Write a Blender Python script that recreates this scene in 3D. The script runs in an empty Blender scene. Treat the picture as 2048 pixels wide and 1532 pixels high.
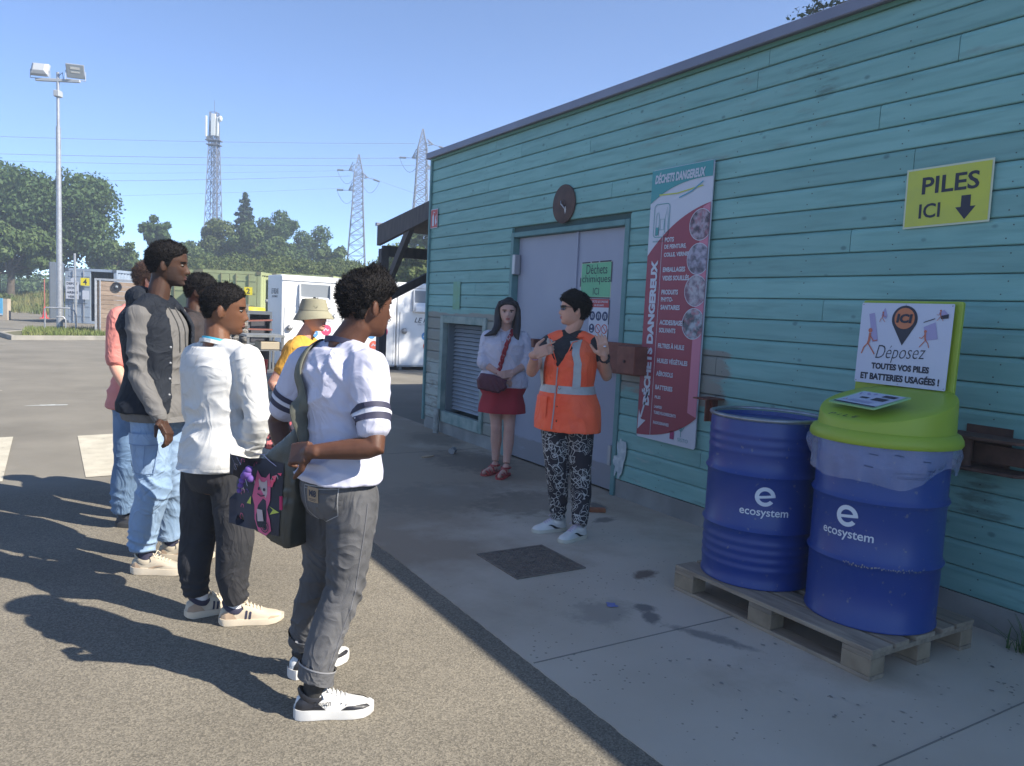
import bpy, bmesh, math, random
import numpy as np
from math import sin, cos, pi, radians, sqrt, atan2
from mathutils import Vector, Matrix
from mathutils.bvhtree import BVHTree

random.seed(7); RNG = np.random.default_rng(7)
SC = bpy.context.scene
COL = SC.collection

# ------------------------------------------------------------------ camera
YAW, PITCH, ROLL = radians(31.3), radians(5.3), radians(2.7)
F_ = np.array([sin(YAW)*cos(PITCH), cos(YAW)*cos(PITCH), -sin(PITCH)])
R_ = np.array([cos(YAW), -sin(YAW), 0.0]); U_ = np.cross(R_, F_)
R2 = cos(ROLL)*R_ + sin(ROLL)*U_; U2 = -sin(ROLL)*R_ + cos(ROLL)*U_
cam_d = bpy.data.cameras.new('camera'); cam = bpy.data.objects.new('camera', cam_d); COL.objects.link(cam)
cam.matrix_world = Matrix(((R2[0], U2[0], -F_[0], 0), (R2[1], U2[1], -F_[1], 0), (R2[2], U2[2], -F_[2], 1.5), (0, 0, 0, 1)))
cam_d.sensor_width = 36; cam_d.lens = 1530/2048*36; cam_d.clip_start = .05; cam_d.clip_end = 3000
SC.camera = cam
# ------------------------------------------------------------------ sky, sun, exposure
SUN_EL, SUN_AZ = radians(40.9), atan2(0.70, -0.92)      # azimuth from +Y towards +X
W = bpy.data.worlds.new('World'); SC.world = W; W.use_nodes = True
nt = W.node_tree; nt.nodes.clear()
sky = nt.nodes.new('ShaderNodeTexSky'); sky.sky_type = 'NISHITA'; sky.sun_disc = False
sky.sun_elevation = SUN_EL; sky.sun_rotation = SUN_AZ
sky.air_density = .85; sky.dust_density = 0.0; sky.ozone_density = 1.2; sky.altitude = 5500
bg = nt.nodes.new('ShaderNodeBackground'); bg.inputs[1].default_value = 0.102
wo = nt.nodes.new('ShaderNodeOutputWorld'); hsv = nt.nodes.new('ShaderNodeHueSaturation'); hsv.inputs['Saturation'].default_value = 1.1; hsv.inputs['Hue'].default_value = .502; nt.links.new(sky.outputs[0], hsv.inputs['Color']); nt.links.new(hsv.outputs[0], bg.inputs[0]); nt.links.new(bg.outputs[0], wo.inputs[0])
sd = bpy.data.lights.new('sun', 'SUN'); sd.energy = 3.4; sd.angle = radians(.5); sd.color = (1.0, .93, .82)
sun = bpy.data.objects.new('sun', sd); COL.objects.link(sun)
sdir = Vector((sin(SUN_AZ)*cos(SUN_EL), cos(SUN_AZ)*cos(SUN_EL), sin(SUN_EL)))
sun.rotation_euler = sdir.to_track_quat('Z', 'Y').to_euler(); sun.location = (6, -8, 12)
SC.view_settings.view_transform = 'Standard'; SC.view_settings.look = 'None'
SC.view_settings.gamma = 1; SC.view_settings.use_curve_mapping = False; SC.view_settings.exposure = 1.66

# ------------------------------------------------------------------ materials
def mat(name, col, rough=.7, col2=None, nscale=8, bump=0, bscale=60, metal=0, spec=.5, stretch=None,
        contrast=(.35, .65), detail=4, col3=None, n3=1.5, c3=(.5, .75), sss=0, trans=0, alpha=1, rnd=0, bdist=.002, wrinkle=0, wscale=8):
    m = bpy.data.materials.new(name); m.use_nodes = True
    t = m.node_tree; N = t.nodes; L = t.links; b = N['Principled BSDF']
    b.inputs['Base Color'].default_value = (*col, 1); b.inputs['Roughness'].default_value = rough
    b.inputs['Metallic'].default_value = metal; b.inputs['Specular IOR Level'].default_value = spec
    if sss: b.inputs['Subsurface Weight'].default_value = sss; b.inputs['Subsurface Radius'].default_value = (.012, .005, .003); b.inputs['Subsurface Scale'].default_value = 1
    if trans: b.inputs['Transmission Weight'].default_value = trans
    if alpha < 1: b.inputs['Alpha'].default_value = alpha
    tc = N.new('ShaderNodeTexCoord'); mp = N.new('ShaderNodeMapping'); L.new(tc.outputs['Object'], mp.inputs[0])
    if stretch: mp.inputs['Scale'].default_value = stretch
    if rnd:
        oi = N.new('ShaderNodeObjectInfo'); ml = N.new('ShaderNodeVectorMath'); ml.operation = 'SCALE'
        ml.inputs[0].default_value = (37, 91, 53); L.new(oi.outputs['Random'], ml.inputs['Scale']); L.new(ml.outputs[0], mp.inputs['Location'])
    cur = None
    if col2:
        n = N.new('ShaderNodeTexNoise'); n.inputs['Scale'].default_value = nscale; n.inputs['Detail'].default_value = detail
        L.new(mp.outputs[0], n.inputs['Vector'])
        r = N.new('ShaderNodeValToRGB'); r.color_ramp.elements[0].position = contrast[0]; r.color_ramp.elements[1].position = contrast[1]
        r.color_ramp.elements[0].color = (*col, 1); r.color_ramp.elements[1].color = (*col2, 1)
        L.new(n.outputs['Fac'], r.inputs[0]); cur = r.outputs[0]
    if col3:
        n = N.new('ShaderNodeTexNoise'); n.inputs['Scale'].default_value = n3; n.inputs['Detail'].default_value = 5
        L.new(mp.outputs[0], n.inputs['Vector'])
        mr = N.new('ShaderNodeMapRange'); mr.inputs[1].default_value = c3[0]; mr.inputs[2].default_value = c3[1]
        L.new(n.outputs['Fac'], mr.inputs[0])
        mx = N.new('ShaderNodeMix'); mx.data_type = 'RGBA'; L.new(mr.outputs[0], mx.inputs[0])
        if cur: L.new(cur, mx.inputs[6])
        else: mx.inputs[6].default_value = (*col, 1)
        mx.inputs[7].default_value = (*col3, 1); cur = mx.outputs[2]
    if rnd:
        hs = N.new('ShaderNodeHueSaturation'); mr = N.new('ShaderNodeMapRange')
        mr.inputs[3].default_value = 1-rnd; mr.inputs[4].default_value = 1+rnd; L.new(oi.outputs['Random'], mr.inputs[0]); L.new(mr.outputs[0], hs.inputs['Value'])
        if cur: L.new(cur, hs.inputs['Color'])
        else: hs.inputs['Color'].default_value = (*col, 1)
        cur = hs.outputs[0]
    if cur: L.new(cur, b.inputs['Base Color'])
    prev = None
    if wrinkle:
        n = N.new('ShaderNodeTexNoise'); n.inputs['Scale'].default_value = wscale; n.inputs['Detail'].default_value = 2.5; n.inputs['Distortion'].default_value = 1.6; n.inputs['Roughness'].default_value = .45
        wm = N.new('ShaderNodeMapping'); wm.inputs['Scale'].default_value = (1, 1, .7); wm.inputs['Rotation'].default_value = (.4, .5, .3); L.new(tc.outputs['Object'], wm.inputs[0]); L.new(wm.outputs[0], n.inputs['Vector'])
        wb = N.new('ShaderNodeMath'); wb.operation = 'PINGPONG'; wb.inputs[1].default_value = .16; L.new(n.outputs['Fac'], wb.inputs[0])
        prev = N.new('ShaderNodeBump'); prev.inputs['Strength'].default_value = 1; prev.inputs['Distance'].default_value = wrinkle
        L.new(wb.outputs[0], prev.inputs['Height']); L.new(prev.outputs[0], b.inputs['Normal'])
    if bump:
        n = N.new('ShaderNodeTexNoise'); n.inputs['Scale'].default_value = bscale; n.inputs['Detail'].default_value = 3
        L.new(mp.outputs[0], n.inputs['Vector'])
        bp = N.new('ShaderNodeBump'); bp.inputs['Strength'].default_value = bump; bp.inputs['Distance'].default_value = bdist
        L.new(n.outputs['Fac'], bp.inputs['Height']); L.new(bp.outputs[0], b.inputs['Normal'])
        if prev: L.new(prev.outputs[0], bp.inputs['Normal'])
    m['nodes_cur'] = 1
    return m

# ------------------------------------------------------------------ mesh building
class MB:
    def __init__(s): s.v = []; s.f = []
    def add(s, v, f):
        n = len(s.v); s.v += [tuple(map(float, p)) for p in v]; s.f += [tuple(i+n for i in q) for q in f]; return s
    def box(s, x0, x1, y0, y1, z0, z1):
        return s.add([(x0,y0,z0),(x1,y0,z0),(x1,y1,z0),(x0,y1,z0),(x0,y0,z1),(x1,y0,z1),(x1,y1,z1),(x0,y1,z1)],
            [(0,3,2,1),(4,5,6,7),(0,1,5,4),(1,2,6,5),(2,3,7,6),(3,0,4,7)])
    def obox(s, c, ax, ay, az, sx, sy, sz):   # oriented box, centre c, unit axes, full sizes
        c, ax, ay, az = map(Vector, (c, ax, ay, az)); P = []
        for k in (-.5, .5):
            for i, j in ((-.5,-.5),(.5,-.5),(.5,.5),(-.5,.5)): P.append(c+ax*sx*i+ay*sy*j+az*sz*k)
        return s.add(P, [(0,3,2,1),(4,5,6,7),(0,1,5,4),(1,2,6,5),(2,3,7,6),(3,0,4,7)])
    def beam(s, a, b, w, h, up=(0,0,1)):
        a, b = Vector(a), Vector(b); d = (b-a); l = d.length; d.normalize()
        x = d.cross(Vector(up)); x = x.normalized() if x.length > 1e-4 else Vector((1,0,0)); z = x.cross(d)
        return s.obox((a+b)/2, x, d, z, w, l, h)
    def loft(s, rings, cap=True, closed=True):
        n = len(rings[0]); v = [p for r in rings for p in r]; f = []
        for k in range(len(rings)-1):
            for i in range(n if closed else n-1):
                j = (i+1) % n; f.append((k*n+i, k*n+j, (k+1)*n+j, (k+1)*n+i))
        if cap and closed:
            f.append(tuple(range(n-1, -1, -1))); m = (len(rings)-1)*n; f.append(tuple(range(m, m+n)))
        return s.add(v, f)
    def tube(s, pts, rad, n=10, ell=None, up=None, cap=True, round_ends=False):
        pts = [Vector(p) for p in pts]
        if not hasattr(rad, '__len__'): rad = [rad]*len(pts)
        rad = list(rad)
        if round_ends:
            d0 = (pts[0]-pts[1]).normalized(); d1 = (pts[-1]-pts[-2]).normalized()
            a, b, ra, rb = pts[0], pts[-1], rad[0], rad[-1]
            pts = [a+d0*ra*.95, a+d0*ra*.6]+pts+[b+d1*rb*.6, b+d1*rb*.95]
            rad = [ra*.3, ra*.8]+rad+[rb*.8, rb*.3]
        rings = []; x = None
        for i, p in enumerate(pts):
            d = (pts[min(i+1, len(pts)-1)]-pts[max(i-1, 0)]).normalized()
            if x is None:
                u = Vector(up) if up else (Vector((0,0,1)) if abs(d.z) < .9 else Vector((1,0,0)))
                x = (u-d*u.dot(d)).normalized()
            else: x = (x-d*x.dot(d)).normalized()
            y = d.cross(x); r = rad[i]; e = ell if ell else (1, 1)
            rings.append([p+x*(r*e[0]*cos(2*pi*k/n))+y*(r*e[1]*sin(2*pi*k/n)) for k in range(n)])
        return s.loft(rings, cap)
    def lathe(s, prof, c=(0,0,0), n=48, cap=True):
        return s.loft([[(c[0]+r*cos(2*pi*k/n), c[1]+r*sin(2*pi*k/n), c[2]+z) for k in range(n)] for r, z in prof], cap)
    def ball(s, c, r, n=12, m=8, rot=None):
        r = r if hasattr(r, '__len__') else (r, r, r); rings = []
        for j in range(m+1):
            a = -pi/2+pi*(j+.02)/(m+.04)*1.0
            rings.append([(r[0]*cos(a)*cos(2*pi*k/n), r[1]*cos(a)*sin(2*pi*k/n), r[2]*sin(a)) for k in range(n)])
        if rot is not None: rings = [[rot @ Vector(p) for p in q] for q in rings]
        return s.loft([[(p[0]+c[0], p[1]+c[1], p[2]+c[2]) for p in q] for q in rings])
    def prism(s, poly, O, U, V, N, t):   # polygon in the U,V plane at O, thickness t towards N
        O, U, V, N = map(Vector, (O, U, V, N)); n = len(poly)
        a = [O+U*p[0]+V*p[1] for p in poly]; b = [p+N*t for p in a]
        return s.add(a+b, [tuple(range(n-1, -1, -1)), tuple(range(n, 2*n))]+[(i, (i+1) % n, n+(i+1) % n, n+i) for i in range(n)])
    def build(s, name, m=None, parent=None, smooth=False, bevel=0, bseg=1, **tags):
        me = bpy.data.meshes.new(name); me.from_pydata(s.v, [], s.f)
        bm = bmesh.new(); bm.from_mesh(me); bmesh.ops.recalc_face_normals(bm, faces=bm.faces)
        if bevel: bmesh.ops.bevel(bm, geom=[e for e in bm.edges if e.calc_face_angle(0) > .5], offset=bevel, segments=bseg, affect='EDGES', clamp_overlap=True)
        bm.to_mesh(me); bm.free()
        if smooth: smooth_by_angle(me, smooth if smooth is not True else 40)
        return obj(name, me, m, parent, **tags)

def smooth_by_angle(me, deg):
    me.polygons.foreach_set('use_smooth', [True]*len(me.polygons))
    if deg < 180:
        bm = bmesh.new(); bm.from_mesh(me)
        for e in bm.edges: e.smooth = e.calc_face_angle(0) < radians(deg)
        bm.to_mesh(me); bm.free()

def obj(name, me, m=None, parent=None, **tags):
    o = bpy.data.objects.new(name, me); COL.objects.link(o)
    if m is not None and not me.materials: me.materials.append(m)
    if parent is not None:
        o.parent = parent; o.matrix_parent_inverse = parent_mw(parent).inverted()
    for k, v in tags.items(): o[k] = v
    return o
def parent_mw(p):
    m = Matrix.LocRotScale(p.location, p.rotation_euler, p.scale)
    if p.parent: m = parent_mw(p.parent) @ p.matrix_parent_inverse @ m
    return m
def thing(name, label, cat, loc=(0,0,0), rz=0, group=None):
    o = bpy.data.objects.new(name, None); COL.objects.link(o); o.empty_display_size = .1
    o.location = loc; o.rotation_euler = (0, 0, rz); o['label'] = label; o['category'] = cat
    if group: o['group'] = group
    return o
def tag(o, label, cat, group=None):
    o['label'] = label; o['category'] = cat
    if group: o['group'] = group
    return o
def local(o):   # child whose mesh is in the parent's own axes
    o.matrix_parent_inverse = Matrix.Identity(4); return o
def dup(o, parent=None):
    c = o.copy(); COL.objects.link(c); c.parent = parent
    for ch in list(o.children): dup(ch, c)
    return c
def copy_thing(root, loc=None, rz=None, label=None):
    r = dup(root)
    if loc is not None: r.location = loc
    if rz is not None: r.rotation_euler = (0, 0, rz)
    if label: r['label'] = label
    return r

# numpy value noise --------------------------------------------------
def _h(ix, iy, iz, seed):
    n = (ix*374761393+iy*668265263+iz*2147483647*3+seed*974634777) & 0xffffffff
    n = ((n ^ (n >> 13))*1274126177) & 0xffffffff
    return ((n ^ (n >> 16)) & 0xffff)/65535.0
def vnoise(p, scale=1.0, seed=0):
    p = np.asarray(p, float)*scale; i = np.floor(p).astype(np.int64); f = p-i; f = f*f*(3-2*f)
    r = 0
    for dx in (0, 1):
        wx = f[..., 0] if dx else 1-f[..., 0]
        for dy in (0, 1):
            wy = f[..., 1] if dy else 1-f[..., 1]
            for dz in (0, 1):
                wz = f[..., 2] if dz else 1-f[..., 2]
                r = r+wx*wy*wz*_h(i[..., 0]+dx, i[..., 1]+dy, i[..., 2]+dz, seed)
    return r*2-1
def fnoise(p, scale, oct=3, seed=0):
    r = 0; a = 1
    for k in range(oct): r = r+a*vnoise(p, scale*2**k, seed+k*17); a *= .5
    return r

# flat text and shapes -----------------------------------------------
_tc = {}
def text2d(s, w=None, h=None, bold=0.0, shear=0.0):
    key = (s, bold, shear)
    if key not in _tc:
        c = bpy.data.curves.new('t', 'FONT'); c.body = s; c.size = 1; c.offset = bold; c.shear = shear; c.resolution_u = 3
        o = bpy.data.objects.new('t', c); COL.objects.link(o)
        dg = bpy.context.evaluated_depsgraph_get(); me = bpy.data.meshes.new_from_object(o.evaluated_get(dg))
        _tc[key] = ([(v.co.x, v.co.y) for v in me.vertices], [tuple(p.vertices) for p in me.polygons])
        bpy.data.objects.remove(o); bpy.data.curves.remove(c); bpy.data.meshes.remove(me)
    v, f = _tc[key]
    x0, x1 = min(p[0] for p in v), max(p[0] for p in v); y0, y1 = min(p[1] for p in v), max(p[1] for p in v)
    sx = w/(x1-x0) if w else None; sy = h/(y1-y0) if h else sx
    if sx is None: sx = sy
    return [((p[0]-(x0+x1)/2)*sx, (p[1]-(y0+y1)/2)*sy) for p in v], f
def sheet(mb, v2, faces, O, U, V, N=None, lift=0, rot=0, fn=None):
    O, U, V = Vector(O), Vector(U), Vector(V); N = Vector(N) if N else U.cross(V)
    c, s_ = cos(rot), sin(rot)
    pts = []
    for x, y in v2:
        x, y = x*c-y*s_, x*s_+y*c
        pts.append(fn(x, y) if fn else O+U*x+V*y+N*lift)
    return mb.add(pts, faces)
def poly2(pts): return list(pts), [tuple(range(len(pts)))]
def disc2(cx, cy, rx, ry=None, n=28, a0=0, a1=2*pi):
    ry = ry or rx; return poly2([(cx+rx*cos(a0+(a1-a0)*k/n), cy+ry*sin(a0+(a1-a0)*k/n)) for k in range(n if a1-a0 > 6.2 else n+1)])
def ring2(cx, cy, r0, r1, n=32, a0=0, a1=2*pi):
    m = n+1; v = [(cx+r*cos(a0+(a1-a0)*k/n), cy+r*sin(a0+(a1-a0)*k/n)) for k in range(m) for r in (r0, r1)]
    return v, [(2*k, 2*k+1, 2*k+3, 2*k+2) for k in range(n)]
def line2(pts, w):
    v = []; f = []
    for i, p in enumerate(pts):
        a = pts[max(i-1, 0)]; b = pts[min(i+1, len(pts)-1)]; dx, dy = b[0]-a[0], b[1]-a[1]; l = math.hypot(dx, dy) or 1
        v += [(p[0]-dy/l*w/2, p[1]+dx/l*w/2), (p[0]+dy/l*w/2, p[1]-dx/l*w/2)]
    return v, [(2*i, 2*i+1, 2*i+3, 2*i+2) for i in range(len(pts)-1)]
# ================================================================== SETTING
def pos_mask_mix(m, boxes, col, noise_scale=3, soft=.15, amount=1.0):
    """blend a weathered colour in, inside world-space boxes (y0,y1,z0,z1,strength) broken up by noise"""
    t = m.node_tree; N = t.nodes; L = t.links; b = N['Principled BSDF']
    src = b.inputs['Base Color'].links[0].from_socket
    geo = N.new('ShaderNodeNewGeometry'); sp = N.new('ShaderNodeSeparateXYZ'); L.new(geo.outputs['Position'], sp.inputs[0])
    n = N.new('ShaderNodeTexNoise'); n.inputs['Scale'].default_value = noise_scale; n.inputs['Detail'].default_value = 6; n.inputs['Roughness'].default_value = .65
    mp = N.new('ShaderNodeMapping'); mp.inputs['Scale'].default_value = (1, .45, 2.2); L.new(geo.outputs['Position'], mp.inputs[0]); L.new(mp.outputs[0], n.inputs['Vector'])
    def M(op, a, b_=None, c=None):
        k = N.new('ShaderNodeMath'); k.operation = op
        for i, q in enumerate((a, b_, c)):
            if q is None: continue
            if isinstance(q, (int, float)): k.inputs[i].default_value = q
            else: L.new(q, k.inputs[i])
        return k.outputs[0]
    def sm(x, e0, e1):
        r = N.new('ShaderNodeMapRange'); r.interpolation_type = 'SMOOTHSTEP'; L.new(x, r.inputs[0]); r.inputs[1].default_value = e0; r.inputs[2].default_value = e1; return r.outputs[0]
    tot = None
    for (y0, y1, z0, z1, st) in boxes:
        k = M('MULTIPLY', M('MULTIPLY', sm(sp.outputs[1], y0-soft, y0+soft), sm(sp.outputs[1], y1+soft, y1-soft)),
              M('MULTIPLY', sm(sp.outputs[2], z0-soft*.3, z0+soft*.3), sm(sp.outputs[2], z1+soft*.3, z1-soft*.3)))
        k = M('MULTIPLY', k, st); tot = k if tot is None else M('MAXIMUM', tot, k)
    val = M('ADD', M('MULTIPLY', tot, 1.15), M('MULTIPLY', M('SUBTRACT', n.outputs['Fac'], .5), 1.6))
    fac = M('MULTIPLY', sm(val, .45, .75), amount)
    mx = N.new('ShaderNodeMix'); mx.data_type = 'RGBA'; L.new(fac, mx.inputs[0]); L.new(src, mx.inputs[6]); mx.inputs[7].default_value = (*col, 1)
    L.new(mx.outputs[2], b.inputs['Base Color'])

# --- ground materials
def asphalt_mat():
    m = mat('asphalt', (.165, .15, .125), .95, spec=.25)
    t = m.node_tree; N = t.nodes; L = t.links; b = N['Principled BSDF']
    geo = N.new('ShaderNodeNewGeometry')
    v = N.new('ShaderNodeTexVoronoi'); v.inputs['Scale'].default_value = 170; L.new(geo.outputs['Position'], v.inputs['Vector'])
    r = N.new('ShaderNodeValToRGB'); e = r.color_ramp.elements; e[0].position = 0; e[0].color = (.115, .103, .082, 1); e[1].position = 1; e[1].color = (.25, .222, .172, 1)
    k = r.color_ramp.elements.new(.5); k.color = (.178, .159, .126, 1)
    sp = N.new('ShaderNodeSeparateColor'); L.new(v.outputs['Color'], sp.inputs[0]); L.new(sp.outputs[0], r.inputs[0])
    n = N.new('ShaderNodeTexNoise'); n.inputs['Scale'].default_value = .9; n.inputs['Detail'].default_value = 7; n.inputs['Roughness'].default_value = .6; L.new(geo.outputs['Position'], n.inputs['Vector'])
    mr = N.new('ShaderNodeMapRange'); mr.inputs[1].default_value = .3; mr.inputs[2].default_value = .7; mr.inputs[3].default_value = .82; mr.inputs[4].default_value = 1.16; L.new(n.outputs['Fac'], mr.inputs[0])
    # farther in the yard the surface is a smoother, greyer tarmac
    sy = N.new('ShaderNodeSeparateXYZ'); L.new(geo.outputs['Position'], sy.inputs[0])
    m2 = N.new('ShaderNodeMapRange'); m2.inputs[1].default_value = 6.4; m2.inputs[2].default_value = 6.9; L.new(sy.outputs[1], m2.inputs[0])
    mx = N.new('ShaderNodeMix'); mx.data_type = 'RGBA'; L.new(m2.outputs[0], mx.inputs[0]); L.new(r.outputs[0], mx.inputs[6]); mx.inputs[7].default_value = (.195, .18, .15, 1)
    hs = N.new('ShaderNodeHueSaturation'); L.new(mr.outputs[0], hs.inputs['Value']); L.new(mx.outputs[2], hs.inputs['Color']); L.new(hs.outputs[0], b.inputs['Base Color'])
    bp = N.new('ShaderNodeBump'); bp.inputs['Strength'].default_value = .4; bp.inputs['Distance'].default_value = .003
    L.new(v.outputs['Distance'], bp.inputs['Height']); L.new(bp.outputs[0], b.inputs['Normal'])
    return m
def concrete_mat():
    m = mat('concrete_apron', (.45, .385, .30), .9, (.56, .49, .40), 1.1, bump=.25, bscale=180, spec=.3, detail=8, contrast=(.3, .72))
    t = m.node_tree; N = t.nodes; L = t.links; b = N['Principled BSDF']; src = b.inputs['Base Color'].links[0].from_socket
    geo = N.new('ShaderNodeNewGeometry')
    # dark specks
    v = N.new('ShaderNodeTexVoronoi'); v.inputs['Scale'].default_value = 26; L.new(geo.outputs['Position'], v.inputs['Vector'])
    n = N.new('ShaderNodeTexNoise'); n.inputs['Scale'].default_value = 1.7; n.inputs['Detail'].default_value = 4; L.new(geo.outputs['Position'], n.inputs['Vector'])
    th = N.new('ShaderNodeMapRange'); th.inputs[1].default_value = .42; th.inputs[2].default_value = .72; th.inputs[3].default_value = .03; th.inputs[4].default_value = .2; L.new(n.outputs['Fac'], th.inputs[0])
    lt = N.new('ShaderNodeMath'); lt.operation = 'LESS_THAN'; L.new(v.outputs['Distance'], lt.inputs[0]); L.new(th.outputs[0], lt.inputs[1])
    hf = N.new('ShaderNodeMath'); hf.operation = 'MULTIPLY'; hf.inputs[1].default_value = .55; L.new(lt.outputs[0], hf.inputs[0])
    mx = N.new('ShaderNodeMix'); mx.data_type = 'RGBA'; L.new(hf.outputs[0], mx.inputs[0]); L.new(src, mx.inputs[6]); mx.inputs[7].default_value = (.075, .07, .065, 1)
    # brownish grime towards the door
    n2 = N.new('ShaderNodeTexNoise'); n2.inputs['Scale'].default_value = .75; n2.inputs['Detail'].default_value = 8; n2.inputs['Roughness'].default_value = .6; L.new(geo.outputs['Position'], n2.inputs['Vector'])
    sp = N.new('ShaderNodeSeparateXYZ'); L.new(geo.outputs['Position'], sp.inputs[0])
    yr = N.new('ShaderNodeMapRange'); yr.inputs[1].default_value = 2.6; yr.inputs[2].default_value = 5.2; yr.inputs[3].default_value = -.14; yr.inputs[4].default_value = .14; L.new(sp.outputs[1], yr.inputs[0])
    ad = N.new('ShaderNodeMath'); ad.operation = 'ADD'; L.new(n2.outputs['Fac'], ad.inputs[0]); L.new(yr.outputs[0], ad.inputs[1])
    mr = N.new('ShaderNodeMapRange'); mr.inputs[1].default_value = .44; mr.inputs[2].default_value = .64; mr.inputs[4].default_value = .92; L.new(ad.outputs[0], mr.inputs[0])
    m2 = N.new('ShaderNodeMix'); m2.data_type = 'RGBA'; L.new(mr.outputs[0], m2.inputs[0]); L.new(mx.outputs[2], m2.inputs[6]); m2.inputs[7].default_value = (.30, .24, .175, 1)
    cur = m2.outputs[2]
    nz = N.new('ShaderNodeTexNoise'); nz.inputs['Scale'].default_value = 9; nz.inputs['Detail'].default_value = 6; nz.inputs['Roughness'].default_value = .7; L.new(geo.outputs['Position'], nz.inputs['Vector'])
    for (x, y, rx, ry, rot, c_, st) in ((2.98, 3.3, .10, .06, .3, (.13, .09, .07), .85), (2.68, 2.50, .05, .24, .45, (.2, .185, .165), .8), (2.58, 2.80, .09, .05, .9, (.12, .115, .11), .8), (2.64, 2.90, .06, .05, 2.2, (.12, .115, .11), .8),
            (2.4, 2.95, .22, .16, .4, (.22, .20, .165), .5), (3.7, 4.7, .16, .07, 1.2, (.10, .095, .09), .8), (3.5, 4.35, .12, .06, .2, (.12, .11, .10), .7), (3.2, 5.0, .5, .35, .5, (.17, .14, .105), .6), (2.7, 5.4, .7, .5, .2, (.19, .165, .13), .5), (3.6, 6.6, .45, .6, 0, (.15, .125, .10), .7), (3.8, 7.9, .3, .5, 0, (.17, .15, .12), .6)):
        vs = N.new('ShaderNodeVectorMath'); vs.operation = 'SUBTRACT'; vs.inputs[1].default_value = (x, y, 0); L.new(geo.outputs['Position'], vs.inputs[0])
        vr = N.new('ShaderNodeVectorRotate'); vr.rotation_type = 'Z_AXIS'; vr.inputs['Angle'].default_value = -rot; L.new(vs.outputs[0], vr.inputs['Vector'])
        vm = N.new('ShaderNodeVectorMath'); vm.operation = 'MULTIPLY'; vm.inputs[1].default_value = (1/rx, 1/ry, 0); L.new(vr.outputs[0], vm.inputs[0])
        vl = N.new('ShaderNodeVectorMath'); vl.operation = 'LENGTH'; L.new(vm.outputs[0], vl.inputs[0])
        a1 = N.new('ShaderNodeMath'); a1.operation = 'MULTIPLY_ADD'; a1.inputs[1].default_value = 1.9; L.new(nz.outputs['Fac'], a1.inputs[0]); L.new(vl.outputs['Value'], a1.inputs[2])
        r_ = N.new('ShaderNodeMapRange'); r_.inputs[1].default_value = 2.05; r_.inputs[2].default_value = 1.55; r_.inputs[3].default_value = 0; r_.inputs[4].default_value = st; L.new(a1.outputs[0], r_.inputs[0])
        x_ = N.new('ShaderNodeMix'); x_.data_type = 'RGBA'; L.new(r_.outputs[0], x_.inputs[0]); L.new(cur, x_.inputs[6]); x_.inputs[7].default_value = (*c_, 1); cur = x_.outputs[2]
    L.new(cur, b.inputs['Base Color'])
    return m
M_asphalt = asphalt_mat(); M_conc = concrete_mat()
M_plinth = mat('plinth_concrete', (.2, .2, .19), .9, (.3, .3, .28), 3, bump=.3, bscale=60, detail=6)
M_grass = mat('grass', (.05, .085, .018), .9, (.13, .13, .05), 2.5, detail=6)
M_drygrass = mat('meadow', (.16, .16, .06), .95, (.08, .11, .03), .35, detail=8)

# one ground sheet; flat yard, bank rising behind the containers
def ground_z(x, y):
    d = x*.52+y*.854
    t = min(max((d-44)/14, 0), 1); t = t*t*(3-2*t)
    k = min(max((x+2)/14, 0), 1); hgt = .9+3.0*k*k*(3-2*k)
    fall = min(max((d-75)/60, 0), 1)
    return t*hgt*(1-.5*fall)
g = MB(); xs = [-900, -300, -120, -60]+list(range(-40, 90, 4))+[110, 160, 300, 900]; ys = [-900, -200, -60, -20, 0, 20, 30]+list(range(36, 120, 4))+[140, 200, 400, 1200]
gv = [(x, y, ground_z(x, y)) for y in ys for x in xs]; nx = len(xs)
gf = [(j*nx+i, j*nx+i+1, (j+1)*nx+i+1, (j+1)*nx+i) for j in range(len(ys)-1) for i in range(nx-1)]
me = bpy.data.meshes.new('ground'); me.from_pydata(gv, [], gf); me.materials.append(M_asphalt); me.materials.append(M_drygrass)
for p in me.polygons:
    c = p.center; p.use_smooth = True
    p.material_index = 1 if (c.x*.52+c.y*.854 > 46 or abs(c.x) > 60 or c.y < -40) else 0
obj('ground', me, kind='structure')

ed = [(1.76+.003*float(vnoise(np.array([0, y*9, 0]), 1, 3))+.003*float(vnoise(np.array([0, y*40, 2]), 1, 8)), y) for y in np.arange(-1, 9, .03)]
apron = MB().prism([(4.12, -6), (4.12, 16), (1.76, 16)]+ed[::-1]+[(1.76, -6)], (0, 0, -.1), (1, 0, 0), (0, 1, 0), (0, 0, 1), .104).build('pavement', M_conc, kind='structure')
# joint lines sawn in the apron: dark thin sheets
M_joint = mat('joint', (.2, .185, .16), .95)
j = MB()
for y in (-1.2, 1.45, 2.62, 7.2, 10.4): j.box(1.77, 3.98, y, y+.006, .004, .006)
j.build('joint', M_joint, apron)

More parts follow.
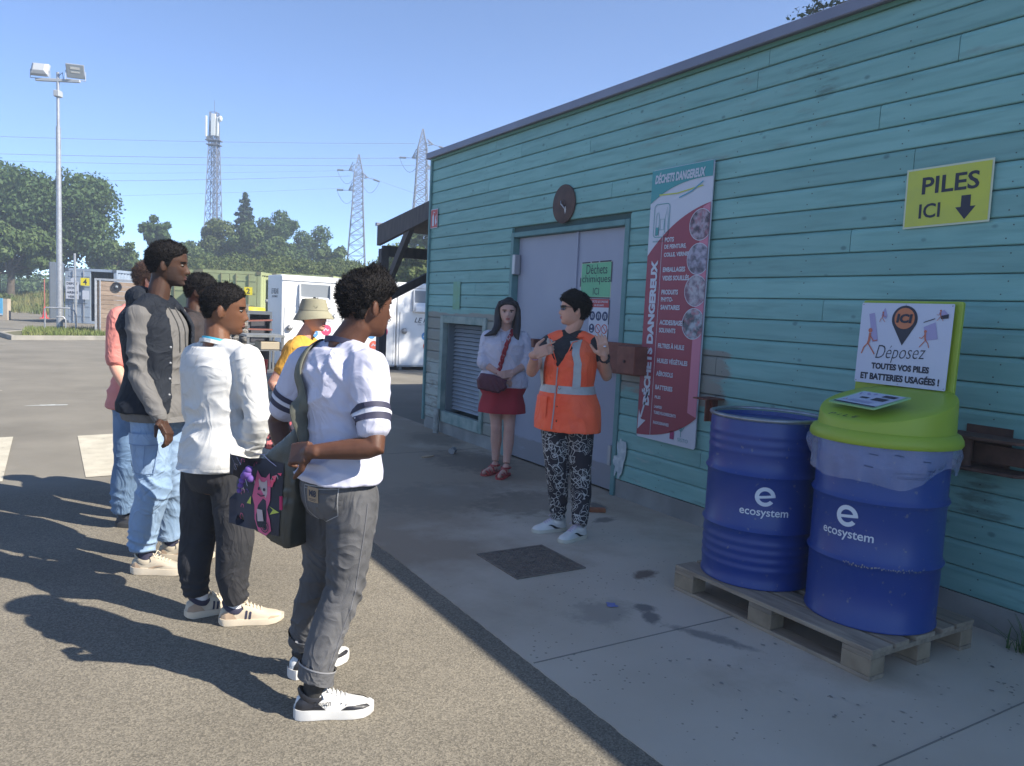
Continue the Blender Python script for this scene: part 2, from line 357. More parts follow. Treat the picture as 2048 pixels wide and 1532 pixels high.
def blob(cx, cy, rx, ry, rot=0, seed=0, n=26, rough=.25):
    pts = []
    for k in range(n):
        a = 2*pi*k/n; q = 1+rough*float(vnoise(np.array([cos(a)*1.4+seed*3.1, sin(a)*1.4, seed*1.7]), 1.3, seed))+rough*.5*float(vnoise(np.array([cos(a)*4, sin(a)*4, seed]), 1.3, seed+3))
        x, y = rx*q*cos(a), ry*q*sin(a); pts.append((cx+x*cos(rot)-y*sin(rot), cy+x*sin(rot)+y*cos(rot)))
    return poly2(pts)
M_oil = mat('oil_stain', (.20, .185, .16), .75, (.28, .26, .23), 30)
M_oil2 = mat('brown_stain', (.16, .125, .10), .7, (.22, .17, .14), 20)
M_bluep = mat('blue_paint_spot', (.14, .17, .42), .8, (.2, .22, .4), 40)
def stain(x, y, rx, ry, m, rot=0, seed=0, rough=.3):
    mb = MB(); v, f = blob(x, y, rx, ry, rot, seed, rough=rough); sheet(mb, v, f, (0, 0, .0075), (1, 0, 0), (0, 1, 0)); mb.build('stain', m, apron)
stain(2.5, 3.0, .028, .04, M_bluep, 0, 2, .6)
for k in range(46):
    y = random.uniform(1.4, 3.4); stain(random.uniform(2.3, 2.95) if y > 1.8 else random.uniform(2.4, 3.9), y, random.uniform(.004, .011), random.uniform(.003, .008), M_oil, random.random()*3, k+20)
for k in range(30): stain(random.uniform(3.1, 4.0), random.uniform(1.2, 1.85), random.uniform(.004, .01), random.uniform(.003, .007), M_oil, random.random()*3, k+90)

# zebra-like pale markings
M_mark = mat('road_paint', (.52, .48, .38), .85, (.42, .385, .3), 5, detail=7, col3=(.25, .23, .19), n3=14, c3=(.62, .75))
for (x0, x1) in ((-.95, -.32), (.245, .86)):
    mb = MB(); sheet(mb, *poly2([(x0, 6.98), (x1, 7.02), (x1, 9.15), (x0, 9.05)]), (0, 0, .005), (1, 0, 0), (0, 1, 0)); mb.build('road_marking', M_mark, kind='structure')
mb = MB()
for (a, b_) in (((-1.4, 13.2), (-.6, 13.4)), ((-2.2, 19.5), (-.9, 19.6)), ((-3, 24.0), (-1.0, 24.6))):
    v, f = line2([a, b_], .06); sheet(mb, v, f, (0, 0, .005), (1, 0, 0), (0, 1, 0))
mb.build('road_marking', M_mark, kind='structure')
M_white_stain = mat('white_paint_spill', (.5, .52, .5), .8)
mb = MB(); v, f = blob(-.02, 11.6, .2, .05, .1, 31, rough=.9); sheet(mb, v, f, (0, 0, .005), (1, 0, 0), (0, 1, 0)); mb.build('paint_spill', M_white_stain, kind='structure')
mb = MB()
for k, (x, y, l) in enumerate(((-.12, 4.9, .09), (.35, 3.95, .04), (.3, 5.2, .1))):
    pass

# ------------------------------------------------------------------ manhole cover
M_castiron = mat('cast_iron', (.14, .115, .095), .7, (.20, .165, .13), 25, metal=.1, bump=.2, bscale=200)
mh = thing('manhole_cover', 'square rusty tread-plate manhole cover set in the concrete', 'manhole cover', (2.48, 3.77, .004))
MB().box(2.255, 2.705, 3.545, 3.995, .004, .009).build('plate', M_castiron, mh)
fr = MB()
for a in ((2.24, 2.255, 3.53, 4.01), (2.705, 2.72, 3.53, 4.01), (2.255, 2.705, 3.53, 3.545), (2.255, 2.705, 3.995, 4.01)): fr.box(*a, .004, .0115)
fr.build('frame', M_castiron, mh)
tr = MB()
for i in range(16):
    for k in range(16):
        x, y = 2.268+i*.0282, 3.558+k*.0282; a = pi/4 if (i+k) % 2 else -pi/4
        tr.obox((x, y, .011), (cos(a), sin(a), 0), (-sin(a), cos(a), 0), (0, 0, 1), .021, .006, .005)
tr.build('tread', M_castiron, mh, kind='stuff')
MB().lathe([(.03, 0), (.03, .007), (.001, .007)], (2.48, 3.77, .009), 16).build('keyhole_boss', M_castiron, mh)

# ------------------------------------------------------------------ timber hut
hut = thing('timber_hut', 'long teal painted hut clad in horizontal timber boards with grey double door', 'building', (4.05, 1.9, 0))
def teal_mat(name):
    m = mat(name, (.155, .34, .315), .62, (.205, .41, .385), 3.0, bump=.5, bscale=22, stretch=(6, .6, 6), rnd=.1, contrast=(.25, .75), detail=6,
            col3=(.115, .26, .24), n3=4, c3=(.5, .85), bdist=.0015)
    t = m.node_tree; N = t.nodes; L = t.links; b = N['Principled BSDF']; src = b.inputs['Base Color'].links[0].from_socket
    geo = N.new('ShaderNodeNewGeometry'); v = N.new('ShaderNodeTexVoronoi'); v.inputs['Scale'].default_value = 5.5
    mp = N.new('ShaderNodeMapping'); mp.inputs['Scale'].default_value = (1, .8, 1.2); L.new(geo.outputs['Position'], mp.inputs[0]); L.new(mp.outputs[0], v.inputs['Vector'])
    r = N.new('ShaderNodeMapRange'); r.inputs[1].default_value = .05; r.inputs[2].default_value = .11; r.inputs[3].default_value = .55; r.inputs[4].default_value = 0; L.new(v.outputs['Distance'], r.inputs[0])
    mx = N.new('ShaderNodeMix'); mx.data_type = 'RGBA'; L.new(r.outputs[0], mx.inputs[0]); L.new(src, mx.inputs[6]); mx.inputs[7].default_value = (.035, .09, .095, 1)
    L.new(mx.outputs[2], b.inputs['Base Color'])
    pos_mask_mix(m, [(1.9, 2.6, 2.7, 3.2, .3), (3.0, 5.0, 2.6, 3.3, .36), (1.4, 2.3, 2.2, 2.9, .22), (5.2, 8.7, 2.3, 3.2, .26), (1.0, 4.9, .1, .9, .2), (2.6, 4.0, 1.2, 2.3, .2)], (.17, .24, .21), 4, amount=.65)
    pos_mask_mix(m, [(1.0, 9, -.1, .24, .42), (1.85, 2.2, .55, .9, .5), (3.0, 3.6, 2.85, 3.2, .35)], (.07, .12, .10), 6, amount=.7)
    pos_mask_mix(m, [(6.8, 9, 0, 1.46, .98), (3.75, 5.1, .88, 1.30, .72), (1.0, 2.2, .1, .35, .2)], (.225, .21, .18), 4.2, amount=.9)
    pos_mask_mix(m, [(7.2, 9, 0.1, .9, .55), (4.1, 4.95, .12, .5, .3)], (.36, .42, .39), 9, amount=.75)
    return m
M_teal = teal_mat('teal_painted_boards')
M_tealtrim = mat('teal_trim', (.085, .2, .2), .6, (.12, .25, .25), 6, bump=.2, bscale=30)
M_core = mat('hut_core', (.05, .10, .10), .9)
M_flash = mat('grey_flashing', (.2, .21, .27), .5, (.16, .17, .22), 2, metal=.3)
Z0, ZT, NR = .15, 3.32, 23; H = (ZT-Z0)/NR
DOOR = (4.93, 6.80, 0, 2.30); VENT = (7.24, 8.36, .15, 1.42)
cw = MB()
cw.box(4.085, 9, -6, 4.93, 0, 3.30).box(4.085, 9, 4.93, 6.80, 2.30, 3.30).box(4.085, 9, 6.80, 7.24, 0, 3.30).box(4.085, 9, 7.24, 8.36, 1.42, 3.30).box(4.085, 9, 7.24, 8.36, 0, .15).box(4.085, 9, 8.36, 8.78, 0, 3.30)
cw.box(4.32, 9, 4.93, 6.80, 0, 2.30).box(4.32, 9, 7.24, 8.36, .15, 1.42)
cw.build('core_wall', M_core, hut)
def board(y0, y1, z):     # weatherboard: lower edge proud, rounded upper edge tucked under the next board
    prof = [(0, .003), (-.026, .003), (-.031, .008), (-.031, H*.82), (-.027, H*.93), (-.020, H-.001), (0, H-.001)]
    mb = MB(); n = len(prof); v = [(4.084+px, y, z+pz) for y in (y0+.002, y1-.002) for px, pz in prof]
    f = [(i, (i+1) % n, n+(i+1) % n, n+i) for i in range(n)]+[tuple(range(n-1, -1, -1)), tuple(range(n, 2*n))]
    mb.add(v, f); mb.build('board', M_teal, hut)
fixed = {20: [2.36], 19: [1.72], 18: [2.78, 6.9], 16: [2.55], 15: [4.2], 14: [4.88-.4], 13: [2.9], 10: [3.05], 9: [7.1], 17: [5.2], 21: [3.7]}
for r in range(NR):
    z = Z0+r*H; cuts = sorted([c for c in fixed.get(r, [])]); segs = []
    y = -6.0
    joints = list(cuts)
    yy = -6+random.uniform(.8, 3.5)
    while yy < 8.4:
        if all(abs(yy-c) > 1.2 for c in cuts) and not (1.8 < yy < 4.9 and cuts): joints.append(yy)
        yy += random.uniform(2.6, 4.2)
    joints = [-6.0]+sorted(joints)+[8.76]
    iv = []
    for a, b_ in zip(joints, joints[1:]): iv.append((a, b_))
    for D in (DOOR, VENT):
        if z+H*.5 < D[3] and z+H*.5 > D[2]:
            nv = []
            for a, b_ in iv:
                if b_ <= D[0] or a >= D[1]: nv.append((a, b_)); continue
                if a < D[0]-.03: nv.append((a, D[0]))
                if b_ > D[1]+.03: nv.append((D[1], b_))
            iv = nv
    for a, b_ in iv: board(a, b_, z)
nl = MB()
for r in range(NR):
    for k in range(17):
        for dy in (0, .03):
            y, z = -1.0+k*.6+dy+.004*sin(r*7+k), Z0+r*H+(.035 if dy else .10)
            if DOOR[0]-.02 < y < DOOR[1]+.02 and z < DOOR[3] or VENT[0] < y < VENT[1] and z < VENT[3]: continue
            nl.box(4.0515, 4.053, y-.003, y+.003, z-.003, z+.003)
nl.build('nail_heads', mat('nail_dark', (.05, .07, .07), .6), hut, kind='stuff')
MB().box(4.058, 4.084, -6, 4.93, .004, .148).box(4.058, 4.084, 6.80, 8.78, .004, .148).build('plinth', M_plinth, hut)
MB().box(4.028, 4.084, 8.76, 8.80, .10, 3.32).build('corner_trim', M_tealtrim, hut, bevel=.004)
rf = MB().box(3.995, 9.1, -6.1, 8.86, 3.32, 3.395).build('roof_flashing', M_flash, hut, bevel=.006)
MB().box(4.03, 4.05, -6, 8.78, 3.29, 3.318).build('drip_batten', mat('green_batten', (.06, .16, .1), .6), hut)
# door
M_door = mat('lilac_grey_door', (.30, .32, .40), .5, (.27, .29, .37), 1.5, bump=.08, bscale=10)
pos_mask_mix(M_door, [(4.9, 6.9, -.1, .25, .75), (5.2, 5.75, .7, 1.3, .35)], (.17, .15, .13), 7, amount=.55)
M_hinge = mat('hinge_steel', (.4, .4, .42), .45, metal=.6)
MB().box(4.11, 4.15, 5.715, 6.74, .02, 2.25).build('door_leaf', M_door, hut, bevel=.003)
MB().box(4.105, 4.15, 4.99, 5.705, .02, 2.25).build('door_leaf', M_door, hut, bevel=.003)
MB().box(4.09, 4.108, 5.695, 5.725, .02, 2.25).build('cover_strip', M_door, hut)
dfm = MB(); dfm.box(4.04, 4.14, 4.93, 4.985, 0.004, 2.30); dfm.box(4.04, 4.14, 6.745, 6.80, 0.004, 2.30); dfm.box(4.04, 4.14, 4.987, 6.743, 2.252, 2.30)
dfm.build('door_frame', M_tealtrim, hut, bevel=.004)
for z in (.35, 1.88):
    MB().box(4.03, 4.10, 6.69, 6.74, z, z+.2).build('door_hinge', M_hinge, hut, bevel=.006)
MB().box(4.03, 4.11, 4.99, 5.03, .25, .42).build('door_hinge', M_hinge, hut, bevel=.006)
# louvred vent
vt = hut
vf = MB()
y0, y1, z0, z1 = 7.24, 8.36, .15, 1.42
for a in ((y0, y0+.07, z0, z1), (y1-.08, y1, z0, z1), (y0+.07, y1-.08, z1-.085, z1), (y0+.07, y1-.08, z0, z0+.13)): vf.box(4.03, 4.10, *a)
M_ventf = mat('pale_vent_frame', (.30, .36, .33), .8, (.16, .24, .22), 7, detail=7, bump=.3, bscale=25)
vfo = vf.build('vent_frame', M_ventf, hut, bevel=.004)
MB().box(4.3, 4.31, y0, y1, z0, z1).build('vent_back', M_core, hut)
M_reveal = mat('vent_reveal', (.16, .2, .22), .7)
MB().box(4.10, 4.3, y1-.10, y1-.07, z0+.1, z1-.06).build('vent_reveal', M_reveal, hut)
MB().box(4.10, 4.3, y0+.05, y0+.08, z0+.1, z1-.06).build('vent_reveal', M_reveal, hut)
M_louv = mat('louvre_grey', (.22, .25, .29), .5, (.27, .3, .34), 4)
for k in range(22):
    z = z0+.15+k*.0465
    MB().obox((4.19, (y0+y1)/2-.01, z+.02), (.82, 0, -.57) if 0 else (.57, 0, .82), (0, 1, 0), (-.82, 0, .57), .045, y1-y0-.18, .004).build('louvre_slat', M_louv, hut)
# corner pipe stub and cap by the plinth
pp = MB(); pp.tube([(3.99, 8.28, .004), (3.99, 8.28, .30)], .035, 14); 
tag(pp.build('pipe_stub', mat('white_pipe', (.4, .42, .4), .6, (.25, .26, .24), 12), smooth=True), 'short white pipe stub standing at the foot of the hut below the vent', 'pipe')

# round plate above the door
rv = thing('wall_vent', 'round dark rusty disc fixed on the boards above the grey door', 'vent', (4.04, 5.88, 2.5))
M_rust = mat('dark_rust', (.06, .04, .04), .8, (.10, .06, .05), 9, bump=.3, bscale=60, detail=6)
dv = MB(); dv.loft([[(x, 5.88+r*cos(2*pi*k/40), 2.505+r*sin(2*pi*k/40)) for k in range(40)] for x, r in ((4.048, .175), (4.035, .175), (4.030, .165), (4.030, .04), (4.022, .035))])
dv.build('disc', M_rust, rv, smooth=35)
MB().tube([(4.02, 5.9, 2.53), (4.0, 5.87, 2.50), (4.02, 5.84, 2.46)], .006, 6).build('hook', M_hinge, rv)
mb = MB(); v, f = blob(0, 0, .012, .03, 0, 3); sheet(mb, v, f, (4.0285, 5.84, 2.45), (0, 1, 0), (0, 0, 1)); mb.build('spot', mat('pale_scrape', (.5, .5, .5)), rv)

# ------------------------------------------------------------------ things on the wall
X = 4.046     # outer face of the boards is about 4.050
UW, VW, NW = (0, -1, 0), (0, 0, 1), (-1, 0, 0)     # right in the picture, up, out of the wall
def flat(mb_or_list, name, m, parent, O, lift, U=UW, V=VW, N=NW, rot=0, label=None):
    mb = MB()
    for v, f in mb_or_list: sheet(mb, v, f, O, U, V, N, lift, rot)
    o = mb.build(name, m, parent)
    if label: o['label'] = label
    return o
M_pwhite = mat('print_white', (.5, .53, .60), .5); M_pteal = mat('print_teal', (.035, .26, .27), .45)
M_pred = mat('print_crimson', (.27, .025, .055), .45, (.23, .02, .05), 2); M_ppink = mat('print_pink', (.50, .16, .24), .45)
M_pdark = mat('print_dark', (.02, .025, .045), .6); M_pyel = mat('print_lime', (.45, .5, .06), .5); M_pblue = mat('print_blue', (.05, .3, .45), .5)
M_edge = mat('panel_edge', (.4, .4, .42), .5)
po = thing('hazardous_waste_sign', 'tall narrow crimson DÉCHETS DANGEREUX panel with white lettering on the hut wall', 'sign', (4.03, 4.345, .56))
PW, PH = .65, 2.08; PO = (4.024, 4.665, .56)      # lower left corner as seen
def rrect(x0, y0, x1, y1, r, n=5):
    pts = []
    for cx, cy, a in ((x1-r, y0+r, -pi/2), (x1-r, y1-r, 0), (x0+r, y1-r, pi/2), (x0+r, y0+r, pi)):
        for k in range(n+1): pts.append((cx+r*cos(a+pi/2*k/n), cy+r*sin(a+pi/2*k/n)))
    return pts
MB().prism(rrect(0, 0, PW, PH, .02), (4.034, 4.665, .56), UW, VW, NW, .009).build('panel', M_pwhite, po)
def q(p0, p1, p2, n=16): return [((1-t)**2*p0[0]+2*t*(1-t)*p1[0]+t*t*p2[0], (1-t)**2*p0[1]+2*t*(1-t)*p1[1]+t*t*p2[1]) for t in [k/n for k in range(n+1)]]
z_ = lambda z: z-.56
teal = [(.004, PH-.004), (.004, z_(2.385))]+q((.004, z_(2.385)), (.26, z_(2.545)), (PW-.004, z_(2.525)))+[(PW-.004, PH-.004)]
flat([poly2(teal[::-1])], 'teal_band', M_pteal, po, PO, .0025)
top = q((.004, z_(1.985)), (.28, z_(2.28)), (PW-.004, z_(2.345))); bot = q((PW-.004, z_(.79)), (.42, z_(.60)), (.004, z_(.578)))
flat([poly2((top+bot)[::-1])], 'crimson_field', M_pred, po, PO, .0025)
flat([poly2([(.555, .26), (PW-.004, .30-.065), (PW-.004, z_(2.343)), (.575, z_(2.315)), (.56, 1.5)])], 'pink_strip', M_ppink, po, PO, .004)
flat([line2([(.165, .03), (.165, 1.60)], .004)], 'rule', M_pwhite, po, PO, .004)
def put(parent, O, s, x, y, w, h, m=M_pwhite, lift=.0055, bold=.03, shear=0, rot=0, name='lettering', left=False, U=UW, V=VW, N=NW):
    v, f = text2d(s, w, h, bold, shear)
    if rot: c, k = cos(rot), sin(rot); v = [(a*c-b*k, a*k+b*c) for a, b in v]
    xx = x+(w/2 if left else 0); mb = MB(); sheet(mb, [(a+xx, b+y) for a, b in v], f, O, U, V, N, lift); return mb.build(name, m, parent)
put(po, PO, 'DÉCHETS DANGEREUX', .31, z_(2.573), .53, .082, bold=.045, shear=.12)
put(po, PO, 'DÉCHETS DANGEREUX', .088, z_(1.385), 1.13, .092, bold=.055, rot=pi/2)
for s, z, w, h in (('POTS', 2.10, .10, .035), ('DE PEINTURE,', 2.045, .235, .037), ('COLLE, VERNIS', 1.985, .265, .037), ('EMBALLAGES', 1.875, .24, .037), ('VIDES SOUILLÉS', 1.815, .285, .046),
        ('PRODUITS', 1.705, .18, .037), ('PHYTO-', 1.65, .13, .035), ('SANITAIRES', 1.59, .21, .037), ('ACIDES/BASES', 1.475, .265, .038), ('SOLVANTS', 1.415, .18, .036),
        ('FILTRES À HUILE', 1.30, .285, .045), ('HUILES VÉGÉTALES', 1.185, .33, .045), ('AÉROSOLS', 1.085, .185, .045), ('BATTERIES', .975, .19, .036), ('PILES', .898, .065, .023),
        ('LAMPES/', .823, .09, .022), ('TUBES FLUORESCENTS', .778, .245, .024), ('RADIOGRAPHIES', .70, .175, .024)):
    put(po, PO, s, .195, z_(z), w, h, bold=.035, left=True)
flat([line2([(.115, .44-.06), (.045, .16)], .018), poly2([(.015, .06), (.105, .14), (.0495, .145), (.02, .22)])], 'arrow', M_pwhite, po, PO, .0055)
flat([line2([(.10, z_(2.445)), (.3, z_(2.44)), (.56, z_(2.47))], .009)], 'lime_stroke', M_pyel, po, PO, .004)
flat([line2([(.32, z_(2.405)), (.45, z_(2.44)), (.56, z_(2.50))], .009)], 'blue_stroke', M_pblue, po, PO, .0055)
M_ic = M_pteal
rr = rrect(.055, z_(2.125), .225, z_(2.375), .03); rr.append(rr[0])
flat([line2(rr, .005), line2([(.08, z_(2.14)), (.08, z_(2.28)), (.088, z_(2.31)), (.105, z_(2.31)), (.112, z_(2.28)), (.112, z_(2.14)), (.08, z_(2.14))], .004), poly2([(.08, z_(2.14)), (.112, z_(2.14)), (.112, z_(2.2)), (.08, z_(2.2))]),
      line2([(.125, z_(2.18)), (.125, z_(2.26)), (.17, z_(2.26)), (.17, z_(2.18)), (.125, z_(2.18))], .004), line2([(.178, z_(2.16)), (.178, z_(2.26)), (.2, z_(2.35)), (.213, z_(2.26)), (.213, z_(2.16)), (.178, z_(2.16))], .004)], 'pictogram', M_ic, po, PO, .0025)
put(po, PO, 'DÉCHETS DANGEREUX', .14, z_(2.095), .17, .014, m=M_pteal, bold=.01, lift=.0025)
M_pic = [mat('photo_print_%s' % c, a, .5, b_, 18, detail=5, contrast=(.4, .6), col3=c3_, n3=25) for c, a, b_, c3_ in
         (('tins', (.05, .03, .05), (.36, .3, .36), (.3, .1, .14)), ('bottles', (.06, .06, .09), (.35, .33, .42), (.2, .15, .2)), ('sprays', (.12, .1, .14), (.4, .38, .42), (.2, .05, .1)), ('cans', (.06, .07, .09), (.35, .4, .45), (.4, .12, .16)))]
for k, (z, cu) in enumerate(((2.19, .565), (1.945, .562), (1.715, .558), (1.475, .555))):
    cz = z_(z); r = .112; pts = [(min(cu+r*cos(2*pi*i/40), PW-.004), cz+r*sin(2*pi*i/40)) for i in range(40)]
    flat([poly2(pts)], 'round_photo', M_pic[k], po, PO, .0055)
    flat([line2([(cu+r*cos(a), cz+r*sin(a)) for a in np.linspace(.72, 2*pi-.72, 30)], .005)], 'photo_rim', M_pwhite, po, PO, .007)
flat([line2([(.50, .125), (.50, .07)], .006), line2([(.47, .14), (.49, .118), (.50, .112), (.51, .118), (.535, .15)], .005), disc2(.502, .133, .008)], 'emblem', M_pteal, po, PO, .0025)
put(po, PO, 'SISTO', .525, .048, .11, .026, m=M_pteal, bold=-.01, lift=.0025)
flat([poly2([(.385, .04), (.43, .04), (.43, .10), (.385, .10)])], 'small_logo', mat('print_magenta', (.3, .05, .14)), po, PO, .0025)

# PILES ICI
pi_ = thing('battery_sign', 'yellow laminated PILES ICI sheet with down arrow pinned high on the teal boards', 'sign', (4.04, 2.345, 2.06))
PO2 = (4.040, 2.345, 2.218); Up = Vector((0, -cos(.015), sin(.015))); Vp = Vector((0, sin(.015), cos(.015)))
M_paper = mat('sheet_yellow', (.50, .52, .045), .4, (.44, .47, .06), 9); M_lam = mat('laminate_white', (.5, .55, .4), .3)
flat([poly2([(-.23, -.16), (.228, -.157), (.23, .158), (-.228, .16)])], 'laminate', M_lam, pi_, PO2, 0, Up, Vp)
flat([poly2([(-.22, -.15), (.218, -.147), (.22, .148), (-.218, .15)])], 'sheet', M_paper, pi_, PO2, .0015, Up, Vp)
put(pi_, PO2, 'PILES', .015, .062, .30, .092, M_pdark, .003, .02, U=Up, V=Vp)
put(pi_, PO2, 'ICI', -.085, -.072, .115, .078, M_pdark, .003, .018, U=Up, V=Vp)
flat([poly2([(.08, -.012), (.08, -.07), (.052, -.07), (.103, -.135), (.156, -.07), (.128, -.07), (.128, -.012)])], 'arrow', M_pdark, pi_, PO2, .003, Up, Vp)
# fire extinguisher sign
fx = thing('extinguisher_sign', 'small red fire extinguisher pictogram plate at the far corner of the hut', 'sign', (4.045, 8.66, 2.47))
M_red = mat('sign_red', (.45, .045, .035), .5)
FO = (4.04, 8.655, 2.59)
flat([poly2([(-.10, -.115), (.10, -.115), (.10, .115), (-.10, .115)])], 'plate', M_pwhite, fx, FO, 0); flat([poly2([(-.092, -.107), (.092, -.107), (.092, .107), (-.092, .107)])], 'red_field', M_red, fx, FO, .0015)
flat([poly2([(-.05, -.09), (.0, -.09), (.0, .02), (-.015, .05), (-.035, .05), (-.05, .02)]), line2([(-.025, .05), (-.02, .08), (.02, .07)], .01), poly2([(.04, -.08), (.08, -.05), (.06, .0), (.07, .05), (.04, .02), (.03, -.03)])], 'pictogram', M_pwhite, fx, FO, .003)
# green sheet on the door + safety sheet
ds = thing('chemical_waste_sheet', 'green Déchets chimiques ICI sheet taped on the grey door', 'sign', (4.1, 5.42, 1.66))
DO = (4.104, 5.415, 1.815); M_green = mat('sheet_green', (.13, .42, .22), .5, (.11, .38, .2), 4); M_tape = mat('black_tape', (.02, .02, .03), .5)
flat([poly2([(-.222, -.157), (.215, -.155), (.212, .157), (-.222, .150)])], 'laminate', M_lam, ds, DO, 0); flat([poly2([(-.215, -.150), (.208, -.148), (.205, .15), (-.215, .142)])], 'sheet', M_green, ds, DO, .0015)
put(ds, DO, 'Déchets', .005, .092, .30, .082, M_pdark, .003, .0); put(ds, DO, 'chimiques', .0, -.0, .40, .085, M_pdark, .003, .0); put(ds, DO, 'ICI', .01, -.10, .085, .06, M_pdark, .003, 0)
flat([line2([(-.21, .15), (-.09, .153)], .011), line2([(-.07, .154), (.03, .155)], .011), line2([(.05, .156), (.205, .158)], .012), line2([(.214, .15), (.214, -.02)], .012), line2([(-.222, .02), (-.225, -.06)], .012), line2([(-.1, -.155), (.21, -.157)], .01)], 'tape', M_tape, ds, DO, .0045)
ps = thing('safety_rules_sheet', 'white sheet of round safety pictograms under a red heading on the grey door', 'sign', (4.1, 5.36, 1.2))
SO = (4.104, 5.34, 1.42)
flat([poly2([(-.15, -.22), (.13, -.22), (.13, .228), (-.15, .228)])], 'sheet', M_pwhite, ps, SO, 0); flat([poly2([(-.15, .155), (.13, .155), (.13, .228), (-.15, .228)])], 'heading', mat('heading_red', (.42, .07, .08)), ps, SO, .0015)
put(ps, SO, 'RESPECTEZ LES CONSIGNES', -.01, .205, .25, .018, M_pwhite, .003, .02); put(ps, SO, 'DE SÉCURITÉ', -.01, .175, .13, .018, M_pwhite, .003, .02)
M_pnavy = mat('print_navy', (.04, .06, .13))
flat([disc2(x, .08, .041) for x in (-.1, -.01, .08)]+[disc2(-.1, -.03, .041)], 'pictogram', M_pnavy, ps, SO, .0015)
flat([ring2(x, -.03, .033, .041) for x in (-.01, .08)]+[line2([(x-.027, -.003), (x+.027, -.057)], .007) for x in (-.01, .08)], 'pictogram', M_red, ps, SO, .0015)
flat([line2([(x-.012, .06), (x-.006, .1), (x+.014, .095), (x+.012, .06)], .009) for x in (-.1, -.01, .08)]+[disc2(-.1, -.015, .012), line2([(-.115, -.05), (-.085, -.05)], .012)], 'symbol', M_pwhite, ps, SO, .003)
flat([line2([(.134, .22), (.134, .01)], .01), line2([(.134, -.03), (.134, -.2)], .01)], 'tape', M_tape, ps, SO, .003)
# faded sticker patches
mb = MB(); v, f = blob(0, 0, .055, .16, 0, 12, rough=.5); sheet(mb, v, f, (4.038, 4.86, .34), UW, VW); v, f = blob(.11-.02, -.02, .035, .07, 0, 14, rough=.7); sheet(mb, v, f, (4.036, 4.86+.14, .30), UW, VW)
tag(mb.build('torn_sticker', mat('torn_white', (.55, .6, .6), .7, (.35, .42, .45), 20)), 'torn white sticker remains low on the boards beside the door', 'sticker')
mb = MB(); sheet(mb, *poly2([(-.09, -.16), (.09, -.16), (.09, .16), (-.09, .16)]), (4.043, 7.98, 1.66), UW, VW)
tag(mb.build('faded_square', mat('lime_paint_patch', (.15, .33, .2), .6, (.15, .35, .28), 10, detail=5)), 'faded lime rectangle on the boards above the louvred vent', 'paint patch')

# steel brackets
M_redsteel = mat('red_oxide_steel', (.13, .035, .025), .55, (.19, .06, .04), 12, bump=.25, bscale=40, detail=6, metal=.15)
M_rusty = mat('rusty_steel', (.06, .032, .026), .75, (.11, .055, .04), 14, bump=.3, bscale=50, detail=6)
bk = thing('gate_bracket', 'red-brown steel bracket box jutting from the boards between the door and the tall panel', 'bracket', (4.0, 4.8, 1.05))
MB().loft([[(3.92, 4.62, 1.05), (3.92, 4.62, 1.275), (3.92, 4.84, 1.275), (3.92, 4.84, 1.05)], [(4.035, 4.58, 1.05), (4.035, 4.58, 1.275), (4.035, 4.86, 1.275), (4.035, 4.86, 1.05)]]).build('housing', M_redsteel, bk, bevel=.006)
MB().loft([[(3.96, 4.84, 1.06), (3.96, 4.84, 1.24), (4.03, 4.84, 1.24), (4.03, 4.84, 1.06)], [(3.99, 5.12, 1.11), (3.99, 5.12, 1.18), (4.03, 5.12, 1.18), (4.03, 5.12, 1.11)]]).build('arm', M_redsteel, bk, bevel=.003)
MB().box(4.036, 4.046, 4.58, 5.16, 1.03, 1.29).build('backplate', M_redsteel, bk)
MB().ball((3.915, 4.74, 1.15), .012).build('bolt', M_rusty, bk)
b2 = thing('gate_bracket', 'thin red angle bracket on the boards just behind the open blue drum', 'bracket', (4.0, 3.85, .85))
MB().box(3.88, 4.045, 3.78, 3.92, .955, .965).build('shelf_plate', M_redsteel, b2); MB().box(3.97, 3.98, 3.82, 3.87, .80, .955).box(3.93, 4.045, 3.84, 3.85, .80, .955).build('web', M_redsteel, b2)
b3 = thing('rusty_gate_fitting', 'rusty double-plate gate fitting bolted to the boards right of the lime lid', 'steel fitting', (4.0, 2.0, .9))
for z in (.985, .83): MB().prism([(0, .30), (.16, .24), (.2, .1), (.16, -.18), (0, -.3)][::-1], (4.036, 1.98, z), (-1, 0, 0), (0, 1, 0), (0, 0, 1), .016).build('hinge_plate', M_rusty, b3, bevel=.003)
MB().tube([(3.92, 2.05, .846), (3.92, 2.05, .984)], .028, 14).build('pin', M_rusty, b3, smooth=True)
MB().box(3.945, 3.965, 1.60, 2.02, .875, .962).build('flat_bar', M_rusty, b3); MB().box(4.036, 4.046, 1.90, 2.12, .82, 1.04).build('backplate', M_rusty, b3)
b4 = thing('gate_bracket', 'small dark red bracket on the door edge behind the two women', 'bracket', (4.05, 6.3, 1.2))
MB().box(3.98, 4.10, 6.18, 6.34, 1.17, 1.25).build('housing', M_redsteel, b4, bevel=.005)
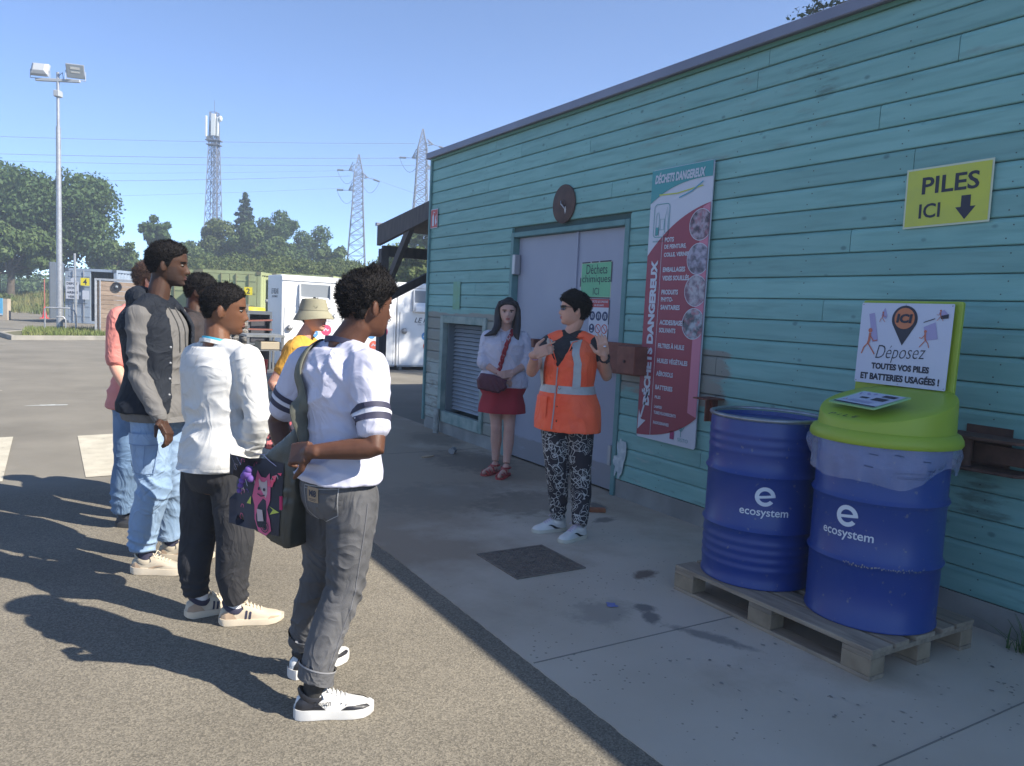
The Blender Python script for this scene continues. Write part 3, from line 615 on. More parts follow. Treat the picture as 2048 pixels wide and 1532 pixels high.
# ================================================================== PALLET, DRUMS, LID
M_pallet = mat('pallet_wood', (.24, .19, .14), .85, (.34, .275, .20), 7, bump=.5, bscale=30, stretch=(5, .6, 5), rnd=.16, detail=6, col3=(.13, .105, .085), n3=4, c3=(.55, .8))
M_block = mat('pallet_block', (.22, .17, .115), .9, (.30, .235, .16), 12, bump=.4, bscale=50, rnd=.12, detail=5)
pal = thing('pallet', 'worn wooden pallet carrying two blue drums on the concrete', 'pallet', (3.37, 2.455, 0))
px0, px1, py0, py1 = 2.975, 3.77, 1.855, 3.055
for k, (a, w) in enumerate(((0, .145), (.168, .1), (.325, .145), (.525, .1), (.65, .145))):
    MB().box(px0+a, px0+a+w, py0+random.uniform(-.004, .004), py1+random.uniform(-.004, .004), .122, .144).build('plank', M_pallet, pal, bevel=.0025)
for a in (0, .528, 1.055): MB().box(px0+.001, px1-.001, py0+a+.002, py0+a+.143, .100, .1215).build('plank', M_pallet, pal, bevel=.002)
for a in (0, .348, .695):
    MB().box(px0+a, px0+a+.1, py0, py1, .004, .024).build('plank', M_pallet, pal, bevel=.002)
    for b_ in (0, .528, 1.055): MB().box(px0+a, px0+a+.1, py0+b_+.001, py0+b_+.144, .0245, .0995).build('block', M_block, pal, bevel=.003)
for k in range(5):
    pass
M_blue = mat('drum_blue', (.013, .042, .22), .36, (.03, .065, .23), 2.2, bump=.15, bscale=7, spec=.5, detail=8, contrast=(.35, .8), col3=(.12, .14, .22), n3=34, c3=(.66, .72), bdist=.004)
M_blued = mat('drum_blue_darker', (.012, .04, .25), .35, (.015, .05, .29), 3, bump=.08, bscale=9)
M_rim = mat('galvanised_rim', (.32, .34, .36), .35, (.22, .24, .27), 20, metal=.7)
M_scuff = mat('rust_scuff', (.08, .07, .09), .8, (.18, .09, .06), 40)
def drum_profile(zt, fine_top, fine_bot):
    R = .288; p = [(.001, 0), (R-.012, 0), (R+.002, .004), (R+.003, .014), (R-.002, .02)]
    def ridge(z, h, w): return [(R, z-w), (R+h*.55, z-w*.5), (R+h, z), (R+h*.55, z+w*.5), (R, z+w)]
    if fine_bot:
        for k in range(4): p += ridge(.10+k*.045, .0035, .018)
    p += ridge(.30, .0125, .022); p += ridge(.585, .0125, .022)
    if fine_top:
        for k in range(3): p += ridge(.70+k*.045, .0035, .018)
    p += [(R, zt-.03), (R-.002, zt-.022)]
    return p
def logo(parent, c, R, a0, zc, m, name='logo'):
    """ecosystem mark wrapped on the drum side at angle a0"""
    def wrap(x, y):
        x *= 1.33; y *= 1.33; a = a0+x/R; r = R+.0022; return Vector((c[0]+r*cos(a), c[1]+r*sin(a), zc+y))
    mb = MB()
    v, f = ring2(0, .055, .022, .037, 40, radians(8), radians(325)); sheet(mb, v, f, (0, 0, 0), (1, 0, 0), (0, 1, 0), fn=wrap)
    segs = [(-.036+k*.0073, .049) for k in range(11)]
    v, f = line2([(x, .0495+(.010*(x+.036)/.073)) for x, _ in segs], .010); sheet(mb, v, f, (0, 0, 0), (1, 0, 0), (0, 1, 0), fn=wrap)
    v, f = text2d('ecosystem', .182, .036, .012); sheet(mb, [(x, y-.012) for x, y in v], f, (0, 0, 0), (1, 0, 0), (0, 1, 0), fn=wrap)
    mb.build(name, m, parent)
M_logo = mat('logo_white', (.6, .66, .72), .5)
D1 = (3.29, 2.765, .144); D2 = (3.375, 2.145, .144)
d1 = thing('steel_drum', 'blue open-head steel drum with plain galvanised rim, farther one on the pallet', 'drum', D1)
MB().lathe(drum_profile(.876, True, True)+[(.286, .862), (.27, .862), (.265, .84), (.001, .838)], D1, 72).build('body', M_blue, d1, smooth=50)
MB().lathe([(.286, .866), (.296, .866), (.300, .873), (.297, .881), (.286, .884), (.278, .880), (.277, .870)], D1, 72, cap=False).build('rim', M_rim, d1, smooth=60)
logo(d1, D1, .288, atan2(0-D1[1], 0-D1[0])+.07, .144+.415, M_logo)
d2 = thing('steel_drum', 'blue steel drum under the lime collection lid, nearer one on the pallet', 'drum', D2)
MB().lathe(drum_profile(.876, False, False)+[(.286, .87), (.001, .87)], D2, 72).build('body', M_blue, d2, smooth=50)
logo(d2, D2, .288, atan2(0-D2[1], 0-D2[0])-.43, .144+.435, M_logo)
mb = MB()
for k in range(46):
    a = 3.3+k*.026+random.uniform(-.01, .01); r = .3012; z = .144+.30+random.uniform(-.006, .006); da = random.uniform(.004, .012); h = random.uniform(.002, .005)
    P = lambda t, zz: (D2[0]+r*cos(t), D2[1]+r*sin(t), zz)
    mb.add([P(a-da, z-h), P(a+da, z-h*.7), P(a+da*.8, z+h), P(a-da, z+h*.6)], [(0, 1, 2, 3)])
mb.build('scratches', M_rim, d2)
# lid ----------------------------------------------------------------
M_lime = mat('lime_plastic', (.31, .42, .035), .45, (.28, .38, .035), 3, bump=.05, bscale=40, sss=.05)
ld = thing('collection_lid', 'lime plastic battery collection lid with upright sign board on the nearer drum', 'lid', (D2[0], D2[1], 1.01))
c = (D2[0], D2[1]); n = 64; fd = atan2(.02, -1.0)      # the low side faces away from the wall
ringz = [(.312, .985), (.325, .985), (.330, .995), (.328, 1.015), (.316, 1.035), (.296, 1.045)]
rings = [[(c[0]+r*cos(2*pi*k/n), c[1]+r*sin(2*pi*k/n), z) for k in range(n)] for r, z in ringz]
def lidz(q_): return 1.078+.158*max((1-q_)/2, 0)**.9
for sc, dz in ((.292, -.012), (.288, -.002), (.276, .003), (.2, .004), (.1, .004), (.004, .004)):
    rings.append([(c[0]+sc*cos(2*pi*k/n), c[1]+sc*sin(2*pi*k/n), lidz((sc/.292)*cos(2*pi*k/n-fd))+dz) for k in range(n)])
MB().loft(rings, cap=False).build('cover', M_lime, ld, smooth=35)
bx = 3.60
MB().prism(rrect(-.255, 0, .255, .60, .012), (bx, 2.225, 1.045), (0, -1, 0), (.03, 0, 1), (1, 0, 0), .020).build('sign_board', M_lime, ld, bevel=.003)
BO = (bx+.004, 2.225+.008, 1.42); BU, BV, BN = (0, -1, 0), Vector((.03, 0, 1)).normalized(), Vector((-1, 0, .03)).normalized()
M_lidsign = mat('lid_sign_white', (.46, .50, .62), .35)
flat([poly2(rrect(-.237, -.195, .237, .212, .006))], 'sign_face', M_lidsign, ld, BO, .0145, BU, BV, BN)
bo = lambda v, m, nm, lf=.016: flat(v, nm, m, ld, BO, lf, BU, BV, BN)
M_or = mat('print_orange', (.48, .16, .07), .5)
pin = [(0, .0)]+[(.066*cos(a), .13+.066*sin(a)) for a in np.linspace(-.5, pi+.5, 28)]
bo([poly2([(x, y+.005) for x, y in pin])], M_pdark, 'map_pin'); bo([disc2(0, .138, .052)], M_or, 'pin_disc', .0175)
put(ld, BO, 'ICI', 0, .138, .083, .045, M_pdark, .019, .05, .1, U=BU, V=BV, N=BN)
put(ld, BO, 'Déposez', -.005, -.038, .26, .088, M_pdark, .016, -.012, .35, rot=.05, U=BU, V=BV, N=BN)
put(ld, BO, 'TOUTES VOS PILES', 0, -.105, .30, .032, M_pdark, .016, .05, U=BU, V=BV, N=BN)
put(ld, BO, 'ET BATTERIES USAGÉES !', .0, -.155, .41, .042, M_pdark, .016, .05, U=BU, V=BV, N=BN)
M_fig = mat('print_figure_red', (.45, .13, .08), .5); M_bat = mat('print_lilac', (.30, .28, .48), .5)
def runner(x, y, s, fl=1):
    return [disc2(x, y+.03*s, .009*s), line2([(x, y+.02*s), (x-.002*s*fl, y-.01*s), (x-.006*s*fl, y-.022*s)], .010*s), line2([(x-.006*s*fl, y-.022*s), (x+.012*s*fl, y-.045*s), (x+.028*s*fl, y-.066*s)], .005*s),
            line2([(x-.006*s*fl, y-.022*s), (x-.022*s*fl, y-.04*s), (x-.03*s*fl, y-.066*s)], .005*s), line2([(x, y+.01*s), (x+.018*s*fl, y-.012*s), (x+.034*s*fl, y-.008*s)], .005*s)]
for pl_ in ([(-.192, .155), (-.162, .162), (-.128, .02), (-.160, .012)], [(.10, .10), (.155, .125), (.175, .045), (.115, .035)], [(-.125, .15), (-.108, .19), (-.092, .15), (-.1, .13)], [(.165, .17), (.19, .185), (.21, .165), (.18, .15)]): bo([poly2(pl_)], M_bat, 'battery_print')
bo([poly2([(.175, .155), (.215, .165), (.215, .145), (.18, .14)])], M_pdark, 'battery_print', .0175); bo([line2([(.098, .122), (.152, .142)], .004)], M_pdark, 'print_line', .0175)
bo(runner(-.175, .035, 1.25)+runner(.112, .055, .8, -1)+runner(-.115, .15, .5)+runner(.175, .165, .5, -1), M_fig, 'running_figure', .0175)
bo([disc2(x, y, .0035) for x in (-.228, .228) for y in (-.186, .203)]+[disc2(0, .203, .003), disc2(.0, -.186, .003)], M_rim, 'screw')
# handwritten word on the lid
ha = lambda x, y: Vector((c[0]-.262+.05*0+y*.9+.012*0, c[1]-x, lidz((.262-y*.9)/.292)+.0065))
v, f = text2d('P i L E', .15, .028, .0, .2); mb = MB(); sheet(mb, [(x+.06*0-.05, y+.018) for x, y in v], f, (0, 0, 0), (1, 0, 0), (0, 1, 0), fn=ha); mb.build('handwriting', M_pdark, ld)
# info plate lying on the lid
ip = thing('info_plate', 'pale green instruction plate with battery pictures lying on the lime lid', 'plate', (3.3, 2.16, 1.15))
IO = Vector((3.26, 2.165, 1.168)); IU = Vector((-.25, -.97, 0)).normalized(); IV = Vector((.93, -.24, .25)).normalized(); IN = IU.cross(IV).normalized()
if IN.z < 0: IN = -IN
MB().prism(rrect(-.15, -.105, .15, .105, .012), IO, IU, IV, IN, .006).build('backing', mat('pale_green_plastic', (.27, .48, .22), .4), ip)
fl_ = lambda v, m, nm, lf: flat(v, nm, m, ip, IO, lf, IU, IV, IN)
fl_([poly2([(-.13, -.09), (.132, -.09), (.132, .092), (-.13, .092)])], M_lidsign, 'paper', .0075)
fl_([poly2([(.03, .045), (.11, .045), (.11, .075), (.03, .075)]), poly2([(.02, -.01), (.1, -.01), (.1, .03), (.02, .03)]), poly2([(-.06, .0), (-.01, .0), (-.01, .02), (-.06, .02)]), poly2([(-.13, -.09), (.132, -.09), (.132, -.078), (-.13, -.078)])], M_pdark, 'print', .009)
fl_([line2([(-.12, .07), (-.1, .04)], .008), line2([(-.08, .075), (-.05, .05)], .014), disc2(-.03, .07, .01)]+[line2([(-.07, -.03-k*.009), (.07, -.03-k*.009)], .003) for k in range(4)], M_bat, 'print', .009)
fl_([line2([(-.11, -.05), (-.1, -.03), (-.09, -.05)], .004)], M_fig, 'print', .009)
# plastic bag skirt
def film_mat():
    m = bpy.data.materials.new('bag_film'); m.use_nodes = True; t = m.node_tree; b = t.nodes['Principled BSDF']
    b.inputs['Base Color'].default_value = (.42, .47, .66, 1); b.inputs['Roughness'].default_value = .28; b.inputs['Alpha'].default_value = .36
    n = t.nodes.new('ShaderNodeTexNoise'); n.inputs['Scale'].default_value = 14; bp = t.nodes.new('ShaderNodeBump'); bp.inputs['Distance'].default_value = .01; bp.inputs['Strength'].default_value = .5
    t.links.new(n.outputs['Fac'], bp.inputs['Height']); t.links.new(bp.outputs[0], b.inputs['Normal']); return m
bag = thing('bin_liner', 'clear plastic bin liner hanging out under the lime lid over the drum top', 'bag', (D2[0], D2[1], .8))
rows = 12; cols = 120; v = []; f = []
for i in range(rows+1):
    t = i/rows
    for k in range(cols):
        a = 2*pi*k/cols; e = np.array([cos(a), sin(a), 0])
        left = max(0, cos(a-radians(150))); hem = .165+.05*sin(a*2+1.2)+.02*sin(a*5)-.05*max(0, cos(a-radians(135)))
        fl = .315+.018*sin(t*pi*.9)+.020*left*t+.010*sin(9*a+2*t)*t+.006*sin(23*a-3*t)*t+.008*float(vnoise(np.array([cos(a)*3, sin(a)*3, t*2]), 1.5, 5))-.012*t
        fl = max(fl, .3035)
        v.append((c[0]+fl*cos(a), c[1]+fl*sin(a), 1.0-hem*t))
f = [(i*cols+k, i*cols+(k+1) % cols, (i+1)*cols+(k+1) % cols, (i+1)*cols+k) for i in range(rows) for k in range(cols)]
MB().add(v, f).build('film', film_mat(), bag, smooth=180)
mb = MB(); fa = atan2(-D2[1], -D2[0])
for (s, da, z, w, h) in (('QUE DÉCHETS RECYCLABLES', .42, .885, .17, .011), ('CONSIGNES DE TRI', .42, .865, .15, .011)):
    vv, ff = text2d(s, w, h, -.01); R = .337
    sheet(mb, vv, ff, (0, 0, 0), (1, 0, 0), (0, 1, 0), fn=lambda x, y: Vector((c[0]+R*cos(fa+da+x/R), c[1]+R*sin(fa+da+x/R), z+y)))
for da, z in ((-.1, .955), (.55, .94), (-.15, .9), (.62, .9), (.2, .96)):
    vv, ff = line2([(-.018, .002), (.018, -.002)], .005); R = .337
    sheet(mb, vv, ff, (0, 0, 0), (1, 0, 0), (0, 1, 0), fn=lambda x, y: Vector((c[0]+R*cos(fa+da+x/R), c[1]+R*sin(fa+da+x/R), z+y)))
mb.build('print', M_pnavy, bag)
# litter and weeds
tag(MB().obox((3.59, 4.56, .02), (.5, .86, 0), (-.86, .5, 0), (0, 0, 1), .05, .13, .03).build('brick_piece', mat('brick_orange', (.28, .10, .05), .9, (.35, .15, .08), 20), bevel=.004), 'orange brick fragment on the concrete behind the orange vest woman', 'brick')
mb = MB(); mb.tube([(3.56, 7.0, .035), (3.62, 7.06, .035)], .033, 14); tag(mb.build('tin_can', mat('tin_can', (.35, .36, .38), .35, metal=.6), smooth=True), 'small empty tin lying on the concrete near the hut vent', 'can')
mb = MB(); v, f = blob(3.26, 6.93, .07, .03, .3, 44); mb.prism(v, (0, 0, .004), (1, 0, 0), (0, 1, 0), (0, 0, 1), .012)
tag(mb.build('wood_chip', mat('pale_wood', (.4, .3, .2), .9)), 'flat pale wood chip lying on the concrete left of the woman in red', 'wood chip')
mb = MB(); v, f = blob(1.05, 3.42, .012, .018, .3, 45); mb.prism(v, (0, 0, .001), (1, 0, 0), (0, 1, 0), (0, 0, 1), .004)
tag(mb.build('orange_scrap', mat('orange_scrap', (.6, .2, .05))), 'tiny orange scrap on the asphalt between the two men nearest the camera', 'litter')
M_weed = mat('weed_green', (.04, .085, .03), .7, (.06, .12, .035), 12)
wd = thing('weed_clump', 'green grass weeds growing from the wall foot by the pallet', 'weed', (3.98, 1.62, 0))
mb = MB()
for k in range(90):
    x, y = 3.97+random.uniform(-.06, .04), random.uniform(1.45, 1.78); a = random.uniform(0, 6.28); l = random.uniform(.06, .22); o = random.uniform(.3, 1.1); w = random.uniform(.003, .006)
    p = [Vector((x, y, .0))]
    for t in (.35, .7, 1.0): p.append(Vector((x+cos(a)*l*o*t*t, y+sin(a)*l*o*t*t, l*t*(1-.35*o*t))))
    s_ = Vector((-sin(a), cos(a), 0)); v = []
    for i, pp_ in enumerate(p): v += [pp_-s_*w*(1-i/3.2), pp_+s_*w*(1-i/3.2)]
    mb.add(v, [(0, 1, 3, 2), (2, 3, 5, 4), (4, 5, 7, 6)])
mb.build('blades', M_weed, wd, kind='stuff')
# ================================================================== BACKGROUND
RV = np.array([cos(YAW), -sin(YAW), 0]); FV = np.array([sin(YAW), cos(YAW), 0])
def yard(r, d): return Vector(RV*r+FV*d)          # r metres to the right, d metres ahead along the view direction of the yard
def wall_frame(a, b):
    a, b = Vector(a), Vector(b); u = (b-a).normalized(); return u, Vector((u.y, -u.x, 0))   # u along the face, n towards the viewer side
M_galv = mat('galvanised_steel', (.42, .43, .44), .45, (.33, .34, .36), 10, metal=.5)
M_lamp = mat('lamp_grey', (.36, .38, .40), .5); M_glassd = mat('lamp_glass', (.25, .28, .3), .15, spec=.8); M_refl = mat('reflector', (.8, .82, .8), .2, metal=.6)
# lamp post
lp = thing('lamp_post', 'tall galvanised lamp post with two floodlights on a grass island', 'lamp post', (.33, 31.9, 0))
MB().tube([(.33, 31.9, 0), (.33, 31.9, 2), (.33, 31.9, 7.2)], [.105, .095, .075], 20).build('pole', M_galv, lp, smooth=True)
MB().tube([(.33, 31.9, 7.2), (.33, 31.9, 9.05)], [.055, .05], 14).build('pole_top', M_galv, lp, smooth=True)
MB().obox((.33, 31.9, 8.78), RV, FV, (0, 0, 1), 1.55, .1, .1).build('crossbar', M_lamp, lp, bevel=.01)
MB().obox((.33, 31.9, 8.32), RV, FV, (0, 0, 1), .2, .26, .22).build('clamp_box', M_lamp, lp, bevel=.02)
MB().tube([(.33, 31.9, 8.9), tuple(Vector((.33, 31.9, 9.05))+Vector(RV)*.16), tuple(Vector((.33, 31.9, 8.8))+Vector(RV)*.2)], .012, 6).build('cable', M_pdark, lp)
for sgn, fwd in ((-1, (-RV*.2+FV)), (1, (-FV*.85+RV*.25))):
    fwd = Vector(fwd).normalized(); tilt = (fwd+Vector((0, 0, -.45))).normalized(); side = tilt.cross(Vector((0, 0, 1))).normalized(); up = side.cross(tilt)
    cc = Vector((.33, 31.9, 9.12))+Vector(RV)*sgn*.62
    h = MB(); h.loft([[tuple(cc+side*a*w+up*b_*hh+tilt*t) for a, b_ in ((-1, -1), (1, -1), (1, 1), (-1, 1))] for w, hh, t in ((.18, .13, -.14), (.27, .22, -.05), (.29, .24, .06))])
    ho = h.build('floodlight', M_lamp, lp, bevel=.01)
    MB().obox(cc+tilt*.064, side, up, tilt, .52, .42, .008).build('glass', M_glassd, ho)
    MB().obox(cc+tilt*.071+up*.1, side, up, tilt, .3, .08, .006).obox(cc+tilt*.071-up*.03, side, up, tilt, .28, .05, .006).build('reflector', M_refl, ho)
    b = MB()
    for a in (-1, 1): b.beam(cc+side*.31*a, cc+side*.31*a-Vector((0, 0, .3)), .02, .04)
    b.beam(cc-side*.31-Vector((0, 0, .3)), cc+side*.31-Vector((0, 0, .3)), .04, .02); b.build('bracket', M_lamp, ho)
# island
M_kerb = mat('kerb_concrete', (.30, .28, .24), .9, (.22, .21, .18), 3)
isl = [(-.95, 26.7), (1.35, 27.5), (6.5, 29.3), (6.3, 34), (.2, 33.4), (-1.4, 29)]
def ring_prism(pts, w, z0, z1, mb):
    c0 = np.mean(pts, axis=0); inn = [tuple(np.array(p)+(c0-np.array(p))/np.linalg.norm(c0-np.array(p))*w) for p in pts]; n = len(pts)
    v = [(*p, z0) for p in pts]+[(*p, z1) for p in pts]+[(*p, z1) for p in inn]+[(*p, z0) for p in inn]
    f = [(a*n+i, a*n+(i+1) % n, (a+1)*n+(i+1) % n, (a+1)*n+i) for a in range(3) for i in range(n)]; mb.add(v, f); return inn
mb = MB(); inn = ring_prism(isl, .16, -.05, .13, mb); mb.build('kerb', M_kerb, kind='structure', bevel=.01)
mb = MB(); v = [(*p, .105) for p in inn]; mb.add(v, [tuple(range(len(v)))]); io = mb.build('island_soil', mat('dry_soil', (.14, .12, .07), .95, (.09, .11, .04), 3), kind='structure')
def grass_patch(name, rnd_pt, n, hmin, hmax, m, w=.012):
    v = np.zeros((n, 3, 3)); 
    for k in range(n):
        x, y, z = rnd_pt(); a = random.random()*6.28; h = random.uniform(hmin, hmax); l = random.uniform(-.5, .5)*h
        s_ = (cos(a)*w, sin(a)*w)
        v[k] = ((x-s_[0], y-s_[1], z), (x+s_[0], y+s_[1], z), (x-s_[1]/w*l, y+s_[0]/w*l, z+h))
    me = bpy.data.meshes.new(name); me.from_pydata(v.reshape(-1, 3).tolist(), [], [(3*i, 3*i+1, 3*i+2) for i in range(n)])
    o = obj(name, me, m, kind='stuff'); o['label'] = name.replace('_', ' '); return o
M_gr = mat('island_grass', (.10, .15, .03), .9, (.17, .18, .06), 3)
go = grass_patch('island_grass', lambda: ((lambda a, b_: (a, 27.6+a*.33+b_, .10))(random.uniform(-.7, 5.8), random.uniform(.1, 4.5))), 9000, .06, .2, M_gr, .015)
tag(go, 'short rough grass on the kerbed island round the lamp post', 'grass')
# cycle hoop
hp = thing('cycle_rack', 'low galvanised hoop barrier beside the foot of the lamp post', 'barrier', (.2, 31.2, .1))
hb = Vector((-.12, 31.0, .1)); u = Vector((.95, -.1, 0)).normalized()
MB().tube([hb, hb+Vector((0, 0, .76)), hb+u*.04+Vector((0, 0, .8)), hb+u*.75+Vector((0, 0, .8)), hb+u*.88+Vector((0, 0, .72)), hb+u*.93+Vector((0, 0, .55)), hb+u*.93], .028, 10).build('hoop', M_galv, hp, smooth=True)
MB().tube([hb+u*.35+Vector((0, 0, .5)), hb+u*.55+Vector((0, 0, .5)), hb+u*.62+Vector((0, 0, .4)), hb+u*.62], .024, 10).build('inner_hoop', M_galv, hp, smooth=True)
# slatted wooden screen with a round porthole
M_slat = mat('pale_slat_wood', (.36, .27, .2), .85, (.28, .2, .14), 5, stretch=(1, 1, 6), rnd=.14, bump=.2)
sb = thing('slatted_box', 'wooden slatted bin store with grey frame and round black porthole', 'bin store', (2.0, 30.2, 0))
a = Vector((1.38, 30.0, 0.1)); u = Vector((.93, .36, 0)).normalized() if 0 else Vector((.96, -.28, 0)).normalized(); nn = Vector((u.y, -u.x, 0)); LN = 1.75; HT = 1.85
for k in range(11):
    MB().obox(a+u*LN/2+Vector((0, 0, .13+k*.158)), u, nn, (0, 0, 1), LN-.16, .03, .148).build('slat', M_slat, sb)
    MB().obox(a+u*.04-nn*.75+Vector((0, 0, .13+k*.158)), nn, u, (0, 0, 1), 1.4, .03, .148).build('slat', M_slat, sb)
fm = MB()
for (p, q_) in ((a, a+Vector((0, 0, HT))), (a+u*LN, a+u*LN+Vector((0, 0, HT)))): fm.beam(p, q_, .07, .07, (0, 1, 0))
for z in (.03, HT): fm.beam(a+Vector((0, 0, z))-u*.035, a+u*(LN+.035)+Vector((0, 0, z)), .07, .07)
fm.beam(a-nn*1.5, a-nn*1.5+Vector((0, 0, HT)), .07, .07, (0, 1, 0)); fm.beam(a+Vector((0, 0, HT)), a-nn*1.5+Vector((0, 0, HT)), .07, .07)
fm.beam(a+u*.14+nn*.02, a+u*.14+nn*.02+Vector((0, 0, HT)), .04, .04, (0, 1, 0))
fm.build('frame', M_galv, sb)
MB().obox(a+u*LN/2-nn*.75+Vector((0, 0, HT)), u, nn, (0, 0, 1), LN, 1.45, .04).build('roof_panel', M_galv, sb)
pc = a+u*.66+nn*.03+Vector((0, 0, 1.62))
def wdisc(c_, r, t, n=24, uu=u, nrm=nn): return [[tuple(c_+uu*r_*cos(2*pi*k/n)+Vector((0, 0, 1))*r_*sin(2*pi*k/n)+nrm*tt) for k in range(n)] for r_, tt in ((r, 0), (r, t), (r*.8, t), (r*.75, t*.4))]
MB().loft(wdisc(pc, .165, .03)).build('porthole', mat('black_rubber', (.02, .02, .025), .6), sb)
MB().ball(pc+nn*.02, .05).build('knob', M_glassd, sb)

# shipping containers
def corrug(mb, A, u, n, L, H_, z0, pitch=.28, depth=.04):
    k = int(L/pitch); pts = [(0, 0)]
    for i in range(k):
        x = L*i/k; s_ = L/k; pts += [(x+.1*s_, 0), (x+.3*s_, -depth), (x+.6*s_, -depth), (x+.8*s_, 0)]
    pts.append((L, 0)); rings = []
    for z in (z0, z0+H_): rings.append([tuple(A+u*p[0]+n*p[1]+Vector((0, 0, z))) for p in pts])
    mb.loft(rings, cap=False, closed=False)
def container(label, A, u, mcol, mdark, open_right=False, L=6.06, base=0, doors=True, hinge_left=True):
    """A: lower left corner of the door end, u: along the door end"""
    A = Vector(A); u = Vector(u).normalized(); n = Vector((u.y, -u.x, 0)); Wd, Hh = 2.44, 2.59; z = base
    t = thing('shipping_container', label, 'container', (A.x, A.y, base))
    f = MB()
    for q_ in (0, Wd-.14):
        f.obox(A+u*(q_+.07)-n*.07+Vector((0, 0, z+Hh/2)), u, n, (0, 0, 1), .14, .14, Hh)
        f.obox(A+u*(q_+.07)-n*(L-.07)+Vector((0, 0, z+Hh/2)), u, n, (0, 0, 1), .14, .14, Hh)
    for zz in (.07, Hh-.06):
        f.obox(A+u*Wd/2-n*.06+Vector((0, 0, z+zz)), u, n, (0, 0, 1), Wd-.28, .12, .12)
        f.obox(A+u*Wd/2-n*(L-.06)+Vector((0, 0, z+zz)), u, n, (0, 0, 1), Wd-.28, .12, .12)
        for q_ in (.05, Wd-.05): f.obox(A+u*q_-n*L/2+Vector((0, 0, z+zz)), u, n, (0, 0, 1), .1, L-.28, .12)
    f.build('frame', mcol, t)
    cs = MB()
    for q_ in (.09, Wd-.09):
        for zz in (.06, Hh-.06): cs.obox(A+u*q_+n*.005+Vector((0, 0, z+zz)), u, n, (0, 0, 1), .18, .03, .125)
    cs.build('corner_castings', mdark, t)
    s_ = MB(); corrug(s_, A+u*.03-n*.14, -n, -u, L-.28, Hh-.24, z+.12); s_.build('side_panel', mcol, t)
    s_ = MB(); corrug(s_, A+u*(Wd-.03)-n*.14, -n, u, L-.28, Hh-.24, z+.12); s_.build('side_panel', mcol, t)
    s_ = MB(); s_.obox(A+u*Wd/2-n*L/2+Vector((0, 0, z+Hh-.03)), u, n, (0, 0, 1), Wd-.2, L-.2, .03); s_.build('roof', mcol, t)
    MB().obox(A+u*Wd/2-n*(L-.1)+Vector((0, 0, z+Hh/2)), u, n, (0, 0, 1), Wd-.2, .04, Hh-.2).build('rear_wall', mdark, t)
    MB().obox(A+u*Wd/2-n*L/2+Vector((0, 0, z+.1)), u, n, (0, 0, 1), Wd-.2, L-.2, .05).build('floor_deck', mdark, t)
    out = []
    for i in (0, 1):
        if i == 1 and open_right: continue
        x0 = .15+i*1.075; c_ = A+u*(x0+.53)-n*.03
        dd = MB(); dd.obox(c_+Vector((0, 0, z+Hh/2)), u, n, (0, 0, 1), 1.05, .05, Hh-.26)
        do = dd.build('door', mcol, t); out.append((do, c_))
        rb = MB()
        for k in range(5): rb.obox(c_+n*.03+Vector((0, 0, z+.35+k*.47)), u, n, (0, 0, 1), 1.0, .02, .05)
        rb.build('rib', mdark if 0 else mcol, do)
        for q_ in (-.28, .22):
            MB().tube([c_+u*q_+n*.06+Vector((0, 0, z+.1)), c_+u*q_+n*.06+Vector((0, 0, z+Hh-.1))], .02, 8).build('lock_rod', M_galv if i == 0 and open_right else mdark, do)
        hb_ = MB(); hb_.obox(c_+n*.075+u*.0+Vector((0, 0, z+.95)), u, n, (0, 0, 1), .75, .02, .03); hb_.build('latch', mdark, do)
    return t, A, u, n, out
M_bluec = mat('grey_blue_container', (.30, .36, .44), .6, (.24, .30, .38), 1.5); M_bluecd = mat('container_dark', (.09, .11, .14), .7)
M_greenc = mat('pale_green_container', (.34, .38, .19), .65, (.28, .31, .16), 1.2, col3=(.2, .12, .06), n3=5, c3=(.66, .8)); M_greencd = mat('container_green_dark', (.13, .13, .08), .7)
M_whitec = mat('white_container', (.6, .62, .62), .6)
M_numy = mat('number_yellow', (.75, .62, .02), .5)
def plate(parent, A, u, n, x, z, w, h, m, name, lift=.05, txt=None, tm=None, tw=None, th=None):
    mb = MB(); O = A+u*x+Vector((0, 0, z)); o = None
    sheet(mb, *poly2([(-w/2, -h/2), (w/2, -h/2), (w/2, h/2), (-w/2, h/2)]), O, u, (0, 0, 1), n, lift); o = mb.build(name, m, parent)
    if txt:
        mb = MB()
        for i, s_ in enumerate(txt):
            yy = h/2-(i+.5)*h/len(txt); v, f = text2d(s_, (tw[i] if tw else None), th, .02); sheet(mb, [(a_, b_+yy) for a_, b_ in v], f, O, u, (0, 0, 1), n, lift+.006)
        mb.build('lettering', tm or M_pdark, o)
    return o
t, A, u, n, _ = container('grey-blue shipping container numbered 4 with its right door standing open', yard(-21.3, 36.3), RV, M_bluec, M_bluecd, True, base=.0)
plate(t, A, u, n, .42, 1.55, .62, .82, M_pwhite, 'notice', .13, ['DEPOT', 'DONS', 'ARBRE', 'VERT'], M_pdark, [.52, .42, .52, .42], .11)
plate(t, A, u, n, 1.02, 1.97, .42, .36, M_numy, 'number_plate', .13, ['4'], M_pdark, [.18], .27)
plate(t, A, u, n, 1.04, 1.35, .33, .42, M_pwhite, 'notice', .10)
bm_ = MB(); v, f = disc2(0, 0, .1); sheet(bm_, v, f, A+u*.42+Vector((0, 0, 2.03)), u, (0, 0, 1), n, .10); bm_.build('notice', M_pwhite, t)
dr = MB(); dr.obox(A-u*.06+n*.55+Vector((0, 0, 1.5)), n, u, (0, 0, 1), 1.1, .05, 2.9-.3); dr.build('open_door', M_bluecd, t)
MB().tube([A+u*2.0+n*2.5, A+u*1.95+n*2.5+Vector((0, 0, 2.9))], .05, 8)
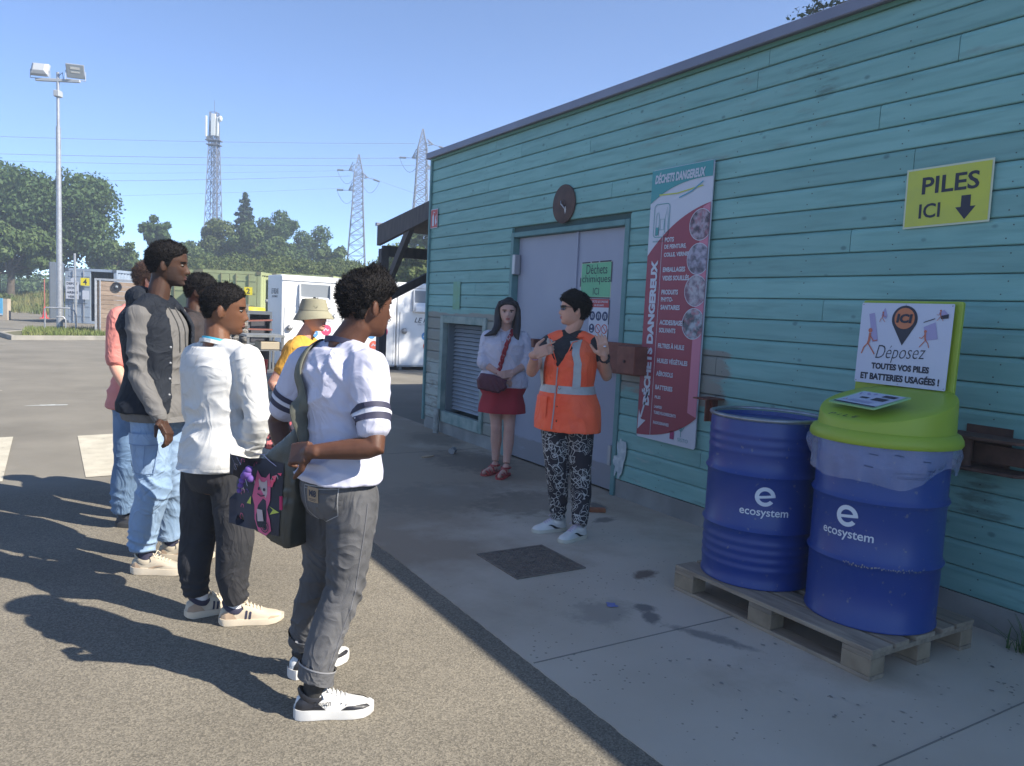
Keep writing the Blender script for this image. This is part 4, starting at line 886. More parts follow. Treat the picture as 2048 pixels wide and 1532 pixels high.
tag(MB().tube([A+u*1.95+n*2.5, A+u*1.9+n*2.5+Vector((0, 0, 3.15))], .045, 10).build('post', M_galv), 'plain thin grey post standing before the open container', 'post')
t, A, u, n, _ = container('white shipping container far behind the slatted bin store', yard(-18.0, 40), RV, M_whitec, M_greencd)
t, A, u, n, _ = container('pale green shipping container numbered 2 with closed doors', yard(-12.6+.2, 30), RV, M_greenc, M_greencd)
plate(t, A, u, n, 2.0, 1.83, .32, .3, M_numy, 'number_plate', .13, ['2'], M_pdark, [.14], .2)
t, A, u, n, _ = container('pale green shipping container right of the one numbered 2', yard(-9.72, 30.6), RV, M_greenc, M_greencd)
t, A, u, n, _ = container('pale green shipping container left of the one numbered 2', yard(-15.25, 31), RV, M_greenc, M_greencd)

# concrete low wall with pale green lid rim and a blue notice
lw = thing('low_wall', 'low beige concrete wall with pale green coping at the left edge of the yard', 'wall', (-3, 45, 0))
MB().obox((-4.6, 45.2, .5), RV, FV, (0, 0, 1), 7.0, .25, 1.0).build('wall_panel', mat('beige_concrete', (.45, .38, .30), .9, (.38, .32, .25), 2), lw)
MB().obox(Vector((-5.0, 45.2, 1.12))+Vector(RV)*0, RV, FV, (0, 0, 1), 6.2, .7, .22).build('coping', mat('pale_green_coping', (.5, .58, .38), .7), lw, bevel=.04)
e = Vector((-4.6, 45.2, .5))+Vector(RV)*2.95-Vector(FV)*.14
o = MB().obox(e+Vector((0, 0, .12)), RV, FV, (0, 0, 1), .68, .02, .8).build('notice_board', mat('notice_blue', (.10, .38, .62), .5)); tag(o, 'blue information panel on the end of the low beige wall', 'sign')
M_lw = M_pwhite
mb = MB(); O = e-Vector(FV)*.013
for k in range(5): sheet(mb, *poly2([(-.26, .36-k*.07), (-.02+.1*(k % 2), .36-k*.07), (-.02+.1*(k % 2), .40-k*.07), (-.26, .40-k*.07)]), O+Vector((0, 0, .06)), RV, (0, 0, 1))
sheet(mb, *poly2([(-.33, -.33), (.33, -.33), (.33, -.26), (-.33, -.26)]), O+Vector((0, 0, .06)), RV, (0, 0, 1)); mb.build('print', M_pwhite, o)
cn = thing('traffic_cone', 'red traffic cone standing at the edge of the dry grass', 'cone', (-.2, 47.6, 0))
MB().lathe([(.2, .03), (.12, .05), (.03, .62), (.001, .63)], (-.2, 47.6, 0), 18).build('body', mat('cone_red', (.65, .05, .05), .5), cn, smooth=True)
MB().box(-.42, .02, 47.38, 47.82, 0, .03).build('base_plate', mat('cone_base', (.5, .04, .04), .6), cn)
tag(MB().tube([(-.2, 48.9, 0), (-.2, 48.9, 2.1)], .025, 8).build('marker_post', mat('post_red', (.4, .12, .1))), 'thin reddish marker post behind the traffic cone', 'post')

# textile collection bins
M_bin = mat('white_bin_metal', (.78, .78, .77), .45, (.72, .73, .73), 1.5); M_binsh = mat('bin_seam', (.25, .27, .28), .6); M_chute = mat('chute_grey', (.2, .22, .24), .5)
M_hand = mat('print_handle', (.3, .3, .3), .4, metal=.6)
def clothes_bin(label, x0, x1, y0, depth=1.25, hh=2.08):
    t = thing('clothes_bin', label, 'clothing bin', ((x0+x1)/2, y0, 0)); b = .10
    prof = [(0, b), (0, hh-.10), (.05, hh-.02), (.15, hh), (depth, hh), (depth, b)]
    MB().loft([[(x, y0+p, z) for p, z in prof] for x in (x0, x1)]).build('body', M_bin, t, bevel=.012, smooth=30)
    MB().box(x0-.01, x1+.01, y0-.025, y0+.03, hh-.13, hh-.03).build('top_rail', M_bin, t, bevel=.01)
    MB().box(x0+.06, x1-.06, y0-.012, y0-.001, b+.03, 1.38).build('service_door', M_bin, t, bevel=.004)
    MB().box(x0+.02, x1-.02, y0-.02, y0+.02, b-.02, b+.015).box(x0+.1, x0+.2, y0+.1, y0+1.1, 0, .09).box(x1-.2, x1-.1, y0+.1, y0+1.1, 0, .09).build('skid', M_binsh, t)
    cx = (x0+x1)/2+.05
    MB().box(cx-.36, cx+.36, y0-.004, y0+.01, 1.40, 1.90).build('chute_recess', M_chute, t)
    MB().loft([[(x, y0-a, z) for a, z in ((.006, 1.36), (.16, 1.40), (.14, 1.50), (.006, 1.62))] for x in (cx-.33, cx+.33)]).build('chute_flap', M_bin, t, bevel=.01)
    for s_ in (-1, 1): MB().loft([[(cx+s_*.345+d_, y0-a, z) for a, z in ((.006, 1.36), (.1, 1.45), (.05, 1.90), (.006, 1.90))] for d_ in (-.012, .012)]).build('chute_cheek', M_bin, t)
    MB().tube([(x0+.14, y0-.05, .92), (x0+.2, y0-.05, .92)], .05, 12).ball((x0+.17, y0-.05, .93), (.07, .05, .07)).build('lock', M_hand, t, smooth=True)
    sm = MB(); sm.box(x0+.055, x0+.062, y0-.0145, y0-.012, b+.03, 1.38).box(x1-.062, x1-.055, y0-.0145, y0-.012, b+.03, 1.38); sm.build('seam', M_binsh, t)
    O = (cx-.03, y0-.013, 0); U = (1, 0, 0); V = (0, 0, 1); Nn = (0, -1, 0)
    P = lambda s2, x, z, w, h, m, nm='lettering', sh=0, bd=.01: put(t, (O[0], O[1], 0), s2, x, z, w, h, m, .003, bd, sh, U=U, V=V, N=Nn, name=nm)
    P('LE RELAIS', .12, 1.20, .78, .12, M_pdark, sh=.3); P('UNE VIE MIEUX EN FIBRE', .12, 1.10, .62, .05, M_edge)
    def c_(x, z, r, m): 
        mb = MB(); v, f = disc2(x, z, r); sheet(mb, v, f, (O[0], O[1], 0), U, V, Nn, .003); mb.build('round_logo', m, t)
        mb = MB(); v, f = line2([(x-r*.5, z-.02), (x-.1*r, z+.3*r), (x+.2*r, z-.1*r), (x+.5*r, z+.1*r)], r*.25); sheet(mb, v, f, (O[0], O[1], 0), U, V, Nn, .006); mb.build('symbol', M_pwhite, t)
    c_(.02, .82, .095, mat('logo_blue', (.08, .25, .5))); c_(.30, .90, .12, mat('logo_pink', (.6, .06, .14))); c_(.08, .58, .105, mat('logo_coral', (.65, .13, .08)))
    return t
bt = clothes_bin('white clothing collection bin nearest the green containers, side wall in view', 4.33, 5.68, 16.9)
put(bt, (4.329, 17.5, 0), 'LE RELAIS', 0, 1.72, .62, .12, M_pdark, .002, .01, U=(0, -1, 0), V=(0, 0, 1), N=(-1, 0, 0))
put(bt, (4.329, 17.5, 0), 'UNE VIE MIEUX', 0, 1.6, .5, .05, M_pdark, .002, .01, U=(0, -1, 0), V=(0, 0, 1), N=(-1, 0, 0))
clothes_bin('middle white clothing collection bin, half hidden by the man in the jersey', 5.71, 7.0, 16.9)
clothes_bin('white clothing collection bin with round logos beside the hut corner', 7.03, 8.4, 16.9)

# canopy post and beams
M_dark = mat('dark_timber', (.055, .05, .055), .8, (.085, .075, .075), 6, bump=.3, stretch=(3, 3, .6))
cp = thing('timber_canopy', 'dark timber lean-to canopy with braced post beyond the far end of the hut', 'canopy', (4.4, 10.4, 0))
YE = 11.19; zt = lambda y: 2.90-(y-9.36)*.104
def slope_beam(name, y0, y1, x0, x1, h0, h1, m=M_dark, off=0):
    mb = MB(); mb.add([(x0, y0, zt(y0)-off-h0), (x1, y0, zt(y0)-off-h0), (x1, y0, zt(y0)-off), (x0, y0, zt(y0)-off), (x0, y1, zt(y1)-off-h1), (x1, y1, zt(y1)-off-h1), (x1, y1, zt(y1)-off), (x0, y1, zt(y1)-off)],
        [(0, 3, 2, 1), (4, 5, 6, 7), (0, 1, 5, 4), (1, 2, 6, 5), (2, 3, 7, 6), (3, 0, 4, 7)]); return mb.build(name, m, cp)
slope_beam('fascia_beam', 8.86, YE, 4.28, 4.34, .22, .30)
slope_beam('roof_deck', 8.86, YE+.05, 4.342, 8.8, .05, .05)
slope_beam('back_beam', 8.86, YE, 6.0, 6.12, .5, .42, off=.06)
slope_beam('back_beam', 8.86, YE, 8.6, 8.72, .3, .3, off=.06)
MB().box(4.27, 8.82, YE-.005, YE+.06, zt(YE)-.0, zt(YE)+.045).build('edge_flashing', M_flash, cp)
MB().box(4.30, 4.42, YE-.16, YE-.03, .004, 2.36).build('post', M_dark, cp); MB().box(6.0, 6.12, YE-.16, YE-.03, .004, 2.2).build('post', M_dark, cp); MB().box(8.6, 8.72, YE-.16, YE-.03, .004, 2.3).build('post', M_dark, cp)
MB().beam((4.34, YE-.14, 1.62), (4.34, 10.05, 2.62), .07, .12).build('brace', M_dark, cp)
MB().beam((4.42, YE-.10, 1.62), (5.9, YE-.10, 2.42), .09, .12).build('brace', M_dark, cp)
MB().beam((6.06, YE-.14, 1.5), (6.06, 9.9, 2.3), .07, .14).build('brace', M_dark, cp)
MB().beam((4.34, YE-.1, 2.33), (6.0, YE-.1, 2.33), .1, .16).build('cross_beam', M_dark, cp)

# reuse corner: table, cabinet, gabion, pallet, buckets, yellow-lidded drums
M_steel = mat('dull_steel', (.2, .21, .22), .5, (.14, .15, .16), 8, metal=.3)
M_tabtop = mat('table_top_grey', (.22, .23, .23), .5, (.16, .17, .17), 6)
tb = thing('steel_table', 'worn grey metal table with lower shelf among the salvage behind the hat woman', 'table', (3.9, 14.0, 0))
tx0, tx1, ty0, ty1 = 2.9, 3.55, 13.6, 14.3
MB().box(tx0, tx1, ty0, ty1, .86, .90).build('tabletop', M_tabtop, tb)
for x in (tx0+.03, tx1-.03):
    for y in (ty0+.03, ty1-.03): MB().box(x-.018, x+.018, y-.018, y+.018, 0, .86).build('leg', M_steel, tb)
for z in (.62, .22): MB().box(tx0+.05, tx1-.05, ty0+.05, ty1-.05, z, z+.02).build('shelf', M_steel, tb)
tag(MB().box(3.15, 3.5, 13.65, 14.1, .642, .78).build('drawer', mat('drawer_beige', (.4, .34, .24), .7), bevel=.01), 'beige drawer box on the upper shelf of the steel table', 'box')
tag(MB().box(2.97, 3.2, 13.7, 14.1, .242, .50).build('crate', M_steel, bevel=.01), 'dark crate on the lower shelf of the steel table', 'crate')
rb = thing('red_bucket', 'bright red tub on a pale slab below the table', 'bucket', (3.25, 13.2, .3))
MB().lathe([(.085, .262), (.105, .50), (.11, .505), (.10, .50), (.08, .28), (.001, .275)], (3.055, 13.15, 0), 20).build('tub', mat('tub_red', (.7, .05, .03), .45), rb, smooth=35)
tag(MB().box(2.8, 3.5, 12.95, 13.45, .004, .26).build('concrete_block', mat('pale_slab', (.36, .33, .28), .9, (.3, .27, .23), 5), bevel=.01), 'pale concrete block carrying the red tub', 'block')
cb = thing('dark_cabinet', 'dark grey metal cabinet with open shelf left of the white clothing bins', 'cabinet', (3.7, 15.6, 0))
mb = MB(); mb.box(3.30, 3.76, 15.4, 16.2, 1.22, 1.28).box(3.30, 3.34, 15.4, 16.2, 0, 1.22).box(3.72, 3.76, 15.4, 16.2, 0, 1.22).box(3.34, 3.72, 16.15, 16.2, 0, 1.22).box(3.34, 3.72, 15.45, 16.15, .62, .66); mb.build('carcass', mat('cabinet_dark', (.10, .115, .13), .5), cb)
tag(MB().box(3.37, 3.69, 15.5, 16.1, .66, 1.1).build('appliance', mat('appliance_dark', (.06, .06, .07), .5), bevel=.02), 'dark appliance shut inside the open metal cabinet', 'appliance')
for k, zz in enumerate((.95, 1.12)): tag(MB().obox((3.45, 15.36, zz-.02), (1, 0, .06*k), (0, 1, 0), (0, 0, 1), .62, .04, .03).build('bar', mat('rusty_bar%d' % k, (.22, .08, .06), .7)), ('lower' if k == 0 else 'upper')+' rusty bar lying across the front of the dark cabinet', 'bar')
gb = thing('gabion', 'wire cage of grey stones beside the dark metal cabinet', 'gabion', (2.6, 15.2, 0))
M_stone = mat('gabion_stone', (.24, .21, .17), .9, (.16, .15, .13), 6, rnd=.3)
stone = None
for i in range(7):
    for k in range(10):
        x, z = 2.34+i*.135+random.uniform(-.02, .02), .09+k*.135+random.uniform(-.02, .02)
        if stone is None:
            sm_ = MB().ball((0, 0, 0), (.075, .06, .06), 8, 5); so = sm_.build('stone', M_stone, gb); stone = so
        else:
            so = stone.copy(); COL.objects.link(so)
        so.location = (x, 15.0+random.uniform(-.02, .02), z); so.rotation_euler = (random.random(), random.random()*3, random.random())
mb = MB(); mb.box(2.3, 3.24, 15.06, 15.7, .01, 1.38); mb.build('stone_core', mat('gabion_core', (.08, .075, .07), .9), gb)
mb = MB()
for i in range(7): mb.box(2.3+i*.15, 2.306+i*.15, 14.93, 14.935, 0, 1.4)
for k in range(10): mb.box(2.3, 3.24, 14.925, 14.93, k*.155, .006+k*.155)
mb.build('wire_cage', M_galv, gb)
M_yel = mat('yellow_lid', (.72, .55, .02), .45)
for k, (x, y, r, z, lb) in enumerate(((4.22, 19.6, .38, 1.24, 'larger dark bin with flat yellow lid before the green containers'), (4.85, 19.9, .25, 1.12, 'smaller dark bin with yellow lid half hidden behind the white bin'))):
    t = thing('lidded_bin', lb, 'bin', (x, y, 0))
    MB().lathe([(r*.8, 0), (r*.92, z-.02)], (x, y, 0), 24).build('body', mat('bin_dark%d' % k, (.09, .09, .09), .7), t, smooth=35)
    MB().lathe([(r, z-.03), (r*1.04, z), (r, z+.07), (r*.3, z+.09), (.001, z+.09)], (x, y, 0), 28).build('lid', M_yel, t, smooth=35)
pp_ = thing('hand_pump', 'small grey valve stack standing behind the yellow-lidded bins', 'valve', (5.0, 20.6, 0))
MB().tube([(5.02, 20.6, 0), (5.02, 20.6, 1.62)], .06, 10).build('stem', M_steel, pp_); MB().tube([(4.86, 20.6, 1.48), (5.18, 20.6, 1.48)], .05, 10).build('tee', M_steel, pp_)

# lattice towers ------------------------------------------------------
M_lat = mat('lattice_steel', (.13, .14, .17), .7)
def lattice(mb, c_, z0, z1, w0, w1, nseg, r=.06, rot=.5):
    P = lambda k, z: Vector(c_)+Vector((cos(rot+k*pi/2)*(w0+(w1-w0)*(z-z0)/(z1-z0))*.7071, sin(rot+k*pi/2)*(w0+(w1-w0)*(z-z0)/(z1-z0))*.7071, z))
    zs = [z0+(z1-z0)*(1-(1-i/nseg)**1.25) for i in range(nseg+1)]
    for k in range(4):
        mb.beam(P(k, z0), P(k, z1), r*1.7, r*1.7, (0, 1, 0))
        for a_, b_ in zip(zs, zs[1:]):
            mb.beam(P(k, a_), P(k+1, b_), r, r); mb.beam(P(k+1, a_), P(k, b_), r, r)
            mb.beam(P(k, b_), P(k+1, b_), r, r)
def pylon(label, base, ztop, arms, w0=3.4, wl=1.5):
    t = thing('electricity_pylon', label, 'pylon', base); base = Vector(base); zk = ztop*.70
    mb = MB(); lattice(mb, base, 0, zk, w0, wl, 11, .062); lattice(mb, base, zk, ztop-2.6, wl, wl*.8, 6, .052); lattice(mb, base, ztop-2.6, ztop, wl*.8, .12, 4, .045); mb.build('lattice_mast', M_lat, t)
    out = []
    for side, z, l in arms:
        mb = MB(); tip = base+Vector(RV)*side*(l*.30+.65)+Vector((0, 0, z)); w = wl*.45
        for s_ in (-1, 1):
            mb.beam(base+Vector(RV)*side*w+Vector(FV)*s_*w+Vector((0, 0, z)), tip, .08, .08); mb.beam(base+Vector(RV)*side*w+Vector(FV)*s_*w+Vector((0, 0, z+(1.1 if side < 0 else .55))), tip, .08, .08)
            for q_ in (.3, .6): mb.beam((base+Vector(RV)*side*w+Vector(FV)*s_*w+Vector((0, 0, z))).lerp(tip, q_), (base+Vector(RV)*side*w+Vector(FV)*s_*w+Vector((0, 0, z+.8))).lerp(tip, q_), .06, .06)
        mb.build('cross_arm', M_lat, t); out.append((side, tip))
        d = Vector((side*RV[0], side*RV[1], -.28 if side > 0 else 0)).normalized()
        a_ = tip+d*.1; b_ = tip+d*1.7
        mb = MB(); mb.tube([tip, b_], .035, 6); mb.tube([a_+d*.7, b_], .13, 8); mb.build('insulator', M_lat, t)
        j = [b_.lerp(tip-Vector(RV)*side*1.2, k/8)-Vector((0, 0, 1.9*(1-(2*k/8-1)**2))) for k in range(9)]
        MB().tube([tuple(p) for p in j], .03, 5).build('jumper', M_lat, t)
    return t, out
D1_, D2_ = 112, 106
B1 = yard(-D1_*(1024-718)/1530*.995+.0, D1_); B2 = yard(-D2_*(1024-845)/1530, D2_)
def zat(px_u, px_v, d):
    ray = F_*1530+R2*(px_u-1024)+U2*(766-px_v); ray = ray/ray.dot(FV)*d; return Vector((ray[0], ray[1], 1.5+ray[2]))
T1 = zat(718, 309, D1_); T2 = zat(846, 258, D2_)
p1, a1 = pylon('lattice electricity pylon standing between the antenna mast and the canopy', (T1.x, T1.y, 0), T1.z, [(-1, T1.z-2.3, 2.4), (1, T1.z-3.2, 2.6), (-1, T1.z-5.1, 2.3)])
p2, a2 = pylon('lattice electricity pylon rising right behind the dark timber canopy', (T2.x, T2.y, 0), T2.z, [(1, T2.z-2.0, 2.8), (-1, T2.z-3.9, 2.3), (1, T2.z-5.2, 2.8)])
# wires
M_wire = mat('wire', (.22, .24, .28), .6)
def wire(a, b, sag, label, r=.03):
    a, b = Vector(a), Vector(b)
    pts = [tuple(a.lerp(b, k/16)-Vector((0, 0, sag*(1-(2*k/16-1)**2)))) for k in range(17)]
    o = MB().tube(pts, r*.62, 5).build('power_line', M_wire); tag(o, label, 'power line', 'power lines across the sky'); return o
LF = Vector(-RV)*70-Vector(FV)*12
labs = ['topmost power line crossing the sky behind the antenna mast', 'thick second power line from the top, ending at the left arm of the rear pylon', 'third power line from the top crossing behind the antenna mast', 'faint power line ending at the upper left arm of the nearer pylon', 'heavier power line reaching the middle of the nearer pylon', 'lowest faint power line, ending at the lower left arm of the nearer pylon']
labs.reverse()
e2 = T2+Vector((0, 0, -4.0)); 
for (u0, v0, uu, vv, d, rr) in ((-60, 271, 832, 287, 108, .045), (-60, 306, 812, 316, 108, .05), (-60, 320, 830, 331, 108, .04), (-60, 344, 690, 341, 112, .025), (-60, 362, 700, 352, 112, .045), (-60, 396, 688, 376, 112, .025)):
    wire(zat(u0, v0, d-6), zat(uu, vv, d), .25, labs.pop(), rr)
for (u0, v0, uu, vv, d, lb) in ((742, 355, 905, 408, 112, 'power line sloping down right from the nearer pylon to the canopy'), (876, 292, 1000, 322, 106, 'power line sloping down right from the rear pylon behind the hut roof')):
    wire(zat(u0, v0, d), zat(uu, vv, d), .2, lb, .03)
# antenna mast
TM = zat(429, 222, 92)
am = thing('antenna_mast', 'slender lattice telecom mast with white panel antennas at its top', 'mast', (TM.x, TM.y, 0)); Bm = Vector((TM.x, TM.y, 0))
mb = MB(); lattice(mb, Bm, 0, TM.z-1.5, 2.1, .8, 18, .045, .2); lattice(mb, Bm, TM.z-1.5-2.0, TM.z-.2, .8, .8, 2, .045, .2); mb.build('lattice_mast', M_lat, am)
mb = MB(); lattice(mb, Bm+Vector(RV)*.2, 2, TM.z-3.4, .45, .45, 16, .03, .2); mb.build('cable_ladder', M_lat, am)
M_ant = mat('antenna_white', (.62, .65, .65), .5)
for (r, z, w, h) in ((-.72, -1.9, .22, 2.4), (.12, -1.7, .52, 2.5), (.62, -1.9, .22, 2.2)): MB().obox(Bm+Vector(RV)*r-Vector(FV)*.6+Vector((0, 0, TM.z+z)), RV, FV, (0, 0, 1), w, .2, h).build('panel_antenna', M_ant, am, bevel=.03)
MB().ball(Bm+Vector(RV)*.95-Vector(FV)*.6+Vector((0, 0, TM.z-1.0)), (.22, .2, .35)).build('dish', M_ant, am, smooth=True)
for z in (-3.4, -3.9): MB().obox(Bm+Vector((0, 0, TM.z+z)), RV, FV, (0, 0, 1), 1.7-.2*(z < -3.6), 1.2, .09).build('platform', M_lat, am)
mb = MB()
for r in (-.6, -.35, .45, .7): mb.obox(Bm+Vector(RV)*r-Vector(FV)*.5+Vector((0, 0, TM.z-3.2+.3*(r > 0))), RV, FV, (0, 0, 1), .2, .2, .5)
mb.build('radio_units', M_steel, am, kind='stuff'); MB().tube([Bm+Vector((0, 0, TM.z-.3)), Bm+Vector((0, 0, TM.z+1.2))], .03, 5).build('aerial', M_lat, am)

# ------------------------------------------------------------------ trees
def leaf_mat(name, a, b_, c_=None):
    m = mat(name, a, .65, spec=.25); t = m.node_tree; N = t.nodes; L = t.links; bb = N['Principled BSDF']
    g_ = N.new('ShaderNodeNewGeometry'); r = N.new('ShaderNodeValToRGB'); r.color_ramp.elements[0].color = (*a, 1); r.color_ramp.elements[1].color = (*b_, 1)
    L.new(g_.outputs['Random Per Island'], r.inputs[0]); L.new(r.outputs[0], bb.inputs['Base Color'])
    tr_ = N.new('ShaderNodeBsdfTranslucent'); L.new(r.outputs[0], tr_.inputs[0]); ms = N.new('ShaderNodeMixShader'); ms.inputs[0].default_value = .3
    out = [x for x in N if x.type == 'OUTPUT_MATERIAL'][0]; L.new(bb.outputs[0], ms.inputs[1]); L.new(tr_.outputs[0], ms.inputs[2]); L.new(ms.outputs[0], out.inputs[0]); return m
M_leafA = leaf_mat('oak_leaves', (.05, .095, .035), (.10, .155, .055)); M_leafB = leaf_mat('ash_leaves', (.065, .11, .035), (.13, .18, .06))
M_leafC = leaf_mat('conifer_needles', (.03, .06, .035), (.06, .095, .05)); M_leafD = leaf_mat('scrub_leaves', (.06, .095, .025), (.13, .16, .05))
M_bark = mat('bark', (.07, .055, .04), .95, (.11, .09, .07), 6, bump=.6, bscale=12)
def leaves(centres, radii, n, size, squash=1.0, seed=0):
    """leaf cards scattered through the clumps; returns a mesh"""
    rg = np.random.default_rng(seed); c_ = np.asarray(centres); r = np.asarray(radii); w = r**2; w = w/w.sum()
    idx = rg.choice(len(c_), n, p=w); d = rg.normal(size=(n, 3)); d /= np.linalg.norm(d, axis=1)[:, None]
    rad = (.55+.5*rg.random(n)**.6)*(1+.25*rg.normal(size=n)*.5)
    p = c_[idx]+d*rad[:, None]*r[idx][:, None]*np.array([1, 1, squash])
    nrm = d+rg.normal(size=(n, 3))*.7; nrm /= np.linalg.norm(nrm, axis=1)[:, None]
    a_ = np.cross(nrm, rg.normal(size=(n, 3))); a_ /= np.linalg.norm(a_, axis=1)[:, None]; b_ = np.cross(nrm, a_)
    s_ = size*(.6+.8*rg.random(n))[:, None]
    v = np.stack([p-a_*s_, p-b_*s_*.55, p+a_*s_, p+b_*s_*.55], 1).reshape(-1, 3)
    me = bpy.data.meshes.new('leaves'); me.vertices.add(4*n); me.vertices.foreach_set('co', v.ravel()); me.loops.add(4*n); me.polygons.add(n)
    me.loops.foreach_set('vertex_index', np.arange(4*n)); me.polygons.foreach_set('loop_start', np.arange(0, 4*n, 4)); me.polygons.foreach_set('loop_total', np.full(n, 4)); me.update(); me.validate(); return me
def tree(name, label, cat, base, rx, rz, zc, n, size, m, clumps=26, seed=0, trunk=.3, conifer=False, group=None, clump_r=(.15, .36)):
    rg = random.Random(seed); base = Vector(base); t = thing(name, label, cat, base, group=group); C_, R__ = [], []
    mb = MB(); limbs = []
    if conifer:
        for k in range(clumps):
            f = (k+.5)/clumps; rr = rx*(1-f)**.85*(.75+.5*rg.random()); a_ = k*2.4
            for q_ in (.35, .75): C_.append((base.x+cos(a_)*rr*q_, base.y+sin(a_)*rr*q_, base.z+zc-rz+2*rz*f-.1*rr*q_)); R__.append(.16*rx*(1.2-f)+.12)
    else:
        for k in range(clumps):
            while True:
                p = Vector((rg.uniform(-1, 1), rg.uniform(-1, 1), rg.uniform(-1, 1)))
                if .35 < p.length < 1.0: break
            q_ = rg.uniform(*clump_r)*min(rx, rz); k2 = 1-q_/max(rx, rz)*.8
            C_.append((base.x+p.x*rx*k2, base.y+p.y*rx*k2, base.z+zc+p.z*rz*k2*(1 if p.z > 0 else .85))); R__.append(q_)
    top = base+Vector((0, 0, zc+(rz*.9 if conifer else 0)))
    mb.tube([base-Vector((0, 0, .3)), base+Vector((.1, 0, zc*.45)), top], [trunk, trunk*.75, trunk*.2], 9)
    if not conifer:
        for c_ in C_[:14]:
            s_ = base+Vector((0, 0, zc*rg.uniform(.35, .8))); e_ = Vector(c_); m_ = s_.lerp(e_, .5)+Vector((0, 0, -.1*rx)); mb.tube([s_, m_, e_], [trunk*.35, trunk*.22, trunk*.07], 6)
    mb.build('trunk', M_bark, t, smooth=True)
    me = leaves(C_, R__, n, size, .6 if conifer else .85, seed); obj('crown', me, m, t)
    return t
def gpt(u_, d, dz=0): p = zat(u_, 620, d); return (p.x, p.y, ground_z(p.x, p.y)+dz)
tree('oak_tree', 'broad dense oak behind the lamp post, trunk low on its left', 'tree', gpt(112, 58), 4.6, 4.9, 5.95, 30000, .15, M_leafA, 95, 3, .42)
tree('oak_tree', 'tall oak cut by the left edge of the picture', 'tree', gpt(-10, 60), 4.6, 5.0, 6.0, 27000, .15, M_leafA, 85, 5, .4)
tree('oak_tree', 'lower spreading oak bough mass at the far left under the tall oak', 'tree', gpt(20, 54), 3.4, 2.4, 3.6, 12000, .16, M_leafB, 34, 6, .3)
tree('small_tree', 'low round tree between the oak and the tall hooded man', 'tree', gpt(228, 60), 2.1, 1.8, 1.9, 7000, .14, M_leafB, 26, 8, .2)
tree('small_tree', 'small sparse tree showing just behind the head of the tall man', 'tree', gpt(313, 66), 1.6, 1.7, 3.6, 4500, .13, M_leafA, 20, 9, .2)
tree('small_tree', 'low bushy tree right behind the face of the tall man', 'tree', gpt(365, 68), 2.8, 1.9, 1.2, 7000, .14, M_leafB, 28, 10, .2)
tree('conifer', 'pointed dark conifer rising behind the green containers', 'tree', gpt(487, 78), 2.4, 3.4, 4.9, 9000, .15, M_leafC, 44, 11, .25, True)
tree('ash_tree', 'rounded tree at the foot of the antenna mast', 'tree', gpt(442, 72), 2.9, 2.7, 2.3, 12000, .15, M_leafD, 34, 12, .25)
tree('ash_tree', 'wide rounded tree right of the conifer', 'tree', gpt(583, 76), 4.4, 3.2, 3.1, 18000, .15, M_leafA, 44, 13, .3)
tree('ash_tree', 'bushy tree in front of the wide rounded tree', 'tree', gpt(520, 70), 3.1, 2.2, 2.3, 12000, .15, M_leafB, 34, 14, .3)
tree('ash_tree', 'small tree just left of the nearer pylon', 'tree', gpt(668, 72), 2.2, 1.6, 1.5, 7000, .14, M_leafB, 26, 15, .2)
tree('bushy_tree', 'sunlit bushy tree under the canopy next to the hut corner', 'tree', gpt(838, 36), 1.8, 1.7, 3.2, 10000, .10, M_leafD, 34, 16, .2)
tree('bushy_tree', 'bushy tree seen between the canopy braces', 'tree', gpt(795, 38), 1.6, 1.5, 2.6, 8000, .10, M_leafB, 30, 17, .2)
tree('ash_tree', 'tree beyond the white bins hidden partly by the canopy', 'tree', gpt(900, 50), 3.6, 3, 4.0, 8000, .14, M_leafB, 30, 18, .3)
# continuous scrub on the bank: too many bushes to count
C_, R__ = [], []; rg = random.Random(4)
for k in range(420):
    u_ = rg.uniform(-80, 900); d = rg.uniform(47, 60); p = zat(u_, 620, d)
    dens = 1 if u_ > 150 else .25
    if rg.random() > dens: continue
    r = rg.uniform(.35, .9)*(1.15 if u_ > 350 else .75); C_.append((p.x, p.y, ground_z(p.x, p.y)+r*.35)); R__.append(r)
me = leaves(C_, R__, 60000, .10, .7, 41); o = obj('scrub', me, M_leafD, kind='stuff'); tag(o, 'continuous scrub covering the bank behind the containers', 'scrub')
C_, R__ = [], []
for k in range(260):
    u_ = rg.uniform(-600, 1500); d = rg.uniform(85, 120); p = zat(u_, 620, d); r = rg.uniform(2.0, 4.2)*(.8 if u_ < 750 else 1)
    C_.append((p.x, p.y, ground_z(p.x, p.y)+r*.2)); R__.append(r)
me = leaves(C_, R__, 60000, .28, .7, 43); o = obj('far_wood', me, M_leafA, kind='stuff'); tag(o, 'far line of woodland closing the horizon beyond the bank', 'woodland')
def mg():
    u_ = random.uniform(-200, 880); d = random.uniform(45, 60); p = zat(u_, 620, d); return (p.x, p.y, ground_z(p.x, p.y)-.03)
tag(grass_patch('meadow_grass', mg, 26000, .2, .6, mat('dry_grass', (.20, .18, .07), .9, (.10, .14, .04), .6), .03), 'tall drying grass on the bank behind the yard', 'grass')
